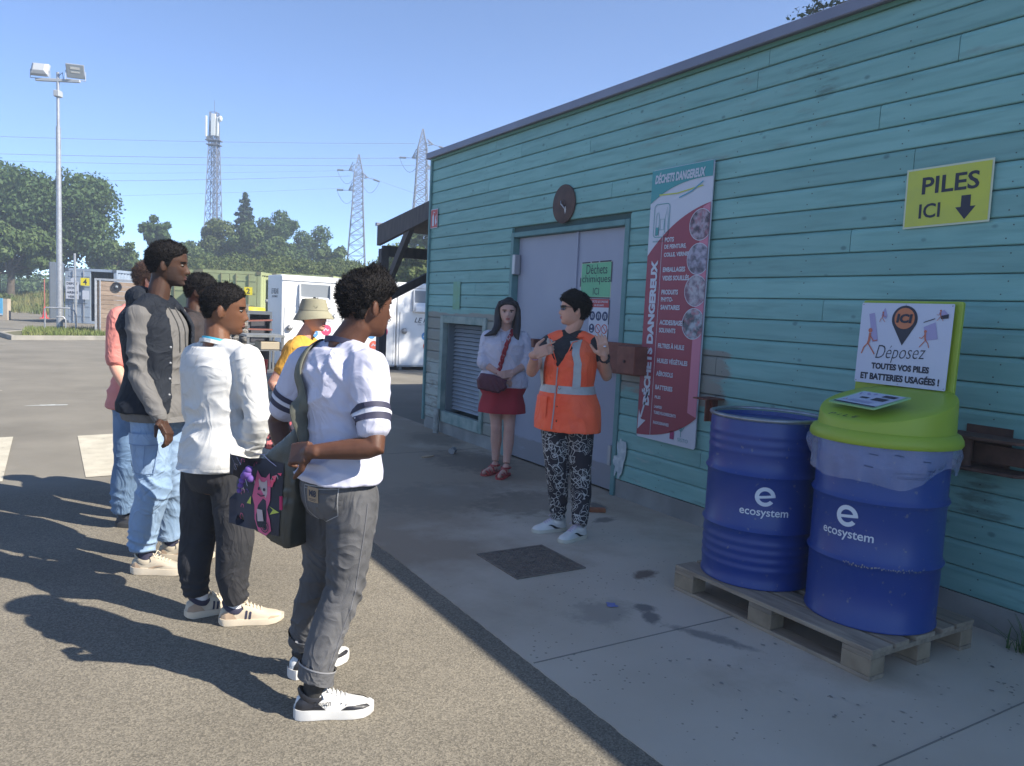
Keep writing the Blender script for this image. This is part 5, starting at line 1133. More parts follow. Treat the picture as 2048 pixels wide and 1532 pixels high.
# pine bough over the roof
pn = thing('pine_tree', 'tall pine whose dark needled boughs reach over the hut roof', 'tree', (16.3, 8.9, 0))
MB().tube([(16.3, 8.9, -.1), (16.25, 8.8, 5), (16.2, 8.75, 12)], [.32, .26, .12], 12).build('trunk', M_bark, pn, smooth=True)
mb = MB(); nv, nf = [], []; NC = []; rg = random.Random(9)
def sprig(p, d, l, k):
    d = d.normalized()
    for i in range(k):
        c_ = p+d*l*rg.random(); a_ = Vector((rg.gauss(0, 1), rg.gauss(0, 1), rg.gauss(0, 1)+.2)).normalized()*.75+d*.6; a_ = a_.normalized()*rg.uniform(.06, .12)
        s_ = a_.cross(Vector((rg.random(), rg.random(), rg.random()))).normalized()*.004; b0 = len(nv); nv.extend([tuple(c_-s_), tuple(c_+s_), tuple(c_+a_)]); nf.append((b0, b0+1, b0+2))
for (z, a0, ln, dr) in [(7.2+i*.42, 3.0+.9*((i*7) % 5-2)*.35, 3.6-.16*i, -.12) for i in range(12)]:
    for s2 in range(3):
        a = a0+(s2-1)*.5+rg.uniform(-.15, .15); st = Vector((16.2, 8.8, z+.95)); en = st+Vector((cos(a)*ln, sin(a)*ln, dr*ln+rg.uniform(-.3, .2))); mid = st.lerp(en, .5)+Vector((0, 0, .15))
        mb.tube([st, mid, en], [.05, .03, .01], 6)
        for k in range(22):
            t_ = rg.uniform(.25, 1); p = st.lerp(en, t_); d = (en-st).normalized()*.6+Vector((rg.gauss(0, .6), rg.gauss(0, .6), rg.gauss(0, .3))); l = rg.uniform(.25, .5)
            mb.tube([p, p+d.normalized()*l], [.008, .003], 4); NC.extend([tuple(p+d.normalized()*l*q_) for q_ in (.3, .65, 1)])
mb.build('boughs', M_bark, pn)
me = leaves(NC, [.16]*len(NC), 34000, .045, .8, 77); obj('needles', me, M_leafC, pn, kind='stuff')
# ================================================================== PEOPLE
def V(*a): return Vector(a[0] if len(a) == 1 else a)
def remesh(mb, vox, smooth=4, fac=.5):
    me = bpy.data.meshes.new('r'); me.from_pydata(mb.v, [], mb.f)
    bm = bmesh.new(); bm.from_mesh(me); bmesh.ops.recalc_face_normals(bm, faces=bm.faces); bm.to_mesh(me); bm.free()
    o = bpy.data.objects.new('r', me); COL.objects.link(o)
    md = o.modifiers.new('m', 'REMESH'); md.mode = 'VOXEL'; md.voxel_size = vox; md.adaptivity = 0
    if smooth: s = o.modifiers.new('s', 'SMOOTH'); s.factor = fac; s.iterations = smooth
    dg = bpy.context.evaluated_depsgraph_get(); r = bpy.data.meshes.new_from_object(o.evaluated_get(dg))
    bpy.data.objects.remove(o); bpy.data.meshes.remove(me)
    return r
def coords(me):
    a = np.empty(len(me.vertices)*3); me.vertices.foreach_get('co', a); return a.reshape(-1, 3)
def normals(me):
    a = np.empty(len(me.vertices)*3); me.vertices.foreach_get('normal', a); return a.reshape(-1, 3)
def fold_disp(p, folds, seed=0, base=.0015):
    """folds: (centre, radius, wave direction, wavelength, amplitude)"""
    d = base*fnoise(p, 9, 3, seed)
    for i, (c, r, w, lam, amp) in enumerate(folds):
        q = p-np.array(c); w_ = np.array(w, float); w_ /= np.linalg.norm(w_)
        g = np.exp(-(q**2).sum(1)/r**2)
        ph = (q@w_)/(lam*1.25)+1.1*fnoise(p, 4.0, 2, seed+i*5)+.3*fnoise(p, 11, 1, seed+i)
        s = np.abs(np.sin(pi*ph)); msk = np.clip(.45+1.1*vnoise(p, 6.0, seed+i*7+1), 0, 1); d = d+amp*1.9*g*msk*(1-1.7*s**.7)
    return d
def displace(me, folds, seed=0, base=.0015):
    p = coords(me); n = normals(me); p = p+n*fold_disp(p, folds, seed, base)[:, None]; me.vertices.foreach_set('co', p.ravel()); me.update()
def finish(me, name, m, parent, **k):
    me.polygons.foreach_set('use_smooth', [True]*len(me.polygons)); me.name = name
    me.materials.clear(); me.materials.append(m)
    return obj(name, me, m, parent, **k)
def bvh_of(me): return BVHTree.FromPolygons([v.co.copy() for v in me.vertices], [tuple(p.vertices) for p in me.polygons])
def draped(mb, v2, faces, bvh, O, U, V_, N, off=.003, scale=1):
    """lay a flat outline onto a surface by casting along -N from in front of it"""
    O, U, V_, N = Vector(O), Vector(U).normalized(), Vector(V_).normalized(), Vector(N).normalized(); pts = []
    for x, y in v2:
        s = O+U*x+V_*y+N*.12; h = bvh.ray_cast(s, -N, .3)
        pts.append(h[0]+N*off if h[0] else O+U*x+V_*y)
    mb.add(pts, faces)
def grid2(w, h, nx, ny, cx=0, cy=0):
    v = [(cx-w/2+w*i/nx, cy-h/2+h*k/ny) for k in range(ny+1) for i in range(nx+1)]
    return v, [(k*(nx+1)+i, k*(nx+1)+i+1, (k+1)*(nx+1)+i+1, (k+1)*(nx+1)+i) for k in range(ny) for i in range(nx)]
def band(mb, bvh, c0, axis, w, seg=40, off=.004, ref=None, a0=0, a1=2*pi, R=.3):
    """ribbon round a limb or trunk: rays from outside towards the axis point c0"""
    ax = Vector(axis).normalized(); x = (Vector(ref) if ref else ax.orthogonal()); x = (x-ax*x.dot(ax)).normalized(); y = ax.cross(x); pts = []
    raw = []
    for k in range(seg+1):
        a = a0+(a1-a0)*k/seg; d = x*cos(a)+y*sin(a)
        for t in (-.5, 0, .5):
            o_ = Vector(c0)+ax*w*t; h = bvh.ray_cast(o_+d*R, -d, R); raw.append(((h[0]-o_).length if h[0] else None, o_, d))
    ok = sorted(q[0] for q in raw if q[0]); md = ok[len(ok)//2] if ok else .05; lim = 1.22 if R < .2 else 9
    for r, o_, d in raw: pts.append(o_+d*((r if (r and md/lim/1.1 < r < md*lim) else md)+off))
    mb.add(pts, [(3*k+j, 3*k+j+1, 3*k+j+4, 3*k+j+3) for k in range(seg) for j in (0, 1)])

# ---- skins and cloths
def skin(name, c, c2): return mat(name, c, .5, c2, 14, bump=.2, bscale=160, sss=.12, spec=.28, contrast=(.3, .7))
SK_dark = skin('dark_brown_skin', (.048, .024, .016), (.075, .038, .024)); SK_mid = skin('brown_skin', (.13, .058, .032), (.17, .08, .045))
SK_brown2 = skin('deep_brown_skin', (.085, .038, .024), (.12, .055, .034)); SK_light = skin('light_skin', (.52, .28, .20), (.60, .34, .25)); SK_pale = skin('fair_skin', (.52, .30, .24), (.58, .35, .28))
M_hairb = mat('black_hair', (.007, .0065, .007), .7, (.016, .014, .014), 60, bump=.9, bscale=170, bdist=.004, spec=.12)
M_hairbr = mat('brown_hair', (.04, .02, .012), .6, (.07, .035, .02), 50, bump=.6, bscale=120)
M_hairlong = mat('long_black_hair', (.010, .007, .010), .42, (.022, .015, .02), 30, stretch=(9, 9, .7), bump=.5, bscale=60)
M_eyew = mat('eye_white', (.2, .18, .165), .3); M_iris = mat('eye_dark', (.012, .008, .006), .2); M_stub = mat('stubble', (.040, .020, .014), .8)
M_lip = {k: mat('lips_%s' % k, c, .5) for k, c in (('dark', (.07, .03, .025)), ('mid', (.14, .055, .04)), ('light', (.42, .13, .11)))}

# ---- head ---------------------------------------------------------
HZ = [0, .012, .03, .048, .07, .098, .115, .14, .17, .197, .214, .2225, .225]
HA = [.022, .036, .0505, .0585, .0655, .0715, .0735, .0755, .0735, .058, .036, .017, .003]
HF = [.070, .079, .084, .087, .088, .086, .086, .092, .0885, .070, .043, .018, .001]
HB = [.0, -.012, -.035, -.060, -.083, -.098, -.103, -.107, -.103, -.082, -.054, -.026, -.003]
def head_pt(th, z, off=0.0, hs=1.0, nose=1.0, jaw=1.0):
    a = np.interp(z, HZ, HA); fr = np.interp(z, HZ, HF); bk = np.interp(z, HZ, HB)
    if z < .07: a *= 1-(1-jaw)*(1-z/.07)
    yc = 0.0; s, c = sin(th), cos(th)
    e = .86; sx = abs(s)**e*(1 if s > 0 else -1); 
    x = a*sx; y = (fr if c > 0 else -bk)*abs(c)**(.9 if c > 0 else .95)*(1 if c > 0 else -1)
    if c > 0:
        ax = abs(x); w = min(1, c*1.6)
        def G(v, m_, s_): return math.exp(-((v-m_)/s_)**2)
        pz = np.interp(z, [.060, .067, .074, .080, .105, .122, .13], [0, .55, .95, 1.0, .48, .16, 0])
        nw = np.interp(z, [.06, .074, .09, .12], [.017, .0165, .0105, .009])
        d = .026*nose*pz*G(x, 0, nw)+.005*G(z, .052, .0055)*G(x, 0, .021)+.0055*G(z, .040, .0065)*G(x, 0, .018)-.003*G(z, .0462, .002)*G(x, 0, .024)
        d += -.003*G(z, .029, .006)*G(x, 0, .03)+.006*G(z, .013, .010)*G(x, 0, .02)
        d += -.0135*G(ax, .031, .015)*G(z, .1125, .0115)+.0045*G(z, .1315, .008)*G(ax, .028, .022)+.004*G(ax, .045, .018)*G(z, .092, .016)-.002*G(ax, .04, .012)*G(z, .055, .016)
        y += d*w
    n = Vector((s, c, 0)).normalized()
    if z > .19: n = (n+Vector((0, 0, (z-.19)/.012))).normalized()
    return Vector((x, y, z))*hs+n*off
def head_rings(hs, nose=1, jaw=1, off=0, nz=54, na=56, z0=0., z1=.225):
    return [[head_pt(2*pi*k/na, z, off, hs, nose, jaw) for k in range(na)] for z in [z0+(z1-z0)*i/nz for i in range(nz+1)]]
def hsurf(mb, M, th0, th1, z0, z1, off, hs=1, nose=1, jaw=1, nt=20, nz=10, keep=None):
    v = [M @ head_pt(th0+(th1-th0)*i/nt, z0+(z1-z0)*k/nz, off(th0+(th1-th0)*i/nt, z0+(z1-z0)*k/nz) if callable(off) else off, hs, nose, jaw) for k in range(nz+1) for i in range(nt+1)]
    f = []
    for k in range(nz):
        for i in range(nt):
            t_, z_m = th0+(th1-th0)*(i+.5)/nt, z0+(z1-z0)*(k+.5)/nz
            if keep is None or keep(t_, z_m): f.append((k*(nt+1)+i, k*(nt+1)+i+1, (k+1)*(nt+1)+i+1, (k+1)*(nt+1)+i))
    mb.add(v, f)

def frame3(fwd, up=(0, 0, 1)):
    f = Vector(fwd).normalized(); r = f.cross(Vector(up)).normalized(); u = r.cross(f); return r, f, u
LEV = [-.16, -.05, .06, .16, .38, .62, .80, .90, .96, 1.03]
A_ = dict(m=([.105, .155, .168, .168, .142, .158, .172, .150, .105, .058], [.085, .112, .120, .118, .098, .112, .118, .098, .075, .056], [-.01, -.012, -.014, -.008, .004, .004, -.004, -.012, -.012, -.006]),
          f=([.110, .165, .178, .172, .132, .148, .158, .132, .092, .050], [.09, .118, .124, .118, .098, .122, .128, .095, .068, .05], [-.01, -.012, -.012, -.004, .008, .014, .010, -.006, -.010, -.006]))
class Fig:
    def __init__(s, J, sex='m', wide=1.0, deep=1.0, belly=0., face=(1, 0), turn=None, tilt=0, roll=0, hs=1.0, nose=1., jaw=1., skin=SK_dark, chestf=None, hipf=None, name='person', label='', loc=None, group=None):
        s.J = {k: Vector(v) for k, v in J.items()}; J = s.J; s.sex = sex; s.wide, s.deep, s.belly = wide, deep, belly; s.hs, s.nose, s.jaw = hs, nose, jaw; s.skin = skin
        s.Pc = (J['hR']+J['hL'])/2; s.Nb = J['neckb'].copy()
        s.cf = Vector((*chestf, 0)).normalized(); s.pf = Vector((*(hipf or chestf), 0)).normalized()
        g = (J['aR']+J['aL'])/2; s.root = thing(name, label, 'person', (g.x, g.y, 0), group=group)
        fz = sin(tilt); ff = Vector((face[0], face[1], 0)).normalized()*cos(tilt)+Vector((0, 0, fz)); r, f, u = frame3(ff)
        if roll: q_ = Matrix.Rotation(roll, 3, f); r, u = q_ @ r, q_ @ u
        s.hf, s.hr, s.hu = f, r, u; c = J['head']
        o = c-u*(.113*hs)-f*(.0*hs)
        s.HM = Matrix(((r.x, f.x, u.x, o.x), (r.y, f.y, u.y, o.y), (r.z, f.z, u.z, o.z), (0, 0, 0, 1)))
    def axis(s, t): return s.Pc.lerp(s.Nb, t)
    def tp(s, t, th, off=0.0, sc=1.0):      # point on the trunk; th=0 front, +90deg = person's right
        a, b, c = (np.interp(max(t, getattr(s, 'clamp', -9)), LEV, q_) for q_ in A_[s.sex]); b += s.belly*math.exp(-((t-.36)/.22)**2)*(1 if cos(th) > 0 else .2)
        f = s.pf.lerp(s.cf, min(max(t, 0), 1)).normalized(); r = f.cross(Vector((0, 0, 1)))
        e = .88; x = abs(sin(th))**e*(1 if sin(th) > 0 else -1); y = abs(cos(th))**e*(1 if cos(th) > 0 else -1)
        p = s.axis(t)+f*c; d = (r*sin(th)+f*cos(th)).normalized()
        return p+r*(x*a*s.wide*sc)+f*(y*b*s.deep*sc)+d*off
    def trunk(s, mb, t0, t1, off=0., sc=1., n=40, nt=14, flare=None):
        rings = []
        for i in range(nt+1):
            t = t0+(t1-t0)*i/nt; o = off+(flare(t) if flare else 0); rings.append([s.tp(t, 2*pi*k/n, o, sc) for k in range(n)])
        mb.loft(rings)
    def yoke(s, mb, off=0., r=.052):
        for k in 'RL':
            S = s.J['s'+k]; N = s.Nb; mb.tube([N+Vector((0, 0, -.02)), N.lerp(S, .5)+Vector((0, 0, .002)), S], [r*1.0+off, r*1.05+off, r*1.02+off], 12, round_ends=True)
            mb.tube([s.axis(.80), N.lerp(S, .6)-Vector((0, 0, .05)), S-Vector((0, 0, .02))], [.09+off, .075+off, .052+off], 12, round_ends=True)
    def arm(s, mb, k, t0=0., t1=2., off=0., rs=1.0, cuff=None, radii=None):
        J = s.J; S, E, Wr = J['s'+k], J['e'+k], J['w'+k]; base = radii or [(0, .054), (.3, .050), (.7, .042), (1.0, .039), (1.25, .041), (1.6, .034), (2.0, .026)]
        ts = sorted(set([t0, t1]+[t for t, _ in base if t0 < t < t1]+[t for t in (.15, .5, .9, 1.1, 1.8) if t0 < t < t1])); pts, rad = [], []
        for t in ts:
            p = S.lerp(E, t) if t <= 1 else E.lerp(Wr, t-1)
            if .85 < t < 1.15: p = p*(1-.0)+Vector((0, 0, 0))
            pts.append(p); rad.append(np.interp(t, [q_[0] for q_ in base], [q_[1] for q_ in base])*rs*s.hs+off)
        if cuff: rad[-1] += cuff
        mb.tube(pts, rad, 14, round_ends=(t0 <= 0.01)); 
    def hand(s, mb, k, palm_n, curl=.35, point=False, spread=.35, size=1.0, up=None, thumb_side=None):
        J = s.J; Wr, T = J['w'+k], J['t'+k]; d = (T-Wr).normalized(); n = Vector(palm_n); n = (n-d*n.dot(d)).normalized(); sd = d.cross(n) # across the palm
        if thumb_side is not None and sd.dot(Vector(thumb_side)) < 0: sd = -sd
        z = s.hs*size; pc = Wr+d*.045*z
        mb.obox(pc+d*.0*z, d, sd, n, .085*z, .074*z, .026*z); mb.ball(pc+d*.005, .001) if 0 else None
        mb.tube([Wr-d*.02, Wr+d*.015*z], [.026*z, .026*z], 10, ell=(1, .75), up=tuple(sd), round_ends=True)
        for i, (x, l) in enumerate(((.028, .068), (.0095, .077), (-.0095, .072), (-.028, .057))):
            b = pc+d*.038*z+sd*x*z; c_ = curl*(.08 if (point and i == 0) else 1.0)*(1+.12*i); sp = sd*(x*spread/.028*.12)
            dd = (d+sp).normalized(); pts = [b-dd*.02*z, b]; a = 0
            for j, q_ in enumerate((.45, .32, .23)):
                a += c_*(.7+.25*j); e = (dd*cos(a)+n*sin(a)); pts.append(pts[-1]+e*l*q_*z)
            mb.tube(pts, [.0095*z, .0095*z, .0088*z, .0078*z, .0062*z], 8, round_ends=True)
        b = pc-d*.025*z+sd*.033*z; e1 = (d*.55+sd*.75+n*.25).normalized(); e2 = (d*.85+sd*.35+n*.3).normalized()
        mb.tube([b-e1*.015*z, b+e1*.03*z, b+e1*.03*z+e2*.035*z, b+e1*.03*z+e2*.055*z], [.014*z, .0125*z, .0095*z, .008*z], 8, round_ends=True)
    def leg(s, mb, k, t0=0., t1=2., off=0., radii=None, base_r=1.0, ends=True):
        J = s.J; Hh, K, An = J['h'+k], J['k'+k], J['a'+k]; rd = radii or [(0, .088), (.3, .080), (.8, .057), (1.0, .053), (1.3, .055), (1.6, .045), (1.9, .036), (2.0, .035)]
        ts = sorted(set([t0, t1]+[t for t, _ in rd if t0 < t < t1]+[t for t in (.15, .5, .9, 1.15, 1.45, 1.75) if t0 < t < t1])); pts, rad = [], []
        for t in ts:
            p = Hh.lerp(K, t) if t <= 1 else K.lerp(An, t-1)
            pts.append(p-s.pf*(.018*sin(pi*min(max(t-1, 0), 1)))); rad.append(np.interp(t, [q_[0] for q_ in rd], [q_[1] for q_ in rd])*base_r+off)
        mb.tube(pts, rad, 18, up=tuple(s.pf), round_ends=ends)
    def body(s, hands, vox=.005, legs=True, extra=None, leg_r=1.0, feet=False):
        mb = MB(); M = s.HM
        rings = [[M @ p for p in r] for r in head_rings(s.hs, s.nose, s.jaw)]; mb.loft(rings)
        base = M @ Vector((0, -.030*s.hs, .035*s.hs)); nr = .056 if s.sex == 'm' else .048
        mb.tube([s.Nb-Vector((0, 0, .05)), s.Nb, base, M @ Vector((0, -.03*s.hs, .09*s.hs))], [nr*1.25, nr*1.08, nr*.98, nr], 16)
        for sg in (1, -1):     # ears
            c = M @ Vector((sg*.0745*s.hs, -.012*s.hs, .100*s.hs)); ex, ey, ez = s.hr*sg, -s.hf, s.hu
            R = Matrix((( (ex*.4+ey).normalized()), ez, (ex-ey*.4).normalized())).transposed()
            mb.ball(c+ex*.004, (.0185*s.hs, .031*s.hs, .008), 12, 8, rot=R)
        s.trunk(mb, -.16, 1.0, -.016); s.yoke(mb, -.012)
        for k in 'RL': s.arm(mb, k, 0, 2, -.002); s.hand(mb, k, **hands[k])
        for k in 'RL':
            s.leg(mb, k, 0, 2 if feet else 1.9, -.008, base_r=leg_r, ends=False); An = s.J['a'+k]
            if feet: mb.tube([An, An-Vector((0, 0, max(An.z-.03, .01)))], [.036, .040], 10, round_ends=True)
        if extra: extra(mb)
        me = remesh(mb, vox, 2, .4); s.body_o = finish(me, 'body', s.skin, s.root); s.bb = None; return s.body_o
    def face(s, lip='dark', eyes=True, browm=None, brow_w=.007, open_mouth=False, iris=M_iris):
        M = s.HM; hs = s.hs
        for sg in (1, -1):
            c = M @ Vector((sg*.031*hs, .0685*hs, .1125*hs))
            mb = MB(); mb.ball(c, (.0130*hs, .0125*hs, .0052*hs), 14, 8, rot=Matrix((s.hr, s.hf, s.hu)).transposed()); eo = mb.build('eye', M_eyew, s.root, smooth=True)
            mb = MB(); mb.ball(c+s.hf*.0095*hs, (.0058*hs, .0048*hs, .0062*hs), 10, 6, rot=Matrix((s.hr, s.hf, s.hu)).transposed()); mb.build('iris', iris, eo, smooth=True)
            mb = MB(); hsurf(mb, M, sg*.17, sg*.78, .1245, .1245+brow_w, lambda t, z: .0030-.003*abs((abs(t)-.47)/.31)**3, hs, s.nose, s.jaw, 14, 3); mb.build('eyebrow', browm or M_hairb, s.root, smooth=True)
            mb = MB(); hsurf(mb, M, sg*.2, sg*.58, .1165, .1195, .0055, hs, s.nose, s.jaw, 10, 2); mb.build('eyelid', s.skin, s.root, smooth=True)
        mb = MB(); hsurf(mb, M, -.30, .30, .0365, .0555, lambda t, z: .0032*(1-(abs(t)/.30)**2)-.0005, hs, s.nose, s.jaw, 16, 8, keep=lambda t, z: abs(t) < .30 and abs(z-.0462) > .0008); mb.build('lips', M_lip[lip], s.root, smooth=True)
        if open_mouth:
            c = M @ Vector((0, .084*hs, .044*hs)); mb = MB(); mb.ball(c, (.014*hs, .009*hs, .006*hs), 12, 8, rot=Matrix((s.hr, s.hf, s.hu)).transposed()); mb.build('open_mouth', M_iris, s.root)
    def hair(s, m, thick=.010, top=None, nape=.055, front=.178, temple=.13, noise=.004, nf=26, fade=.35, name='hair', seed=1, side_thick=None, sideburn=True, quiff=0, strand=None, droop=0.):
        """cap of hair grown off the skull between hairline and crown"""
        M = s.HM; hs = s.hs; na, nz = 96, 64; rings = []; roots = []
        def line(th):          # hairline height as a function of the angle from the front
            a = abs((th+pi) % (2*pi)-pi)
            return float(np.interp(a, [0, .5, .75, 1.0, 1.25, 1.5, 1.62, 1.75, 2.2, pi], [front, front-.004, front-.014, temple+.01, temple, .088 if sideburn else .11, .092, .118, nape+.02, nape]))
        for i in range(nz+1):
            z = .03+(.225-.03)*(i/nz)**.9; r = []
            for k in range(na):
                th = 2*pi*k/na; L = line(th); w = min(max((z-L)/.016, -1), 1); w = .5+.5*w; w = w*w*(3-2*w)
                up = min(max((z-.10)/.10, 0), 1); tk = (side_thick if side_thick is not None else thick*.45)*(1-up)+thick*up
                if top: tk += top*max(0, (z-.16)/.065)*(.6+.4*cos(th))
                if quiff: tk += quiff*max(0, cos(th))**2*max(0, (z-.17)/.055)
                p0 = head_pt(th, z, 0, hs, 0, 1)
                ns = float(fnoise(np.array([[p0.x, p0.y, p0.z]])/hs, nf, 3, seed)[0])*noise
                off = -.008+(.008+tk+ns)*w
                pt = M @ head_pt(th, z, off, hs, 0, 1); r.append(pt)
                if w > .35: roots.append((pt, (M.to_3x3() @ (Vector((sin(th), cos(th), 0))*(1-up*.8)+Vector((0, 0, up)))).normalized(), w))
            rings.append(r)
        mb = MB(); mb.loft(rings); o = mb.build(name, m, s.root, smooth=180)
        rg = random.Random(seed); fl = min(max(thick*.75, .004), .011) if strand is None else strand; v = []; f = []
        for k in range(5200):
            p, n, w = roots[int(rg.random()*len(roots))]; p = p+Vector((rg.gauss(0, .0022), rg.gauss(0, .0022), rg.gauss(0, .0018)))
            d = (n+Vector((rg.gauss(0, .55), rg.gauss(0, .55), rg.gauss(0, .45)-droop))).normalized()*fl*rg.uniform(.5, 1.2)*w; q_ = d.cross(Vector((rg.gauss(0, 1), rg.gauss(0, 1), rg.gauss(0, 1)))).normalized()*.0011
            b0 = len(v); v += [p-q_, p+q_, p+d+q_*.3+n*.001, p+d-q_*.3+n*.001]; f.append((b0, b0+1, b0+2, b0+3))
        MB().add(v, f).build('strands', m, o, kind='stuff'); return o
    def stubble(s, m=M_stub):
        mb = MB(); hsurf(mb, s.HM, -1.5, 1.5, .002, .10, lambda t, z: .0011, s.hs, s.nose, s.jaw, 60, 30,
            keep=lambda t, z: (abs(t) > 1.0 and z < .10) or (z < .032 and abs(t) < 1.2) or (abs(t) > .42 and z < .05+.05*(abs(t)-.42)) or (abs(t) < .4 and .0575 < z < .066))
        mb.build('beard', m, s.root, smooth=True)
    def shirt(s, name, m, hem=-.02, off=.012, sleeve=1.9, sl_off=.016, folds=(), seed=1, flare=None, vox=.007, neck=.985, sleeves='RL', sl_radii=None, base=.002, cuff=None, smooth=5, scoop=True, yo=.004):
        mb = MB(); s.clamp = .06; s.trunk(mb, hem, neck, off, flare=flare); s.clamp = -9; s.yoke(mb, yo)
        for k in sleeves: s.arm(mb, k, 0, sleeve, sl_off, cuff=cuff, radii=sl_radii)
        if neck > 1: pass
        me = remesh(mb, vox, smooth); displace(me, folds, seed, base)
        o = finish(me, name, m, s.root); s.last = bvh_of(me); return o
    def pants(s, name, m, waist=.16, off=.012, radii=None, t1=1.93, folds=(), seed=2, vox=.007, base=.002, smooth=5, hemdrop=0):
        mb = MB(); s.trunk(mb, -.14, waist, off, nt=8); rd = radii or [(0, .098), (.3, .092), (.8, .074), (1.0, .070), (1.5, .066), (2.0, .064)]
        for k in 'RL': s.leg(mb, k, 0, t1, 0, radii=rd, ends=False); mb.ball(tuple(s.J['h'+k]), rd[0][1]*.98, 16, 10)
        me = remesh(mb, vox, smooth); displace(me, folds, seed, base); o = finish(me, name, m, s.root); s.lastp = bvh_of(me); return o
    def collar(s, name, m, r=.062, w=.03, th=.008, lift=.0, tilt=.02, sx=1.0):
        mb = MB(); r_, f, u = frame3(s.cf); n = 36; rings = []
        for dr, dz in ((0, 0), (th, .002), (th*.7, w), (0, w)):
            rings.append([s.Nb+r_*sin(a)*(r+dr)*sx+f*cos(a)*(r+dr)+Vector((0, 0, lift+dz-tilt*cos(a))) for a in [2*pi*k/n for k in range(n)]])
        mb.loft(rings+[rings[0]], cap=False); return mb.build(name, m, s.root, smooth=60)

# ---- shoes --------------------------------------------------------
def shoe(root, ankle, d, L=.285, up_m=None, sole_m=None, dark_m=None, sock_m=None, w=1.0, style='runner', sole_h=.030, name='shoe', heel_z=.0, lace_m=None):
    d = Vector((*d, 0)).normalized(); sd = Vector((d.y, -d.x, 0)); O = Vector((ankle[0], ankle[1], heel_z))-d*.065
    P = lambda x, y, z: O+d*(x*L)+sd*(y*w)+Vector((0, 0, z))
    S_ = [0, .03, .1, .25, .42, .6, .75, .87, .95, 1.0]; WS = [.006, .022, .032, .034, .033, .040, .043, .038, .026, .006]; HS_ = [.045, .075, .088, .098, .098, .074, .058, .050, .040, .020]
    lift = [.012, .006, 0, 0, 0, 0, .0, .004, .010, .016] if style == 'runner' else [.003, 0, 0, 0, 0, 0, 0, .001, .004, .007]
    mb = MB(); n = 12
    rings = []
    for s_, wd, lf in zip(S_, WS, lift):
        wd = wd+.004; h = sole_h+.004*(s_ < .3); rings.append([P(s_*1.02-.01, y*wd, z) for y, z in ((-1, lf+.002), (-.9, lf), (.9, lf), (1, lf+.002), (1.03, h*.6+lf), (1, h+lf*.5), (-1, h+lf*.5), (-1.03, h*.6+lf))])
    mb.loft(rings); so = mb.build('sole', sole_m, None, smooth=35)
    mb = MB(); rings = []
    for s_, wd, h, lf in zip(S_, WS, HS_, lift):
        z0 = sole_h-.006; r = []
        for k in range(n+1):
            a = pi*k/n; r.append(P(s_, -cos(a)*wd*(1 if sin(a) < .5 else 1), z0+(h+lf*.3-z0)*abs(sin(a))**.62))
        rings.append(r)
    mb.loft(rings); me = None
    up = mb.build(name, up_m, root, smooth=70)
    so.parent = up; so.name = 'sole'
    if sock_m is not None:
        a = P(.235, 0, .075); MB().tube([a, a+Vector((0, 0, .05)), a+Vector((0, 0, .085))], [.037, .036, .037], 14).build('sock', sock_m, up, smooth=True)
    ms = MB(); a = P(.23, 0, .088); 
    for k in range(16): pass
    ms.loft([[a+d*cos(q_)*(.052)*f_+sd*sin(q_)*.038*f_+Vector((0, 0, z+.010*cos(2*q_)-.012*max(0, cos(q_))+.012*max(0, -cos(q_)))) for q_ in [2*pi*k/20 for k in range(20)]] for f_, z in ((1.0, -.02), (1.08, -.004), (.98, .006), (.86, -.006))]); ms.build('ankle_collar', dark_m or up_m, up, smooth=60)
    lm = MB()
    for k in range(5):
        s_ = .42+.055*k; z = np.interp(s_, S_, HS_)+.0035
        lm.tube([P(s_, -.020, z-.006), P(s_+.012, 0, z+.001), P(s_, .020, z-.006)], .0032, 6)
    lm.tube([P(.40, 0, .102), P(.40, -.03, .115), P(.44, -.045, .098)], .0028, 6); lm.tube([P(.40, 0, .102), P(.40, .03, .118), P(.45, .045, .10)], .0028, 6); lm.build('laces', lace_m or sole_m, up)
    def side(poly, m, sgn=1, nm='stripe', lift_=.0026):
        mb = MB(); xs = [q_[0] for q_ in poly]; x0, x1 = min(xs)+1e-4, max(xs)-1e-4; NS, NZ = 18, 6
        for s2 in ((1, -1) if sgn == 0 else (sgn,)):
            v = []
            for i in range(NS+1):
                s_ = x0+(x1-x0)*i/NS; zs = []
                for a_, b_ in zip(poly, poly[1:]+poly[:1]):
                    if (a_[0]-s_)*(b_[0]-s_) <= 0 and a_[0] != b_[0]: zs.append(a_[1]+(b_[1]-a_[1])*(s_-a_[0])/(b_[0]-a_[0]))
                lo, hi = (min(zs), max(zs)) if zs else (.3, .3)
                wd = np.interp(s_, S_, WS)+lift_; h = np.interp(s_, S_, HS_)+.001; lf = np.interp(s_, S_, lift)
                for k in range(NZ+1):
                    a = math.asin(min(max(lo+(hi-lo)*k/NZ, 0), 1)**(1/.62)); v.append(P(s_, s2*cos(a)*wd, sole_h-.006+(h+lf*.3-sole_h+.006)*(lo+(hi-lo)*k/NZ)+lift_*sin(a)))
            mb.add(v, [(i*(NZ+1)+k, i*(NZ+1)+k+1, (i+1)*(NZ+1)+k+1, (i+1)*(NZ+1)+k) for i in range(NS) for k in range(NZ)])
        mb.build(nm, m, up, smooth=True)
    return up, P, side

def hem_ring(F, k, name, m, t=1.9, r=.066, w=.035, root=None, off=.004):
    J = F.J; K, An = J['k'+k], J['a'+k]; a = (An-K).normalized(); c = K.lerp(An, t-1); mb = MB()
    band(mb, F.lastp, c, a, w, 36, off, R=.12); return mb.build(name, m, F.root, smooth=True)
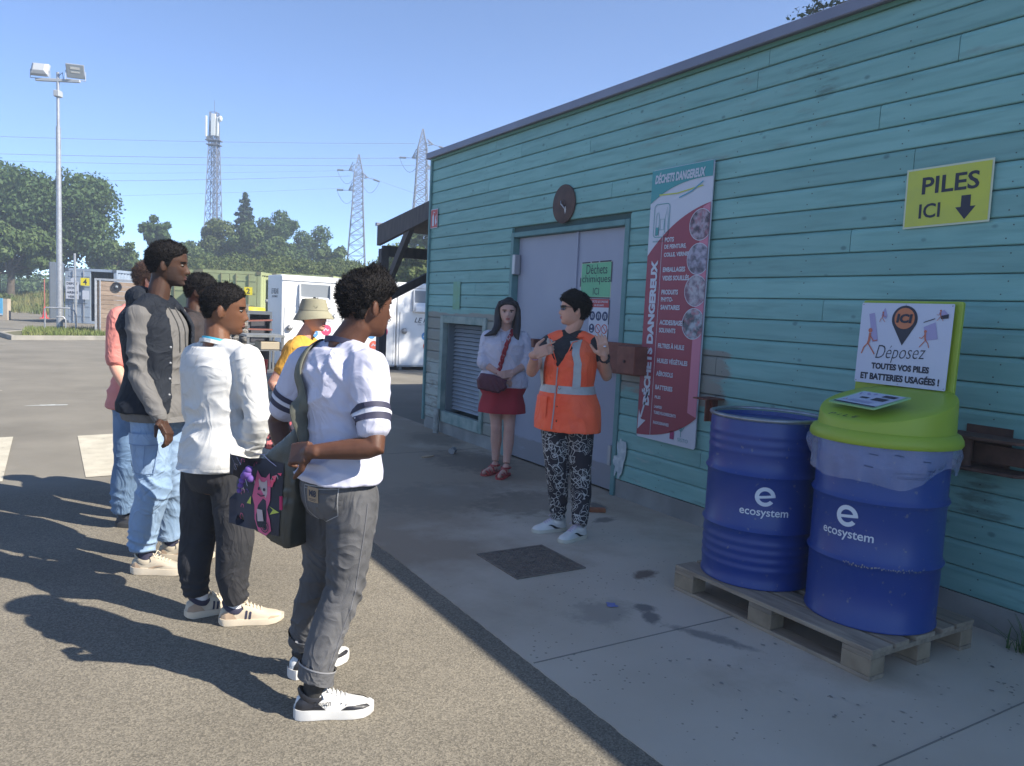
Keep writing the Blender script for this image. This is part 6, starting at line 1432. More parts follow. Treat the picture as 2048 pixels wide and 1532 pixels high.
# ================================================================== THE EIGHT PEOPLE
R3 = lambda r, f: tuple((np.array(RV)*r+np.array(FV)*f)[:2])      # direction given as right / ahead
M_jersey = mat('white_jersey', (.52, .52, .62), .7, (.48, .48, .58), 3, bump=.15, bscale=300, wrinkle=.03, wscale=5); 
M_navy = mat('navy_trim', (.03, .03, .06), .7); M_whitetrim = mat('white_trim', (.6, .6, .66), .7)
def denim(name, a, b_, c_=None, sc=6):
    return mat(name, a, .85, b_, sc, bump=.35, bscale=320, detail=7, contrast=(.3, .7), col3=c_, n3=2.2, c3=(.48, .75), stretch=(1, 1, .55), wrinkle=.035, wscale=7)
M_greyd = denim('washed_black_denim', (.05, .051, .055), (.105, .105, .11), (.19, .19, .20)); M_lightd = denim('light_blue_denim', (.19, .29, .43), (.26, .36, .50), (.15, .24, .39)); M_midd = denim('mid_blue_denim', (.09, .16, .27), (.16, .25, .38), (.06, .1, .17))
M_stitch = mat('stitching', (.30, .30, .30), .8); M_sweat = mat('off_white_sweatshirt', (.58, .58, .56), .9, (.54, .54, .53), 5, bump=.25, bscale=260, wrinkle=.03, wscale=5)
M_black = mat('black_cloth', (.017, .018, .022), .9, (.028, .028, .032), 8, bump=.2, bscale=260, wrinkle=.03, wscale=7); M_hood = mat('grey_hoodie', (.125, .12, .115), .9, (.145, .14, .135), 6, bump=.25, bscale=260, wrinkle=.03, wscale=6)
M_gilet = mat('dark_gilet', (.012, .015, .022), .75, (.018, .022, .03), 5, bump=.3, bscale=200, wrinkle=.03, wscale=8, spec=.15); M_pink = mat('salmon_polo', (.62, .22, .19), .8, (.56, .2, .17), 5, bump=.2, bscale=240, wrinkle=.03, wscale=6)
M_dkbrown = mat('dark_brown_shirt', (.022, .018, .02), .85, (.036, .027, .027), 14); M_must = mat('mustard_tee', (.62, .33, .05), .85, (.56, .29, .04), 4, bump=.15, bscale=240, wrinkle=.025, wscale=8)
M_blouse = mat('white_blouse', (.56, .53, .60), .75, (.50, .48, .55), 4, bump=.25, bscale=120, wrinkle=.03, wscale=9); M_skirt = mat('crimson_skirt', (.36, .015, .03), .75, (.30, .012, .025), 5, bump=.12, bscale=200)
M_or_v = mat('hi_vis_orange', (1.0, .16, .06), .6, (.95, .10, .03), 4, bump=.2, bscale=120, wrinkle=.02, wscale=7)
M_silver = mat('reflective_tape', (.42, .43, .42), .4, (.36, .37, .37), 30); M_hat = mat('khaki_hat', (.30, .28, .19), .85, (.26, .24, .16), 6, bump=.3, bscale=220)
M_shw = mat('white_leather', (.68, .67, .64), .45, (.62, .61, .58), 8); M_shb = mat('black_leather', (.02, .02, .024), .45); M_soleb = mat('beige_sole', (.6, .52, .40), .7); M_tan = mat('tan_suede', (.42, .31, .22), .85, (.36, .26, .18), 12)
M_cream = mat('cream_mesh', (.55, .47, .36), .85, (.48, .41, .31), 14); M_sand = mat('sand_runner', (.40, .35, .27), .8, (.46, .40, .31), 18); M_sockw = mat('white_sock', (.7, .7, .72), .85)

# ---------- 1  man in white jersey, nearest
J = dict(head=(1.03,2.76,1.50), neckb=(0.955,2.78,1.345), sR=(0.985,2.60,1.275), sL=(0.865,2.95,1.26), eR=(0.97,2.475,1.01), wR=(0.775,2.585,0.985), tR=(0.715,2.70,0.955), eL=(0.78,3.05,1.02), wL=(0.80,2.93,0.86), tL=(0.84,2.86,0.80),
 hR=(0.96,2.64,0.80), hL=(0.905,2.82,0.80), kR=(0.955,2.62,0.45), kL=(0.90,2.86,0.44), aR=(0.865,2.60,0.10), aL=(0.865,2.96,0.10))
J = {k: (v[0]-({'a': .052, 'k': .032}.get(k[0], .006))+({'aL': .062, 'kL': .040}.get(k, 0)), v[1]+({'a': .028, 'k': .016}.get(k[0], .004))-({'aL': .03, 'kL': .02}.get(k, 0)), v[2]) for k, v in J.items()}
P1 = Fig(J, 'm', 1.0, 1.04, face=R3(.72, .70), chestf=R3(.62, .78), hipf=R3(.80, .60), skin=SK_brown2, tilt=-.06, hs=1.02, label='young man with black hair in a white striped-sleeve jersey and grey jeans, nearest the camera')
P1.body(dict(R=dict(palm_n=(.6, .6, -.4), curl=.75), L=dict(palm_n=(.5, -.6, 0), curl=.5)), vox=.005)
P1.face('mid'); P1.hair(M_hairb, .015, top=.014, nape=.035, front=.172, temple=.135, noise=.006, nf=38, side_thick=.005, seed=4, quiff=.022, strand=.014)
P1.shirt('jersey', M_jersey, hem=.10, off=.020, sleeve=.72, sl_off=.022, vox=.007, seed=3, base=.003, folds=[((.93, 2.58, 1.17), .16, (.2, -.5, 1), .075, .010), ((.80, 2.72, 1.12), .14, (.6, .3, .7), .07, .008), ((.87, 2.68, .93), .16, (.25, 0, 1), .06, .008),
    ((.90, 2.66, 1.27), .12, (1, -.4, .2), .06, .006), ((.98, 2.55, 1.12), .09, (.3, 0, 1), .045, .006), ((.86, 2.68, .84), .12, (0, .2, 1), .045, .007)], flare=lambda t: .006+.010*math.exp(-((t-.12)/.1)**2)-.004)
jb = P1.last
for k in 'RL':
    S, E = P1.J['s'+k], P1.J['e'+k]; ax = (E-S).normalized()
    for t, w, m in ((.53, .020, M_navy), (.60, .014, M_whitetrim), (.665, .022, M_navy)):
        mb = MB(); band(mb, jb, S.lerp(E, t), ax, w, 40, .0025, R=.14); mb.build('sleeve_stripe', m, P1.root, smooth=True)
P1.collar('jersey_collar', M_navy, .063, .022, .007, -.004, .02, 1.15)
mb = MB(); band(mb, jb, P1.J['neckb']-Vector((0, 0, .015)), (0, 0, 1), .012, 40, .002, R=.2)
P1.pants('jeans', M_greyd, waist=.145, off=.006, radii=[(0, .094), (.25, .093), (.6, .083), (.95, .073), (1.2, .070), (1.6, .063), (2.0, .057)], t1=1.9, vox=.006, seed=8, base=.002,
    folds=[((.95, 2.58, .60), .12, (.5, .1, .8), .055, .006), ((.94, 2.60, .44), .10, (.2, .2, 1), .045, .006), ((.89, 2.60, .20), .12, (.1, 0, 1), .05, .006), ((.89, 2.86, .42), .13, (0, .3, 1), .05, .007), ((.87, 2.93, .2), .1, (0, 0, 1), .045, .006)])
pb = P1.lastp
for k in 'RL':
    hem_ring(P1, k, 'turn_up', M_greyd, 1.84, w=.05, off=.008); hem_ring(P1, k, 'hem_stitch', mat('pale_denim_edge', (.26, .26, .27)), 1.765, w=.006, off=.010)
cb_ = -P1.pf; sr = P1.pf.cross(Vector((0, 0, 1)))
def drape_part(F, bvh, items, name, m, O, U, V_, N, off):
    mb = MB()
    for v, f in items: draped(mb, v, f, bvh, O, U, V_, N, off)
    return mb.build(name, m, F.root, smooth=True)
PO1 = P1.tp(.0, pi*.80, 0); N1 = (-P1.pf*.8+sr*.6).normalized(); U1 = Vector((0, 0, 1)).cross(N1).normalized(); V1 = Vector((0, 0, 1))
def dense(pts, step=.012):
    out = []
    for a, b__ in zip(pts, pts[1:]):
        l = math.hypot(b__[0]-a[0], b__[1]-a[1]); n = max(1, int(l/step)); out += [(a[0]+(b__[0]-a[0])*i/n, a[1]+(b__[1]-a[1])*i/n) for i in range(n)]
    return out+[pts[-1]]
pk = [(-.085, .045), (.07, .06), (.062, -.05), (-.0, -.085), (-.075, -.05), (-.085, .045)]
drape_part(P1, pb, [line2(dense(pk), .003), line2(dense([(-.084, .035), (.069, .05)]), .002)], 'pocket_stitch', M_stitch, PO1, U1, V1, N1, .003)
v, f = grid2(.056, .054, 5, 5, -.035, .018); drape_part(P1, pb, [(v, f)], 'leather_patch', mat('patch_tan', (.30, .22, .14), .8), PO1, U1, V1, N1, .004)
v, f = text2d('M8', .038, .024, .04); drape_part(P1, pb, [([(a-.035, b__+.023) for a, b__ in v], f), line2([(-.055, .002), (-.015, .002)], .002), line2([(-.050, -.003), (-.02, -.003)], .002)], 'patch_lettering', M_pdark, PO1, U1, V1, N1, .0055)
# side seam down the outer leg
mb = MB(); pts = []
seam = []
for t in np.linspace(.02, 1.75, 40):
    Hh, K, An = P1.J['hR'], P1.J['kR'], P1.J['aR']; p = Hh.lerp(K, t) if t <= 1 else K.lerp(An, t-1); d = (sr*.95+P1.pf*.1).normalized(); h = pb.ray_cast(p+d*.2, -d, .3)
    if h[0]: seam.append(h[0]+d*.001)
mb.tube(seam, .0022, 5); mb.build('side_seam', mat('seam_pale', (.15, .15, .16)), P1.root)
bz = MB(); band(bz, pb, P1.axis(.135), (0, 0, 1), .03, 60, .004, R=.3); bz.build('waistband', M_greyd, P1.root, smooth=True)
bz = MB(); 0 and [draped(bz, *grid2(.012, .05, 1, 4, x, .10), pb, P1.tp(.0, pi*.80, 0), U1, V1, N1, .009) for x in (.085, -.10)]
for k, a, dd in (('R', J['aR'], R3(.97, .22)), ('L', J['aL'], R3(.62, .78))):
    up, P, side = shoe(P1.root, a, dd, .282, M_shw, M_shw, M_shb, mat('black_sock', (.02, .02, .02)), 1.12, 'court', .036)
    sg = 0
    side([(.0, .02), (.01, .7), (.10, .95), (.22, .85), (.30, .45), (.42, .03)], M_shb, 0, 'heel_panel'); side([(.56, .03), (.66, .5), (.80, .72), (.92, .85), (.985, .5), (.99, .03)], M_shb, 0, 'toe_panel')
    side([(.58, .60), (.60, .60), (.60, .66), (.58, .66)], M_shb, 0, 'eyelet'); side([(.64, .58), (.66, .58), (.66, .64), (.64, .64)], M_shb, 0, 'eyelet')
    v, f = text2d('Duucn', .055, .020, .01, .2); mb = MB()
    sgn = 1
    base = P(.36, .0375*1.0, .066); dl = Vector((*dd, 0)).normalized(); sdl = Vector((dl.y, -dl.x, 0))
    sheet(mb, v, f, base+sdl*.003, dl, Vector((0, 0, 1))-sdl*.25, sdl, 0); mb.build('shoe_lettering', M_shb, up)

# messenger bag ------------------------------------------------------
M_bagl = mat('black_leather_bag', (.022, .024, .020), .35, (.04, .042, .035), 6, bump=.5, bscale=14, bdist=.006); M_bagf = mat('black_canvas_bag', (.014, .015, .024), .7, (.03, .032, .05), 5)
M_strap = mat('olive_strap', (.10, .10, .075), .75, (.125, .125, .095), 20, bump=.3, bscale=200); M_brass = mat('lilac_metal', (.5, .4, .55), .35, metal=.5)
bg_ = thing('messenger_bag', 'black shoulder bag with pink cat patch and olive strap hanging from the jersey man', 'bag', (.72, 3.0, .55))
l_ = (-Vector(RV)*.84+Vector(FV)*.54).normalized(); g_ = Vector((l_.y, -l_.x, 0)); g_ = g_ if g_.dot(Vector(RV)) > 0 else -g_
BC = Vector((.725, 2.925, .79)); BL, BW, BH = .34, .11, .37
def bagpt(a, b__, c): return BC+l_*a+g_*b__+Vector((0, 0, c))
mb = MB(); rings = []
for i in range(13):
    c = i/12; z = -BH/2+BH*c; w = BW/2*(1.0-.55*c**2+.12*sin(c*9)*.3); L_ = BL/2*(1-.12*(1-c)**2)
    rings.append([bagpt(x*L_+.0, y*w, z*(1+.10*(-x))-(.075*(x+1)*c**1.5)+.03*(1-x)*c+.022*(x+1)*(1-c)) for x, y in ((-1, -.8), (-1, 0), (-1, .8), (-.9, 1), (-.4, 1.12), (.1, 1.15), (.6, 1.1), (.93, 1), (1, .7), (1, -.7), (.93, -1), (.5, -1.12), (0, -1.18), (-.5, -1.12), (-.9, -1))])
mb.loft(rings); me = remesh(mb, .008, 4); displace(me, [(tuple(bagpt(-.17, 0, 0)), .14, tuple(g_), .042, .006), (tuple(bagpt(0, -.06, -.1)), .15, (.3, .3, 1), .08, .004)], 12, .003); bo_ = finish(me, 'bag_body', M_bagl, bg_); bbv = bvh_of(me)
O_ = bagpt(.02, -.07, 0); mb = MB(); draped(mb, *grid2(.28, .27, 14, 14, 0, -.02), bbv, O_, -l_, (0, 0, 1), -g_, .003); mb.build('front_panel', M_bagf, bg_, smooth=True)
def bagart(items, m, nm, off=.006): 
    mb = MB()
    for v, f in items: draped(mb, v, f, bbv, O_, -l_, (0, 0, 1), -g_, off)
    mb.build(nm, m, bg_)
M_bpink = mat('patch_pink', (.55, .10, .20), .7); M_bpur = mat('toy_purple', (.13, .065, .28), .85, bump=.3, bscale=90); M_bcream = mat('patch_cream', (.45, .36, .36), .7); M_blime = mat('patch_lime', (.45, .5, .08), .7)
ox, oy = .035, -.03
cat_ = [(-.045, .055), (-.038, .10), (-.015, .078), (.012, .078), (.035, .10), (.045, .05), (.05, 0), (.04, -.035), (.06, -.07), (.07, -.11), (.04, -.135), (.0, -.125), (-.02, -.08), (-.03, -.03), (-.05, 0)]
bagart([poly2([(x+ox, y+oy) for x, y in cat_])], M_bpink, 'cat_patch')
bagart([poly2([(x*.62+ox, y*.5+oy+.022) for x, y in cat_[:8]])], M_bcream, 'cat_face', .008); bagart([poly2([(ox-.012, oy-.04), (ox+.018, oy-.04), (ox+.03, oy-.08), (ox, oy-.085)])], M_bcream, 'cat_belly', .008)
bagart([disc2(ox-.014, oy+.035, .006), disc2(ox+.015, oy+.035, .006), line2([(ox-.02, oy+.015), (ox, oy+.008), (ox+.02, oy+.015)], .004), ring2(ox+.038, oy-.1, .008, .013, 16), ring2(ox+.038, oy-.1, .018, .022, 16)], M_pdark, 'cat_lines', .010)
bagart([poly2([(ox+.052, oy-.02), (ox+.105, oy-.035), (ox+.06, oy-.05), (ox+.075, oy-.03)])], M_blime, 'bolt_patch', .008); bagart([poly2([(ox-.055, oy-.0), (ox-.075, oy-.03), (ox-.05, oy-.03)])], M_blime, 'bolt_patch', .008)
bagart([line2(dense([(-.10, .11), (-.02, .03)]), .005), line2(dense([(-.14, .12), (-.055, .0)]), .004), line2(dense([(.0, .135), (.10, .10)]), .003)], mat('pale_line', (.35, .35, .5)), 'print_line', .006)
for k in range(26):
    bx_, by_ = random.uniform(-.12, .13), random.uniform(-.13, .11)
    if abs(bx_-ox) < .055: continue
    bagart([line2([(bx_+.012*cos(a_)*random.uniform(.6, 1.2), by_+.012*sin(a_)) for a_ in np.linspace(0, random.uniform(2, 5), 6)], .003)], random.choice((M_bpink, M_bpur, M_bcream)), 'print_line', .0065)
bagart([poly2([(.11, .075), (.135, .08), (.13, .068)]), poly2([(.085, .06), (.11, .07), (.10, .04)]), poly2([(.062, .045), (.10, .05), (.09, .02), (.065, .02)])], mat('neon_pink', (.75, .08, .15)), 'small_patch', .007)
mb = MB()
for (x, y, r) in ((-.010, .060, .020), (-.002, .078, .015), (-.028, .050, .014), (-.040, .030, .012), (-.048, .010, .011), (.010, .045, .014), (-.056, -.012, .009)):
    mb.ball(tuple(O_-l_*x+Vector((0, 0, y))-g_*.02), r, 12, 8)
tag(mb.build('plush_keyring', M_bpur, None, smooth=True), 'small lumpy purple toy clipped to the front of the black shoulder bag', 'keyring')
mb = MB(); mb.tube([O_-l_*.155+Vector((0, 0, .0))-g_*.0, O_-l_*.157+Vector((0, 0, -.05))], .006, 6); mb.build('zip_pull', mat('magenta_pull', (.45, .02, .10)), bg_)
# strap: follows the jersey over the left shoulder
pth = [bagpt(-.184, -.0, .10), bagpt(-.184, .0, .22), V(.76, 2.75, 1.10), V(.768, 2.77, 1.18), V(.778, 2.805, 1.24), V(.822, 2.835, 1.315), V(.882, 2.885, 1.335), V(.932, 2.935, 1.30)]
dn = []
for a, b__ in zip(pth, pth[1:]):
    for i in range(5): dn.append(a.lerp(b__, i/5))
dn.append(pth[-1]); v = []; sw = .033
for i, p in enumerate(dn):
    p2 = p
    if i > 11:
        h = jb.find_nearest(p); p2 = h[0]+h[1]*.007; nn_ = h[1]
    else: nn_ = -l_
    v.append([p2, nn_])
for it in range(6): v = [v[0]]+[[(v[i-1][0]+v[i][0]*2+v[i+1][0])/4, (v[i-1][1]+v[i][1]*2+v[i+1][1]).normalized()] for i in range(1, len(v)-1)]+[v[-1]]
rib = []
for i, (p2, nn_) in enumerate(v):
    t_ = (v[min(i+1, len(v)-1)][0]-v[max(i-1, 0)][0]).normalized(); s_ = t_.cross(nn_).normalized(); p2 = p2+nn_*.006; rib += [p2-s_*sw, p2+nn_*.002, p2+s_*sw]
v = rib
MB().add(v, [(3*i+j, 3*i+j+1, 3*i+j+4, 3*i+j+3) for i in range(len(dn)-1) for j in (0, 1)]).build('strap', M_strap, bg_, smooth=True)
so_ = [o for o in bg_.children if o.name.startswith('strap')][0]; md = so_.modifiers.new('t', 'SOLIDIFY'); md.thickness = .004
c = bagpt(-.186, 0, .19); MB().tube([c-g_*.036, c+g_*.036], .006, 8).build('buckle', M_bagl, bg_)
for s_ in (-1, 1): MB().tube([c+g_*.036*s_+Vector((0, 0, -.012)), c+g_*.036*s_+Vector((0, 0, .012))], .006, 8).build('buckle_end', M_brass, bg_)

# ---------- 2  man in off-white sweatshirt
J = dict(head=(0.70,3.75,1.45), neckb=(0.665,3.74,1.285), sR=(0.765,3.57,1.225), sL=(0.60,3.88,1.215), eR=(0.80,3.50,0.97), wR=(0.79,3.62,0.76), tR=(0.76,3.70,0.69), eL=(0.60,3.95,0.95), wL=(0.68,3.98,0.75), tL=(0.72,3.96,0.68),
 hR=(0.715,3.62,0.70), hL=(0.615,3.77,0.70), kR=(0.725,3.57,0.40), kL=(0.60,3.76,0.39), aR=(0.735,3.56,0.10), aL=(0.585,3.72,0.10))
P2 = Fig(J, 'm', .98, .98, face=R3(.95, .27), chestf=R3(.58, .81), hipf=R3(.72, .68), skin=SK_mid, hs=1.0, tilt=-.05, nose=.9, label='man with cropped black hair in an off-white sweatshirt and black trousers, second from the camera')
P2.body(dict(R=dict(palm_n=(-.5, .5, 0), curl=.4), L=dict(palm_n=(.5, -.6, 0), curl=.4)))
P2.face('mid'); P2.hair(M_hairb, .010, nape=.045, front=.178, temple=.14, noise=.0022, nf=50, side_thick=.0015, seed=8)
M_folds = [((.70, 3.60, .78), .15, (.1, .1, 1), .055, .009), ((.80, 3.52, 1.0), .10, (0, 0, 1), .05, .008), ((.74, 3.62, 1.10), .12, (.6, .2, .8), .06, .007), ((.80, 3.56, .84), .1, (.2, 0, 1), .04, .006), ((.62, 3.70, .9), .18, (.3, .2, .9), .08, .007)]
P2.shirt('sweatshirt', M_sweat, hem=.045, off=.024, sleeve=1.95, sl_off=.020, folds=M_folds, seed=5, base=.003, flare=lambda t: .012*math.exp(-((t-.25)/.15)**2))
sb_ = P2.last
mb = MB(); band(mb, sb_, P2.axis(.075), (0, 0, 1), .045, 60, .001, R=.35); mb.build('hem_rib', M_sweat, P2.root, smooth=True)
P2.collar('tee_neckline', mat('turquoise_tee', (.05, .35, .50)), .060, .014, .006, .012, .015); P2.collar('sweatshirt_collar', M_sweat, .066, .018, .009, -.006, .02, 1.1)
nb = P2.axis(.90); N2 = -P2.cf; U2_ = Vector((0, 0, 1)).cross(N2).normalized()
drape_part(P2, sb_, [grid2(.085, .055, 4, 3)], 'neck_label', mat('label_grey', (.52, .52, .51), .9), P2.tp(.88, pi, 0), U2_, (0, 0, 1), N2, .0025)
P2.pants('trousers', M_black, waist=.14, off=.012, radii=[(0, .098), (.3, .098), (.8, .088), (1.0, .084), (1.5, .074), (1.8, .062), (2.0, .055)], t1=1.97, seed=9,
    folds=[((.735, 3.56, .16), .07, (0, 0, 1), .032, .009), ((.59, 3.72, .16), .07, (0, 0, 1), .032, .009), ((.73, 3.57, .42), .12, (.3, 0, 1), .07, .006), ((.6, 3.75, .42), .12, (.3, 0, 1), .07, .006)])
for k, a, dd in (('R', (.725, 3.575, 0), R3(.96, .28)), ('L', (.60, 3.735, 0), R3(.80, .60))):
    up, P, side = shoe(P2.root, a, dd, .285, M_cream, M_soleb, M_navy, M_sockw, 1.05, 'runner', .03)
    side([(.0, .02), (.03, .6), (.16, .75), (.30, .02)], M_tan, 0, 'heel_panel'); side([(.74, .02), (.80, .55), (.93, .6), (.99, .05)], M_tan, 0, 'toe_panel')
    for q_ in (.40, .46): side([(q_, .1), (q_+.03, .1), (q_+.045, .62), (q_+.015, .62)], M_navy, 0, 'stripe')

# ---------- 3  tall man in hoodie and gilet
J = dict(head=(0.565,4.62,1.672), neckb=(0.505,4.62,1.455), sR=(0.405,4.47,1.385), sL=(0.62,4.77,1.385), eR=(0.40,4.41,1.08), wR=(0.49,4.27,0.86), tR=(0.525,4.22,0.78), eL=(0.65,4.80,1.06), wL=(0.69,4.64,0.83), tL=(0.70,4.57,0.75),
 hR=(0.46,4.47,0.86), hL=(0.565,4.60,0.86), kR=(0.475,4.40,0.47), kL=(0.60,4.57,0.45), aR=(0.42,4.46,0.10), aL=(0.58,4.64,0.10))
P3 = Fig(J, 'm', 1.0, 1.08, face=R3(.94, .25), chestf=R3(.97, -.12), hipf=R3(.99, -.05), skin=SK_dark, hs=1.03, tilt=-.04, nose=1.05, label='tall man in grey hoodie under a sleeveless dark gilet with light blue cargo jeans')
P3.body(dict(R=dict(palm_n=(-.7, .5, -.2), curl=.5, thumb_side=(.6, -.6, 0)), L=dict(palm_n=(-.5, -.7, 0), curl=.4)), vox=.0048)
P3.face('dark'); P3.hair(M_hairb, .014, nape=.045, front=.180, temple=.145, noise=.0028, nf=46, side_thick=.007, seed=11); P3.stubble()
P3.shirt('hoodie', M_hood, hem=-.045, off=.018, sleeve=1.94, sl_off=.014, seed=15, base=.003, vox=.007, flare=lambda t: .022*math.exp(-((t-.05)/.1)**2), folds=[((.40, 4.41, 1.08), .12, (.3, 0, 1), .06, .009), ((.45, 4.33, .96), .10, (.3, -.3, 1), .045, .007), ((.62, 4.5, 1.0), .2, (.2, .2, 1), .09, .006), ((.41, 4.45, 1.27), .1, (0, 0, 1), .07, .006)])
hbv = P3.last
for k in 'R':
    mb = MB(); E_, W_ = P3.J['eR'], P3.J['wR']; band(mb, hbv, E_.lerp(W_, .84), (W_-E_).normalized(), .05, 30, -.001, R=.12); mb.build('cuff', M_hood, P3.root, smooth=True)
mb = MB(); band(mb, hbv, P3.axis(-.005), (0, 0, 1), .05, 60, .001, R=.35); mb.build('hem_rib', M_hood, P3.root, smooth=True)
NF = P3.cf; UF = Vector((0, 0, 1)).cross(NF).normalized()
drape_part(P3, hbv, [line2(dense([(-.12, -.075), (-.10, .04), (.10, .04), (.12, -.075)]), .005)], 'pouch_edge', mat('hoodie_seam', (.12, .115, .11)), P3.tp(.22, 0, 0), UF, (0, 0, 1), NF, .003)
for x in (-.03, .03):
    mb = MB(); pts = []
    for z in np.linspace(0, -.24, 10):
        o_ = P3.tp(.97, 0, 0)+UF*(x+z*.05)+Vector((0, 0, z)); h = hbv.ray_cast(o_+NF*.2, -NF, .4); pts.append((h[0] if h[0] else o_)+NF*.004)
    mb.tube(pts, .0035, 6); mb.build('drawstring', mat('cord_dark', (.06, .06, .06)), P3.root)
# gilet: open shell wrapped round back and sides, with folded hood
def shell(F, name, m, levels, gap, off, th=.014, n=44, seed=3, amp=.003, arm=None, folds=(), vox=None):
    """garment shell: for every trunk level t it runs from +gap to 2pi-gap round the back"""
    mb = MB(); outer, inner = [], []; F.clamp = .08
    for t in levels:
        g0 = gap(t); o = off(t) if callable(off) else off; ro, ri = [], []
        for k in range(n+1):
            a = g0+(2*pi-2*g0)*k/n; ro.append(F.tp(t, a, o+th)); ri.append(F.tp(t, a, o))
        outer.append(ro); inner.append(ri)
    F.clamp = -9; m_ = n+1; v = [p for r in outer for p in r]+[p for r in inner for p in r]; q_ = m_*len(levels); f = []
    for i in range(len(levels)-1):
        for k in range(n):
            a = i*m_+k; f += [(a, a+1, a+m_+1, a+m_), (q_+a, q_+a+m_, q_+a+m_+1, q_+a+1)]
        for k in (0, n): a = i*m_+k; f.append((a, a+m_, q_+a+m_, q_+a))
    for i in (0, len(levels)-1):
        for k in range(n): a = i*m_+k; f.append((a, a+1, q_+a+1, q_+a))
    mb.add(v, f); me = remesh(mb, vox or .007, 4); displace(me, list(folds), seed, amp); return finish(me, name, m, F.root), me
gapf = lambda t: float(np.interp(t, [-.05, .1, .3, .6, .85, 1.0], [.80, .62, .55, .52, .50, .5]))
go_, gme = shell(P3, 'gilet', M_gilet, list(np.linspace(.03, .985, 22)), gapf, lambda t: .030+.012*math.exp(-((t-.05)/.12)**2), .02, folds=[((.42, 4.5, 1.1), .3, (.1, .1, 1), .10, .005)])
gb_ = bvh_of(gme)
mb = MB()
for k in 'RL':      # shoulder straps of the gilet over the hoodie
    S = P3.J['s'+k]; N_ = P3.Nb
    mb.tube([N_+Vector((0, 0, -.03)), N_.lerp(S, .45)+Vector((0, 0, .012)), N_.lerp(S, .92)+Vector((0, 0, .008))], [.078, .078, .066], 14, round_ends=True)
me = remesh(mb, .007, 4); displace(me, [], 5, .003); finish(me, 'gilet_shoulder', M_gilet, P3.root)
mb = MB(); r_, f_, u_ = frame3(P3.cf)       # hood lying on the back, collar standing round the neck
hp_ = []
for i in range(9):
    a = -2.35+4.7*i/8; hp_.append(P3.Nb+(-f_*cos(a)*.100+r_*sin(a)*.092)+Vector((0, 0, .03-.06*(1-cos(a))*.5)))
mb.tube(hp_, [.030, .040, .052, .062, .068, .062, .052, .040, .030], 14, round_ends=True)
mb.tube([P3.Nb-f_*.11+Vector((0, 0, -.02)), P3.Nb-f_*.135+Vector((0, 0, -.10))], [.065, .05], 14, ell=(1, 1.5), round_ends=True)
me = remesh(mb, .007, 4); displace(me, [(tuple(P3.Nb-f_*.1), .12, (1, 1, .3), .06, .006)], 6, .003); finish(me, 'gilet_hood', M_gilet, P3.root)
P3.collar('gilet_collar', M_gilet, .078, .05, .022, -.012, .035, 1.12); P3.collar('hoodie_collar', M_hood, .064, .03, .012, .0, .035, 1.05)
mb = MB()
for t in (.20, .34, .48, .62):
    p = P3.tp(t, 2*pi-gapf(t)-.09, .05); h = gb_.find_nearest(p); mb.ball(tuple(h[0]+h[1]*.001), .007, 10, 6)
    p = P3.tp(t, gapf(t)+.09, .05); h = gb_.find_nearest(p); mb.ball(tuple(h[0]+h[1]*.001), .007, 10, 6)
mb.build('press_stud', M_galv, P3.root)
P3.pants('jeans', M_lightd, waist=.10, off=.008, radii=[(0, .100), (.3, .100), (.8, .092), (1.0, .088), (1.5, .080), (1.8, .074), (2.0, .068)], t1=1.93, seed=19,
    folds=[((.43, 4.45, .17), .09, (.2, 0, 1), .042, .009), ((.58, 4.63, .17), .09, (.2, 0, 1), .042, .009), ((.47, 4.40, .48), .12, (.3, .2, 1), .06, .007), ((.6, 4.56, .46), .12, (.3, .2, 1), .06, .008), ((.5, 4.5, .72), .12, (.5, .3, 1), .07, .005)])
pb3 = P3.lastp; Nl = Vector((*R3(-.15, -1), 0)).normalized(); Ul = Vector((0, 0, 1)).cross(Nl).normalized(); Cc = P3.J['hR'].lerp(P3.J['kR'], .47)
M_denl = denim('pocket_denim', (.21, .31, .45), (.28, .38, .52), (.18, .27, .42)); M_dens = mat('denim_stitch', (.16, .24, .38), .8)
drape_part(P3, pb3, [grid2(.155, .17, 8, 8, 0, -.02)], 'cargo_pocket', M_denl, Cc, Ul, (0, 0, 1), Nl, .012); drape_part(P3, pb3, [grid2(.165, .055, 8, 4, 0, .072)], 'pocket_flap', M_denl, Cc, Ul, (0, 0, 1), Nl, .019)
drape_part(P3, pb3, [line2(dense([(-.08, .043), (.08, .043)]), .005), line2(dense([(-.076, -.105), (.076, -.105)]), .004), line2(dense([(-.03, .04), (-.03, -.10)]), .003), line2(dense([(.03, .04), (.03, -.10)]), .003), line2(dense([(-.078, .04), (-.078, -.105)]), .003), line2(dense([(.078, .04), (.078, -.105)]), .003)], 'pocket_stitch', M_dens, Cc, Ul, (0, 0, 1), Nl, .0205)
for k, a, dd in (('R', (.43, 4.45, 0), R3(.98, .10)), ('L', (.585, 4.64, 0), R3(.98, .06))):
    up, P, side = shoe(P3.root, a, dd, .31, M_sand, M_soleb, M_sand, M_navy, 1.08, 'runner', .036)
    side([(.30, .1), (.55, .5), (.60, .5), (.38, .08)], M_tan, 0, 'stripe'); side([(.0, .02), (.02, .5), (.12, .6), (.22, .02)], M_tan, 0, 'heel_panel')

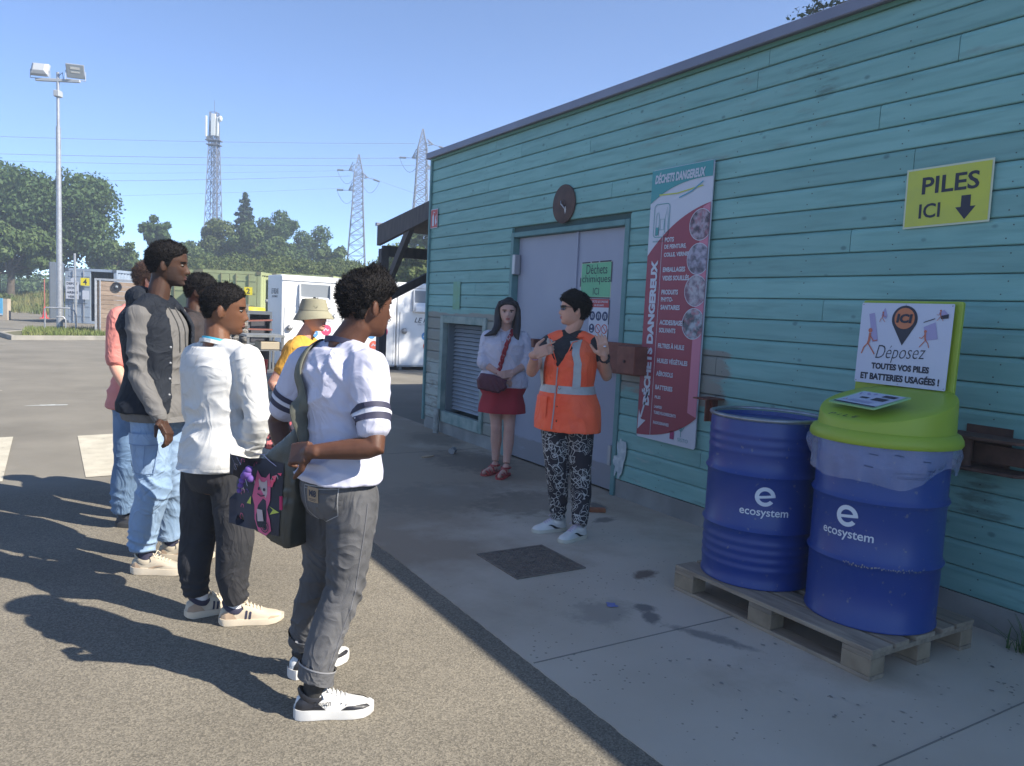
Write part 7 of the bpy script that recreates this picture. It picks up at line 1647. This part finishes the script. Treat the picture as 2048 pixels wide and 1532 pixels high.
# ---------- 4  person in salmon shirt, mostly hidden behind the tall man
J = dict(head=(0.555,5.57,1.60), neckb=(0.46,5.57,1.42), sR=(0.345,5.40,1.345), sL=(0.50,5.72,1.35), eR=(0.315,5.36,1.05), wR=(0.40,5.22,0.86), tR=(0.46,5.18,0.79), eL=(0.56,5.72,1.02), wL=(0.59,5.57,0.84), tL=(0.59,5.44,0.79),
 hR=(0.40,5.40,0.79), hL=(0.49,5.54,0.79), kR=(0.39,5.36,0.42), kL=(0.53,5.50,0.42), aR=(0.375,5.42,0.09), aL=(0.66,5.46,0.09))
J = {k: (v[0]+.035, v[1]-.02, v[2]) for k, v in J.items()}
P4 = Fig(J, 'm', .95, 1.0, face=R3(1, .15), chestf=R3(.95, .10), hipf=R3(.95, .1), skin=SK_light, hs=1.0, belly=.02, label='person in a salmon pink polo shirt and blue jeans, half hidden behind the tall man')
P4.body(dict(R=dict(palm_n=(-.5, .5, 0), curl=.4), L=dict(palm_n=(-.5, -.5, 0), curl=.4)), vox=.007); P4.face('light'); P4.hair(M_hairbr, .022, nape=.02, front=.17, temple=.12, noise=.006, nf=20, side_thick=.02, seed=21)
P4.shirt('polo_shirt', M_pink, hem=-.02, off=.022, sleeve=.85, sl_off=.022, vox=.009, seed=22, base=.003, flare=lambda t: .015*math.exp(-((t-.0)/.15)**2), folds=[((.36, 5.4, 1.0), .2, (.2, 0, 1), .08, .008)])
P4.pants('jeans', M_midd, waist=.10, off=.008, radii=[(0, .098), (.5, .092), (1.0, .086), (1.5, .08), (2.0, .074)], t1=1.95, vox=.009, seed=23, folds=[((.38, 5.38, .45), .15, (.2, 0, 1), .07, .009), ((.38, 5.41, .2), .1, (.1, 0, 1), .05, .008)])
for k, a, dd in (('R', (.42, 5.41, 0), R3(.95, -.05)), ('L', (.69, 5.44, 0), R3(1, .0))):
    up, P, side = shoe(P4.root, a, dd, .28, mat('dark_trainer' if k == 'R' else 'coral_trainer', (.06, .06, .065) if k == 'R' else (.6, .16, .12), .7), mat('shoe_sole_dark' if k == 'R' else 'shoe_sole_pale', (.05, .05, .05) if k == 'R' else (.6, .5, .45)), None, None, 1.0, 'runner', .028)
    if k == 'R': side([(.4, .2), (.7, .6), (.75, .5), (.45, .1)], mat('trainer_pink', (.5, .25, .22)), 0, 'stripe')

# ---------- 5  dark-skinned man in dark shirt behind
J = dict(head=(0.905,5.69,1.54), neckb=(0.865,5.69,1.375), sR=(0.80,5.55,1.30), sL=(0.96,5.83,1.30), eR=(0.80,5.50,1.02), wR=(0.86,5.38,0.82), tR=(0.90,5.32,0.75), eL=(1.00,5.86,1.02), wL=(1.04,5.70,0.82), tL=(1.05,5.62,0.75),
 hR=(0.84,5.58,0.77), hL=(0.90,5.72,0.77), kR=(0.84,5.57,0.42), kL=(0.92,5.72,0.42), aR=(0.82,5.58,0.09), aL=(0.91,5.74,0.09))
P5 = Fig(J, 'm', .98, 1.0, face=R3(1, .12), chestf=R3(.93, .2), skin=SK_dark, hs=1.0, tilt=-.1, label='dark-haired man in a dark brown shirt standing behind the tall man and the sweatshirt man')
P5.body(dict(R=dict(palm_n=(-.5, .5, 0), curl=.4), L=dict(palm_n=(-.5, -.5, 0), curl=.4)), vox=.007); P5.face('dark'); P5.hair(M_hairb, .016, nape=.045, front=.176, temple=.14, noise=.005, nf=30, side_thick=.010, seed=25)
P5.shirt('shirt', M_dkbrown, hem=-.03, off=.022, sleeve=1.9, sl_off=.02, vox=.009, seed=26, folds=[((.85, 5.55, 1.1), .2, (.3, 0, 1), .08, .008)]); P5.collar('shirt_collar', M_dkbrown, .064, .035, .01, 0, .02)
P5.pants('trousers', M_black, waist=.1, vox=.009, seed=27)
for a in ((.83, 5.58), (.92, 5.74)): shoe(P5.root, a, R3(.98, .1), .28, M_shb, M_shb, None, None, 1.0)

# ---------- 6  woman in bucket hat and mustard top
J = dict(head=(1.56,5.22,1.415), neckb=(1.495,5.25,1.25), sR=(1.42,5.15,1.185), sL=(1.61,5.38,1.185), eR=(1.285,5.20,0.955), wR=(1.385,5.10,0.78), tR=(1.44,5.12,0.72), eL=(1.68,5.36,0.94), wL=(1.62,5.22,0.80), tL=(1.56,5.13,0.77),
 hR=(1.46,5.18,0.76), hL=(1.57,5.29,0.76), kR=(1.46,5.16,0.41), kL=(1.58,5.26,0.41), aR=(1.45,5.17,0.09), aL=(1.60,5.27,0.09))
P6 = Fig(J, 'f', .98, .98, face=R3(.93, -.38), chestf=R3(.82, -.30), skin=SK_light, hs=.95, tilt=.0, nose=.8, label='woman in a khaki bucket hat and mustard top standing with a hand on her hip')
P6.body(dict(R=dict(palm_n=(.2, .9, 0), curl=.4), L=dict(palm_n=(-.5, -.5, 0), curl=.4)), vox=.0055); P6.face('light', browm=M_hairbr)
P6.hair(M_hairb, .008, nape=.03, front=.175, temple=.12, noise=.002, seed=31)
P6.shirt('top', M_must, hem=.05, off=.014, sleeve=.62, sl_off=.012, vox=.007, seed=32, base=.002, folds=[((1.42, 5.15, 1.1), .12, (.5, 0, 1), .06, .006), ((1.5, 5.2, .95), .15, (.2, 0, 1), .07, .006)])
P6.pants('jeans', denim('blue_jeans', (.12, .2, .32), (.2, .3, .42)), waist=.12, vox=.009, seed=33)
for a in ((1.45, 5.17), (1.60, 5.27)): shoe(P6.root, a, R3(.9, -.3), .25, M_shw, M_shw, None, None, .95)
hat = thing('bucket_hat', 'khaki bucket hat with sloping brim worn by the woman in the mustard top', 'hat', tuple(J['head']))
HMx = P6.HM; n = 48; rings = []
for z, rx, ry, c in ((.226, .01, .01, 0), (.232, .055, .065, 0), (.226, .075, .088, 0), (.19, .086, .101, 0), (.150, .092, .108, 0), (.146, .094, .110, 0), (.118, .112, .132, 0), (.083, .128, .152, 0), (.080, .129, .153, 0), (.083, .126, .150, 0), (.118, .110, .130, 0), (.146, .090, .106, 0)):
    rings.append([HMx @ (Vector((sin(a)*rx, cos(a)*ry-.006, z+(.012*cos(a) if z < .14 else 0)+.003*sin(3*a)*(z < .12)))*.95) for a in [2*pi*k/n for k in range(n)]])
mb = MB(); mb.loft(rings, cap=False); mb.build('crown_and_brim', M_hat, hat, smooth=40)
mb = MB(); mb.loft([[HMx @ (Vector((sin(a)*rx, cos(a)*ry-.006, z))*.95) for a in [2*pi*k/n for k in range(n)]] for z, rx, ry in ((.150, .0925, .1085), (.149, .0955, .1115), (.146, .0955, .1115))]); mb.build('seam', mat('hat_seam', (.18, .17, .12)), hat)
fb = thing('floral_bag', 'dark floral tote bag with pink flowers held by the woman in the bucket hat', 'bag', (1.25, 5.05, .5))
fc = Vector((1.30, 5.02, .66)); mb = MB(); mb.obox(fc, RV, FV, (0, 0, 1), .20, .11, .26); me = remesh(mb, .012, 6); displace(me, [(tuple(fc), .2, (1, .3, .4), .07, .010)], 34, .006); fo = finish(me, 'bag_body', mat('floral_print', (.03, .025, .04), .8, (.05, .04, .06), 10, col3=(.5, .10, .12), n3=26, c3=(.56, .62)), fb); fbv = bvh_of(me)
mb = MB()
for k in range(16):
    x, y = random.uniform(-.08, .08), random.uniform(-.10, .11)
    for q_ in range(5): draped(mb, *disc2(x+.012*cos(q_*1.26), y+.012*sin(q_*1.26), .008, n=6), fbv, fc, RV, (0, 0, 1), -Vector(FV), .003)
mb.build('flower_print', mat('flower_pink', (.55, .16, .16)), fb, kind='stuff')
mb = MB(); mb.tube([fc+Vector(RV)*.06+Vector((0, 0, .12)), V(1.38, 5.09, .83), fc-Vector(RV)*.05+Vector((0, 0, .12))], .008, 6); mb.build('handle', M_black, fb)

# ---------- 7  woman in red skirt by the door
J = dict(head=(3.585,6.03,1.50), neckb=(3.60,6.08,1.325), sR=(3.465,6.15,1.255), sL=(3.735,5.99,1.26), eR=(3.385,6.10,1.03), wR=(3.475,5.90,0.93), tR=(3.56,5.86,0.865), eL=(3.745,5.92,1.03), wL=(3.55,5.84,0.955), tL=(3.46,5.85,0.94),
 hR=(3.52,6.08,0.80), hL=(3.63,6.01,0.80), kR=(3.515,6.02,0.42), kL=(3.605,5.94,0.42), aR=(3.525,6.03,0.09), aL=(3.56,5.89,0.09))
P7 = Fig(J, 'f', 1.15, 1.08, belly=.02, face=R3(.05, -1), chestf=R3(-.12, -1), skin=SK_pale, hs=.97, nose=.75, label='woman with long dark hair in a white blouse and short red skirt beside the vent')
P7.body(dict(R=dict(palm_n=(-.3, .8, -.2), curl=.35), L=dict(palm_n=(0, .8, -.2), curl=.35)), vox=.005, leg_r=1.10); P7.face('light', browm=M_hairb)
P7.hair(M_hairlong, .014, nape=.0, front=.182, temple=.15, noise=.001, side_thick=.014, seed=40, strand=.012, droop=2, sideburn=False, name='hair_crown')
mb = MB(); M = P7.HM
for sg in (1, -1):
    A0 = lambda x, y, z: M @ Vector((x*sg, y, z))
    mb.tube([A0(.02, -.01, .222), A0(.070, .0, .185), A0(.088, -.005, .13), A0(.090, -.01, .06), A0(.088, .015, -.02), A0(.085 if sg < 0 else .12, .06, -.085), A0(.10 if sg < 0 else .20, .075, -.115 if sg > 0 else -.16)], [.012, .026, .030, .036, .040, .034, .010], 10, ell=(1, .8), round_ends=True)
mb.tube([M @ Vector((0, -.06, .19)), M @ Vector((0, -.10, .10)), M @ Vector((0, -.105, 0)), M @ Vector((0, -.10, -.14)), M @ Vector((.0, -.10, -.25))], [.06, .075, .085, .085, .04], 14, ell=(1.15, .5), up=(1, 0, 0), round_ends=True)
me = remesh(mb, .006, 3); displace(me, [(tuple(M @ Vector((0, 0, 0))), .3, tuple(P7.hr), .014, .0025)], 41, .001); finish(me, 'hair_lengths', M_hairlong, P7.root)
P7.shirt('blouse', M_blouse, hem=.02, off=.022, sleeve=1.12, sl_off=.022, cuff=.004, seed=42, base=.003, vox=.007, flare=lambda t: .016*math.exp(-((t-.18)/.15)**2), folds=[(tuple(P7.axis(.5)+P7.cf*.12), .2, (1, -.5, .3), .07, .006), ((3.40, 6.1, 1.1), .1, (.2, 0, 1), .05, .006), ((3.74, 5.95, 1.1), .1, (.2, 0, 1), .05, .006)])
bl = P7.last; UB = Vector((0, 0, 1)).cross(P7.cf).normalized()
mb = MB(); draped(mb, *poly2([(-.032, .03), (.034, .03), (.012, -.06), (.0, -.10), (-.012, -.06)]), bl, P7.tp(.93, 0, 0), UB, (0, 0, 1), P7.cf, .003); mb.build('open_neck', SK_pale, P7.root)
drape_part(P7, bl, [line2(dense([(-.034, .03), (0, -.10)]), .008), line2(dense([(.036, .03), (0, -.10), (-.005, -.17)]), .006)], 'placket', mat('blouse_edge', (.40, .38, .44)), P7.tp(.93, 0, 0), UB, (0, 0, 1), P7.cf, .005)
for k in 'RL':
    E_, W_ = P7.J['e'+k], P7.J['w'+k]; mb = MB(); band(mb, bl, E_.lerp(W_, .07), (W_-E_), .035, 30, .003, R=.12); mb.build('rolled_cuff', M_blouse, P7.root, smooth=True)
mb = MB(); rings = [[P7.tp(t, 2*pi*k/48, .018+o+(.006*sin(2*pi*k/48*7) if t < -.1 else 0)) + Vector((0, 0, dz)) for k in range(48)] for t, o, dz in ((.13, 0, 0), (.02, .006, 0), (-.06, .006, 0), (-.12, .018, 0), (-.13, .05, -.08), (-.13, .058, -.155), (-.13, .052, -.155), (-.13, .03, -.08))]
mb.loft(rings, cap=False); me = bpy.data.meshes.new('s'); mb.build('skirt', M_skirt, P7.root, smooth=70)
# sandals
M_sand_r = mat('red_sandal', (.36, .05, .05), .6)
for k, a, dd in (('R', J['aR'], R3(-.62, -.8)), ('L', J['aL'], R3(-.35, -.95))):
    d = Vector((*dd, 0)).normalized(); sd_ = Vector((d.y, -d.x, 0)); O = Vector((a[0], a[1], 0))
    mb = MB(); rings = []
    for x, w, z in ((-.07, .02, .03), (-.05, .032, .028), (.05, .033, .026), (.12, .042, .024), (.165, .036, .022), (.185, .015, .02)): rings.append([O+d*x+sd_*y*w+Vector((0, 0, zz)) for y, zz in ((-1, .0), (1, .0), (1, z), (-1, z))])
    mb.loft(rings); so = mb.build('sandal', M_sand_r, P7.root, smooth=30)
    mb = MB()
    for x, h, w in ((.10, .055, .044), (.135, .048, .044), (.05, .075, .04)): mb.tube([O+d*x-sd_*w+Vector((0, 0, .02)), O+d*(x+.01)-sd_*w*.6+Vector((0, 0, h)), O+d*(x+.01)+sd_*w*.6+Vector((0, 0, h)), O+d*x+sd_*w+Vector((0, 0, .02))], .008, 6)
    mb.tube([O+Vector((0, 0, .085))+d*.045*cos(q_)+sd_*.042*sin(q_) for q_ in np.linspace(0, 2*pi, 20)], .007, 6); mb.tube([O+d*.04+Vector((0, 0, .085)), O+d*.10+Vector((0, 0, .058))], .007, 6); mb.build('strap', M_sand_r, so)
    ft = MB(); ft.tube([O+Vector((0, 0, .09)), O+d*.02+Vector((0, 0, .055)), O+d*.10+Vector((0, 0, .04)), O+d*.155+Vector((0, 0, .034))], [.036, .036, .030, .022], 12, ell=(1, .9), round_ends=True); ft.build('foot', SK_pale, P7.root, smooth=True)
# scarf strap and red bag
sk = thing('shoulder_bag', 'burgundy bag on a twisted red scarf strap held by the red-skirted woman', 'bag', (3.42, 5.85, .9))
M_burg = mat('burgundy_leather', (.085, .018, .035), .55, (.11, .025, .045), 9, bump=.25, bscale=60)
hc = P7.J['tL']+Vector((0, 0, -.075))-Vector(RV)*.10-Vector(FV)*.02; mb = MB(); rr_ = Vector(RV)
mb.loft([[hc+rr_*x*s_+Vector((0, 0, z*s_-.03*x/.12*0))+Vector(FV)*y for x, z in ((-.135, .02), (-.10, .085), (.02, .075), (.135, .03), (.14, -.05), (.06, -.095), (-.12, -.06))] for s_, y in ((.85, -.035), (1, -.01), (1, .01), (.85, .035))])
me = remesh(mb, .007, 4); displace(me, [(tuple(hc+rr_*.06), .12, (.8, -.5, .5), .032, .005)], 44, .002); finish(me, 'bag_body', M_burg, sk)
M_scf = mat('red_scarf', (.30, .02, .03), .8, (.5, .42, .42), 34, contrast=(.58, .64), bump=.3, bscale=80)
for q_ in range(3):
    pts = []
    for i in range(24):
        t = i/23; o_ = P7.J['neckb']+UB*(.075-.10*t)+Vector((0, 0, .015-.40*t)); h = bl.ray_cast(o_+P7.cf*.3, -P7.cf, .5); b0 = (h[0] if h[0] else o_); a = t*14+q_*2.1
        pts.append(b0+P7.cf*(.010+.006*cos(a))+UB*.014*sin(a))
    MB().tube(pts, .009, 7).build('scarf_strand', M_scf, sk, smooth=True)

# ---------- 8  woman in orange hi-vis vest
J = dict(head=(3.10,4.32,1.54), neckb=(3.10,4.345,1.37), sR=(2.985,4.43,1.295), sL=(3.19,4.20,1.30), eR=(2.80,4.36,1.10), wR=(2.70,4.17,1.235), tR=(2.79,4.095,1.285), eL=(3.27,4.13,1.09), wL=(3.12,3.985,1.245), tL=(3.085,3.975,1.36),
 hR=(2.99,4.33,0.80), hL=(3.10,4.19,0.80), kR=(2.95,4.22,0.45), kL=(3.085,4.13,0.45), aR=(3.00,4.24,0.09), aL=(3.03,4.03,0.09))
P8 = Fig(J, 'f', 1.12, 1.08, belly=.02, face=R3(-1, -.10), chestf=R3(-.50, -.86), hipf=R3(-.5, -.86), skin=SK_light, hs=.98, nose=.9, tilt=.05, label='woman with short black hair and sunglasses talking in an orange high-visibility vest')
P8.body(dict(R=dict(palm_n=(.35, .8, -.2), curl=.55, point=True, thumb_side=(0, 0, 1)), L=dict(palm_n=(.3, .9, .1), curl=.32, spread=.8, thumb_side=(-.8, 0, .2))), vox=.0048); P8.face('light', open_mouth=True)
P8.hair(M_hairb, .018, top=.012, nape=.028, front=.165, temple=.13, noise=.003, nf=22, side_thick=.012, seed=50, strand=.013, droop=1.5)
P8.shirt('black_top', M_black, hem=.0, off=.010, sleeve=.32, sl_off=.014, vox=.008, seed=51, neck=.96)
def floral_mat():
    m = mat('black_rose_print', (.02, .018, .024), .85); t = m.node_tree; N = t.nodes; L = t.links; b = N['Principled BSDF']
    tc = N.new('ShaderNodeTexCoord'); n1 = N.new('ShaderNodeTexNoise'); n1.inputs['Scale'].default_value = 14; n1.inputs['Detail'].default_value = 1; L.new(tc.outputs['Object'], n1.inputs['Vector'])
    mx = N.new('ShaderNodeMix'); mx.data_type = 'RGBA'; mx.inputs[0].default_value = .045; L.new(tc.outputs['Object'], mx.inputs[6]); L.new(n1.outputs['Color'], mx.inputs[7])
    v = N.new('ShaderNodeTexVoronoi'); v.feature = 'DISTANCE_TO_EDGE'; v.inputs['Scale'].default_value = 30; L.new(mx.outputs[2], v.inputs['Vector'])
    v2 = N.new('ShaderNodeTexVoronoi'); v2.inputs['Scale'].default_value = 15; L.new(mx.outputs[2], v2.inputs['Vector'])
    def M(op, a, c=None):
        k = N.new('ShaderNodeMath'); k.operation = op
        if isinstance(a, (int, float)): k.inputs[0].default_value = a
        else: L.new(a, k.inputs[0])
        if c is not None: k.inputs[1].default_value = c
        return k.outputs[0]
    a1 = M('LESS_THAN', v.outputs['Distance'], .055); s1 = M('SINE', M('MULTIPLY', v2.outputs['Distance'], 34)); a2 = M('GREATER_THAN', s1, .72)
    n2 = N.new('ShaderNodeTexNoise'); n2.inputs['Scale'].default_value = 11; L.new(tc.outputs['Object'], n2.inputs['Vector']); g2 = M('GREATER_THAN', n2.outputs['Fac'], .49)
    m1 = N.new('ShaderNodeMath'); m1.operation = 'MULTIPLY'; L.new(a1, m1.inputs[0]); L.new(g2, m1.inputs[1])
    near = M('LESS_THAN', v2.outputs['Distance'], .42); m2 = N.new('ShaderNodeMath'); m2.operation = 'MULTIPLY'; L.new(a2, m2.inputs[0]); L.new(near, m2.inputs[1])
    m3 = N.new('ShaderNodeMath'); m3.operation = 'MAXIMUM'; L.new(m1.outputs[0], m3.inputs[0]); L.new(m2.outputs[0], m3.inputs[1])
    c_ = N.new('ShaderNodeMix'); c_.data_type = 'RGBA'; L.new(m3.outputs[0], c_.inputs[0]); c_.inputs[6].default_value = (.02, .018, .026, 1); c_.inputs[7].default_value = (.42, .42, .40, 1); L.new(c_.outputs[2], b.inputs['Base Color']); return m
P8.pants('floral_trousers', floral_mat(), waist=.10, off=.006, radii=[(0, .104), (.3, .100), (.8, .082), (1.0, .076), (1.5, .070), (1.8, .058), (2.0, .050)], t1=1.97, seed=52, vox=.006, folds=[((3.0, 4.22, .18), .09, (0, 0, 1), .04, .006), ((3.04, 4.05, .18), .09, (0, 0, 1), .04, .006), ((2.96, 4.2, .46), .1, (0, 0, 1), .05, .004)])
vg = lambda t: float(np.interp(t, [-.1, .62, .66, .80, .96, 1.0], [.015, .015, .06, .30, .85, 1.25]))
vo, vme = shell(P8, 'hi_vis_vest', M_or_v, list(np.linspace(-.16, .985, 26)), vg, lambda t: .022+.008*math.exp(-((t+.1)/.22)**2), .010, n=60, vox=.0065, folds=[(tuple(P8.axis(.1)+P8.cf*.15), .25, (1, -.4, .4), .11, .006), (tuple(P8.axis(.5)+P8.cf*.15), .2, (.6, 0, 1), .1, .004)], seed=55)
mb = MB()
for k in 'RL':
    S = P8.J['s'+k]; N_ = P8.Nb; mb.tube([N_.lerp(S, .48)+Vector((0, 0, -.004)), N_.lerp(S, .95)+Vector((0, 0, -.002))], [.066, .066], 14, round_ends=True)
me = remesh(mb, .007, 4); finish(me, 'vest_shoulder', M_or_v, P8.root); vsb = bvh_of(me)
vb = bvh_of(vme)
def vest_band(t, w, a0, a1, name, m, off=.003, n=60):
    mb = MB(); v = []
    for k in range(n+1):
        a = a0+(a1-a0)*k/n
        for q_ in (-.5, 0, .5):
            c = P8.axis(t)+Vector((0, 0, w*q_)); d = (P8.tp(t, a, .1)-P8.tp(t, a, 0)).normalized(); h = vb.ray_cast(P8.tp(t, a, .2)+Vector((0, 0, w*q_)), -d, .4); v.append((h[0] if h[0] else P8.tp(t, a, .04)+Vector((0, 0, w*q_)))+d*off)
    mb.add(v, [(3*k+j, 3*k+j+1, 3*k+j+4, 3*k+j+3) for k in range(n) for j in (0, 1)]); return mb.build(name, m, P8.root, smooth=True)
vest_band(.345, .052, .02, 2*pi-.02, 'reflective_band', M_silver)
UV8 = Vector((0, 0, 1)).cross(P8.cf).normalized()       # towards her left side
O8 = P8.tp(.5, 0, 0)
vd = lambda items, name, m, off: drape_part(P8, vb, items, name, m, O8, UV8, (0, 0, 1), P8.cf, off)
def strip(pts, w): return line2(dense(pts, .02), w)
for sg in (1, -1):
    vd([strip([(sg*.135, -.07), (sg*.13, .09), (sg*.10, .20), (sg*.085, .245)], .042)], 'reflective_strip', M_silver, .018)
vd([strip([(0, -.355), (0, -.2), (0, .06)], .010)], 'zip', mat('zip_grey', (.35, .3, .3)), .006)
vd([strip([(-.022, .075), (-.06, .17), (-.10, .27)], .008)], 'neck_binding', M_or_v, .008); vd([strip([(.022, .075), (.06, .17), (.10, .27)], .008)], 'neck_binding', M_or_v, .008)
for x, y, w, h in ((.115, -.22, .13, .12), (-.115, -.22, .11, .12)):
    vd([grid2(w, h, 8, 8, x, y)], 'pocket', M_or_v, .008); vd([grid2(w+.008, .03, 8, 3, x, y+h/2+.005)], 'pocket_flap', M_or_v, .013)
vd([grid2(.085, .07, 6, 6, .065, .015)], 'pocket', M_or_v, .007); vd([grid2(.090, .02, 6, 2, .065, .055)], 'pocket_flap', M_or_v, .011)
v, f = text2d('SCE', .030, .016, .01); vd([([(a+.105, b__+.135) for a, b__ in v], f), strip([(.09, .12), (.12, .12)], .0025)], 'chest_print', mat('print_maroon', (.15, .03, .03)), .010)
vd([ring2(.03, -.075, .007, .010, 12, pi, 2*pi)], 'd_ring', M_shb, .010)
for k in 'L':
    pass
for k, a, dd in (('R', (3.01, 4.255, 0), R3(-.93, -.38)), ('L', (3.045, 4.05, 0), R3(-.72, -.70))):
    up, P, side = shoe(P8.root, a, dd, .255, M_shw, mat('sole_offwhite', (.55, .53, .44)), M_shw, None, .98, 'court', .026, lace_m=mat('lilac_laces', (.5, .42, .55)))
    side([(.18, .12), (.34, .25), (.52, .60), (.60, .66), (.50, .42), (.40, .14), (.28, .04)], M_shb, 0, 'side_stripe')
# sunglasses, watch, bracelet, necklace, ring
gl = thing('sunglasses', 'dark sunglasses worn by the woman in the orange vest', 'sunglasses', tuple(J['head'])); M8 = P8.HM
M_gl = mat('dark_lens', (.02, .015, .015), .1, spec=.8)
for sg in (1, -1):
    mb = MB(); hsurf(mb, M8, sg*.12, sg*.74, .098, .128, lambda t, z: .0105+.002*abs(t), .98, 0, 1, 12, 8); mb.build('lens', M_gl, gl, smooth=True)
    mb = MB(); pts = [M8 @ (head_pt(sg*t, .123, .012 if t < 1.2 else .006, .98, 0)) for t in np.linspace(.70, 1.68, 10)]; mb.tube(pts, .0025, 6); mb.build('temple_arm', M_shb, gl)
MB().tube([M8 @ head_pt(t, .118, .013, .98, 0) for t in (-.15, 0, .15)], .0022, 6).build('bridge', M_shb, gl)
E_, W_ = P8.J['eL'], P8.J['wL']; d = (W_-E_).normalized(); c = E_.lerp(W_, .88); x = d.orthogonal().normalized(); y = d.cross(x); wt = thing('wristwatch', 'black smart watch on the raised wrist of the woman in the orange vest', 'watch', tuple(c))
MB().tube([c+x*cos(a)*.033+y*sin(a)*.031 for a in np.linspace(0, 2*pi, 24)], .007, 6, ell=(1.6, 1)).build('strap', M_shb, wt, smooth=True)
fw = (-Vector(FV)+Vector(RV)*.3).normalized(); fw = (fw-d*fw.dot(d)).normalized(); MB().obox(c+fw*.036, d, d.cross(fw), fw, .034, .032, .010).build('case', M_shb, wt, bevel=.004)
E_, W_ = P8.J['eR'], P8.J['wR']; d = (W_-E_).normalized(); c = E_.lerp(W_, .90); x = d.orthogonal().normalized(); y = d.cross(x)
tag(MB().tube([c+x*cos(a)*.030+y*sin(a)*.030 for a in np.linspace(0, 2*pi, 24)], .0035, 6).build('bracelet', mat('lilac_bracelet', (.4, .25, .4)), smooth=True), 'thin lilac bracelet on the pointing arm of the woman in the vest', 'bracelet')
tag(MB().ball(tuple(P8.J['wL'].lerp(P8.J['tL'], .62)+fw*.022), (.012, .012, .008)).build('ring', mat('silver_ring', (.7, .7, .75), .2, metal=.8), smooth=True), 'large silver ring on the raised hand of the woman in the vest', 'ring')
MB().tube([P8.tp(.93, t, .004)-Vector((0, 0, .09*(1-abs(t)/1.0))) for t in np.linspace(-.9, .9, 16)], .0018, 5)
# ------------------------------------------------------------------ air: faint haze over the yard and the far trees
hz_m = bpy.data.materials.new('haze_air'); hz_m.use_nodes = True; t_ = hz_m.node_tree; t_.nodes.clear()
pv = t_.nodes.new('ShaderNodeVolumePrincipled'); pv.inputs['Color'].default_value = (.74, .86, 1, 1); pv.inputs['Density'].default_value = .0030; pv.inputs['Anisotropy'].default_value = .2
om = t_.nodes.new('ShaderNodeOutputMaterial'); t_.links.new(pv.outputs[0], om.inputs['Volume'])
hz = MB().box(-160, 200, -60, 190, -1.2, 33).build('haze', hz_m, kind='stuff'); hz['label'] = 'faint bluish haze over the yard'
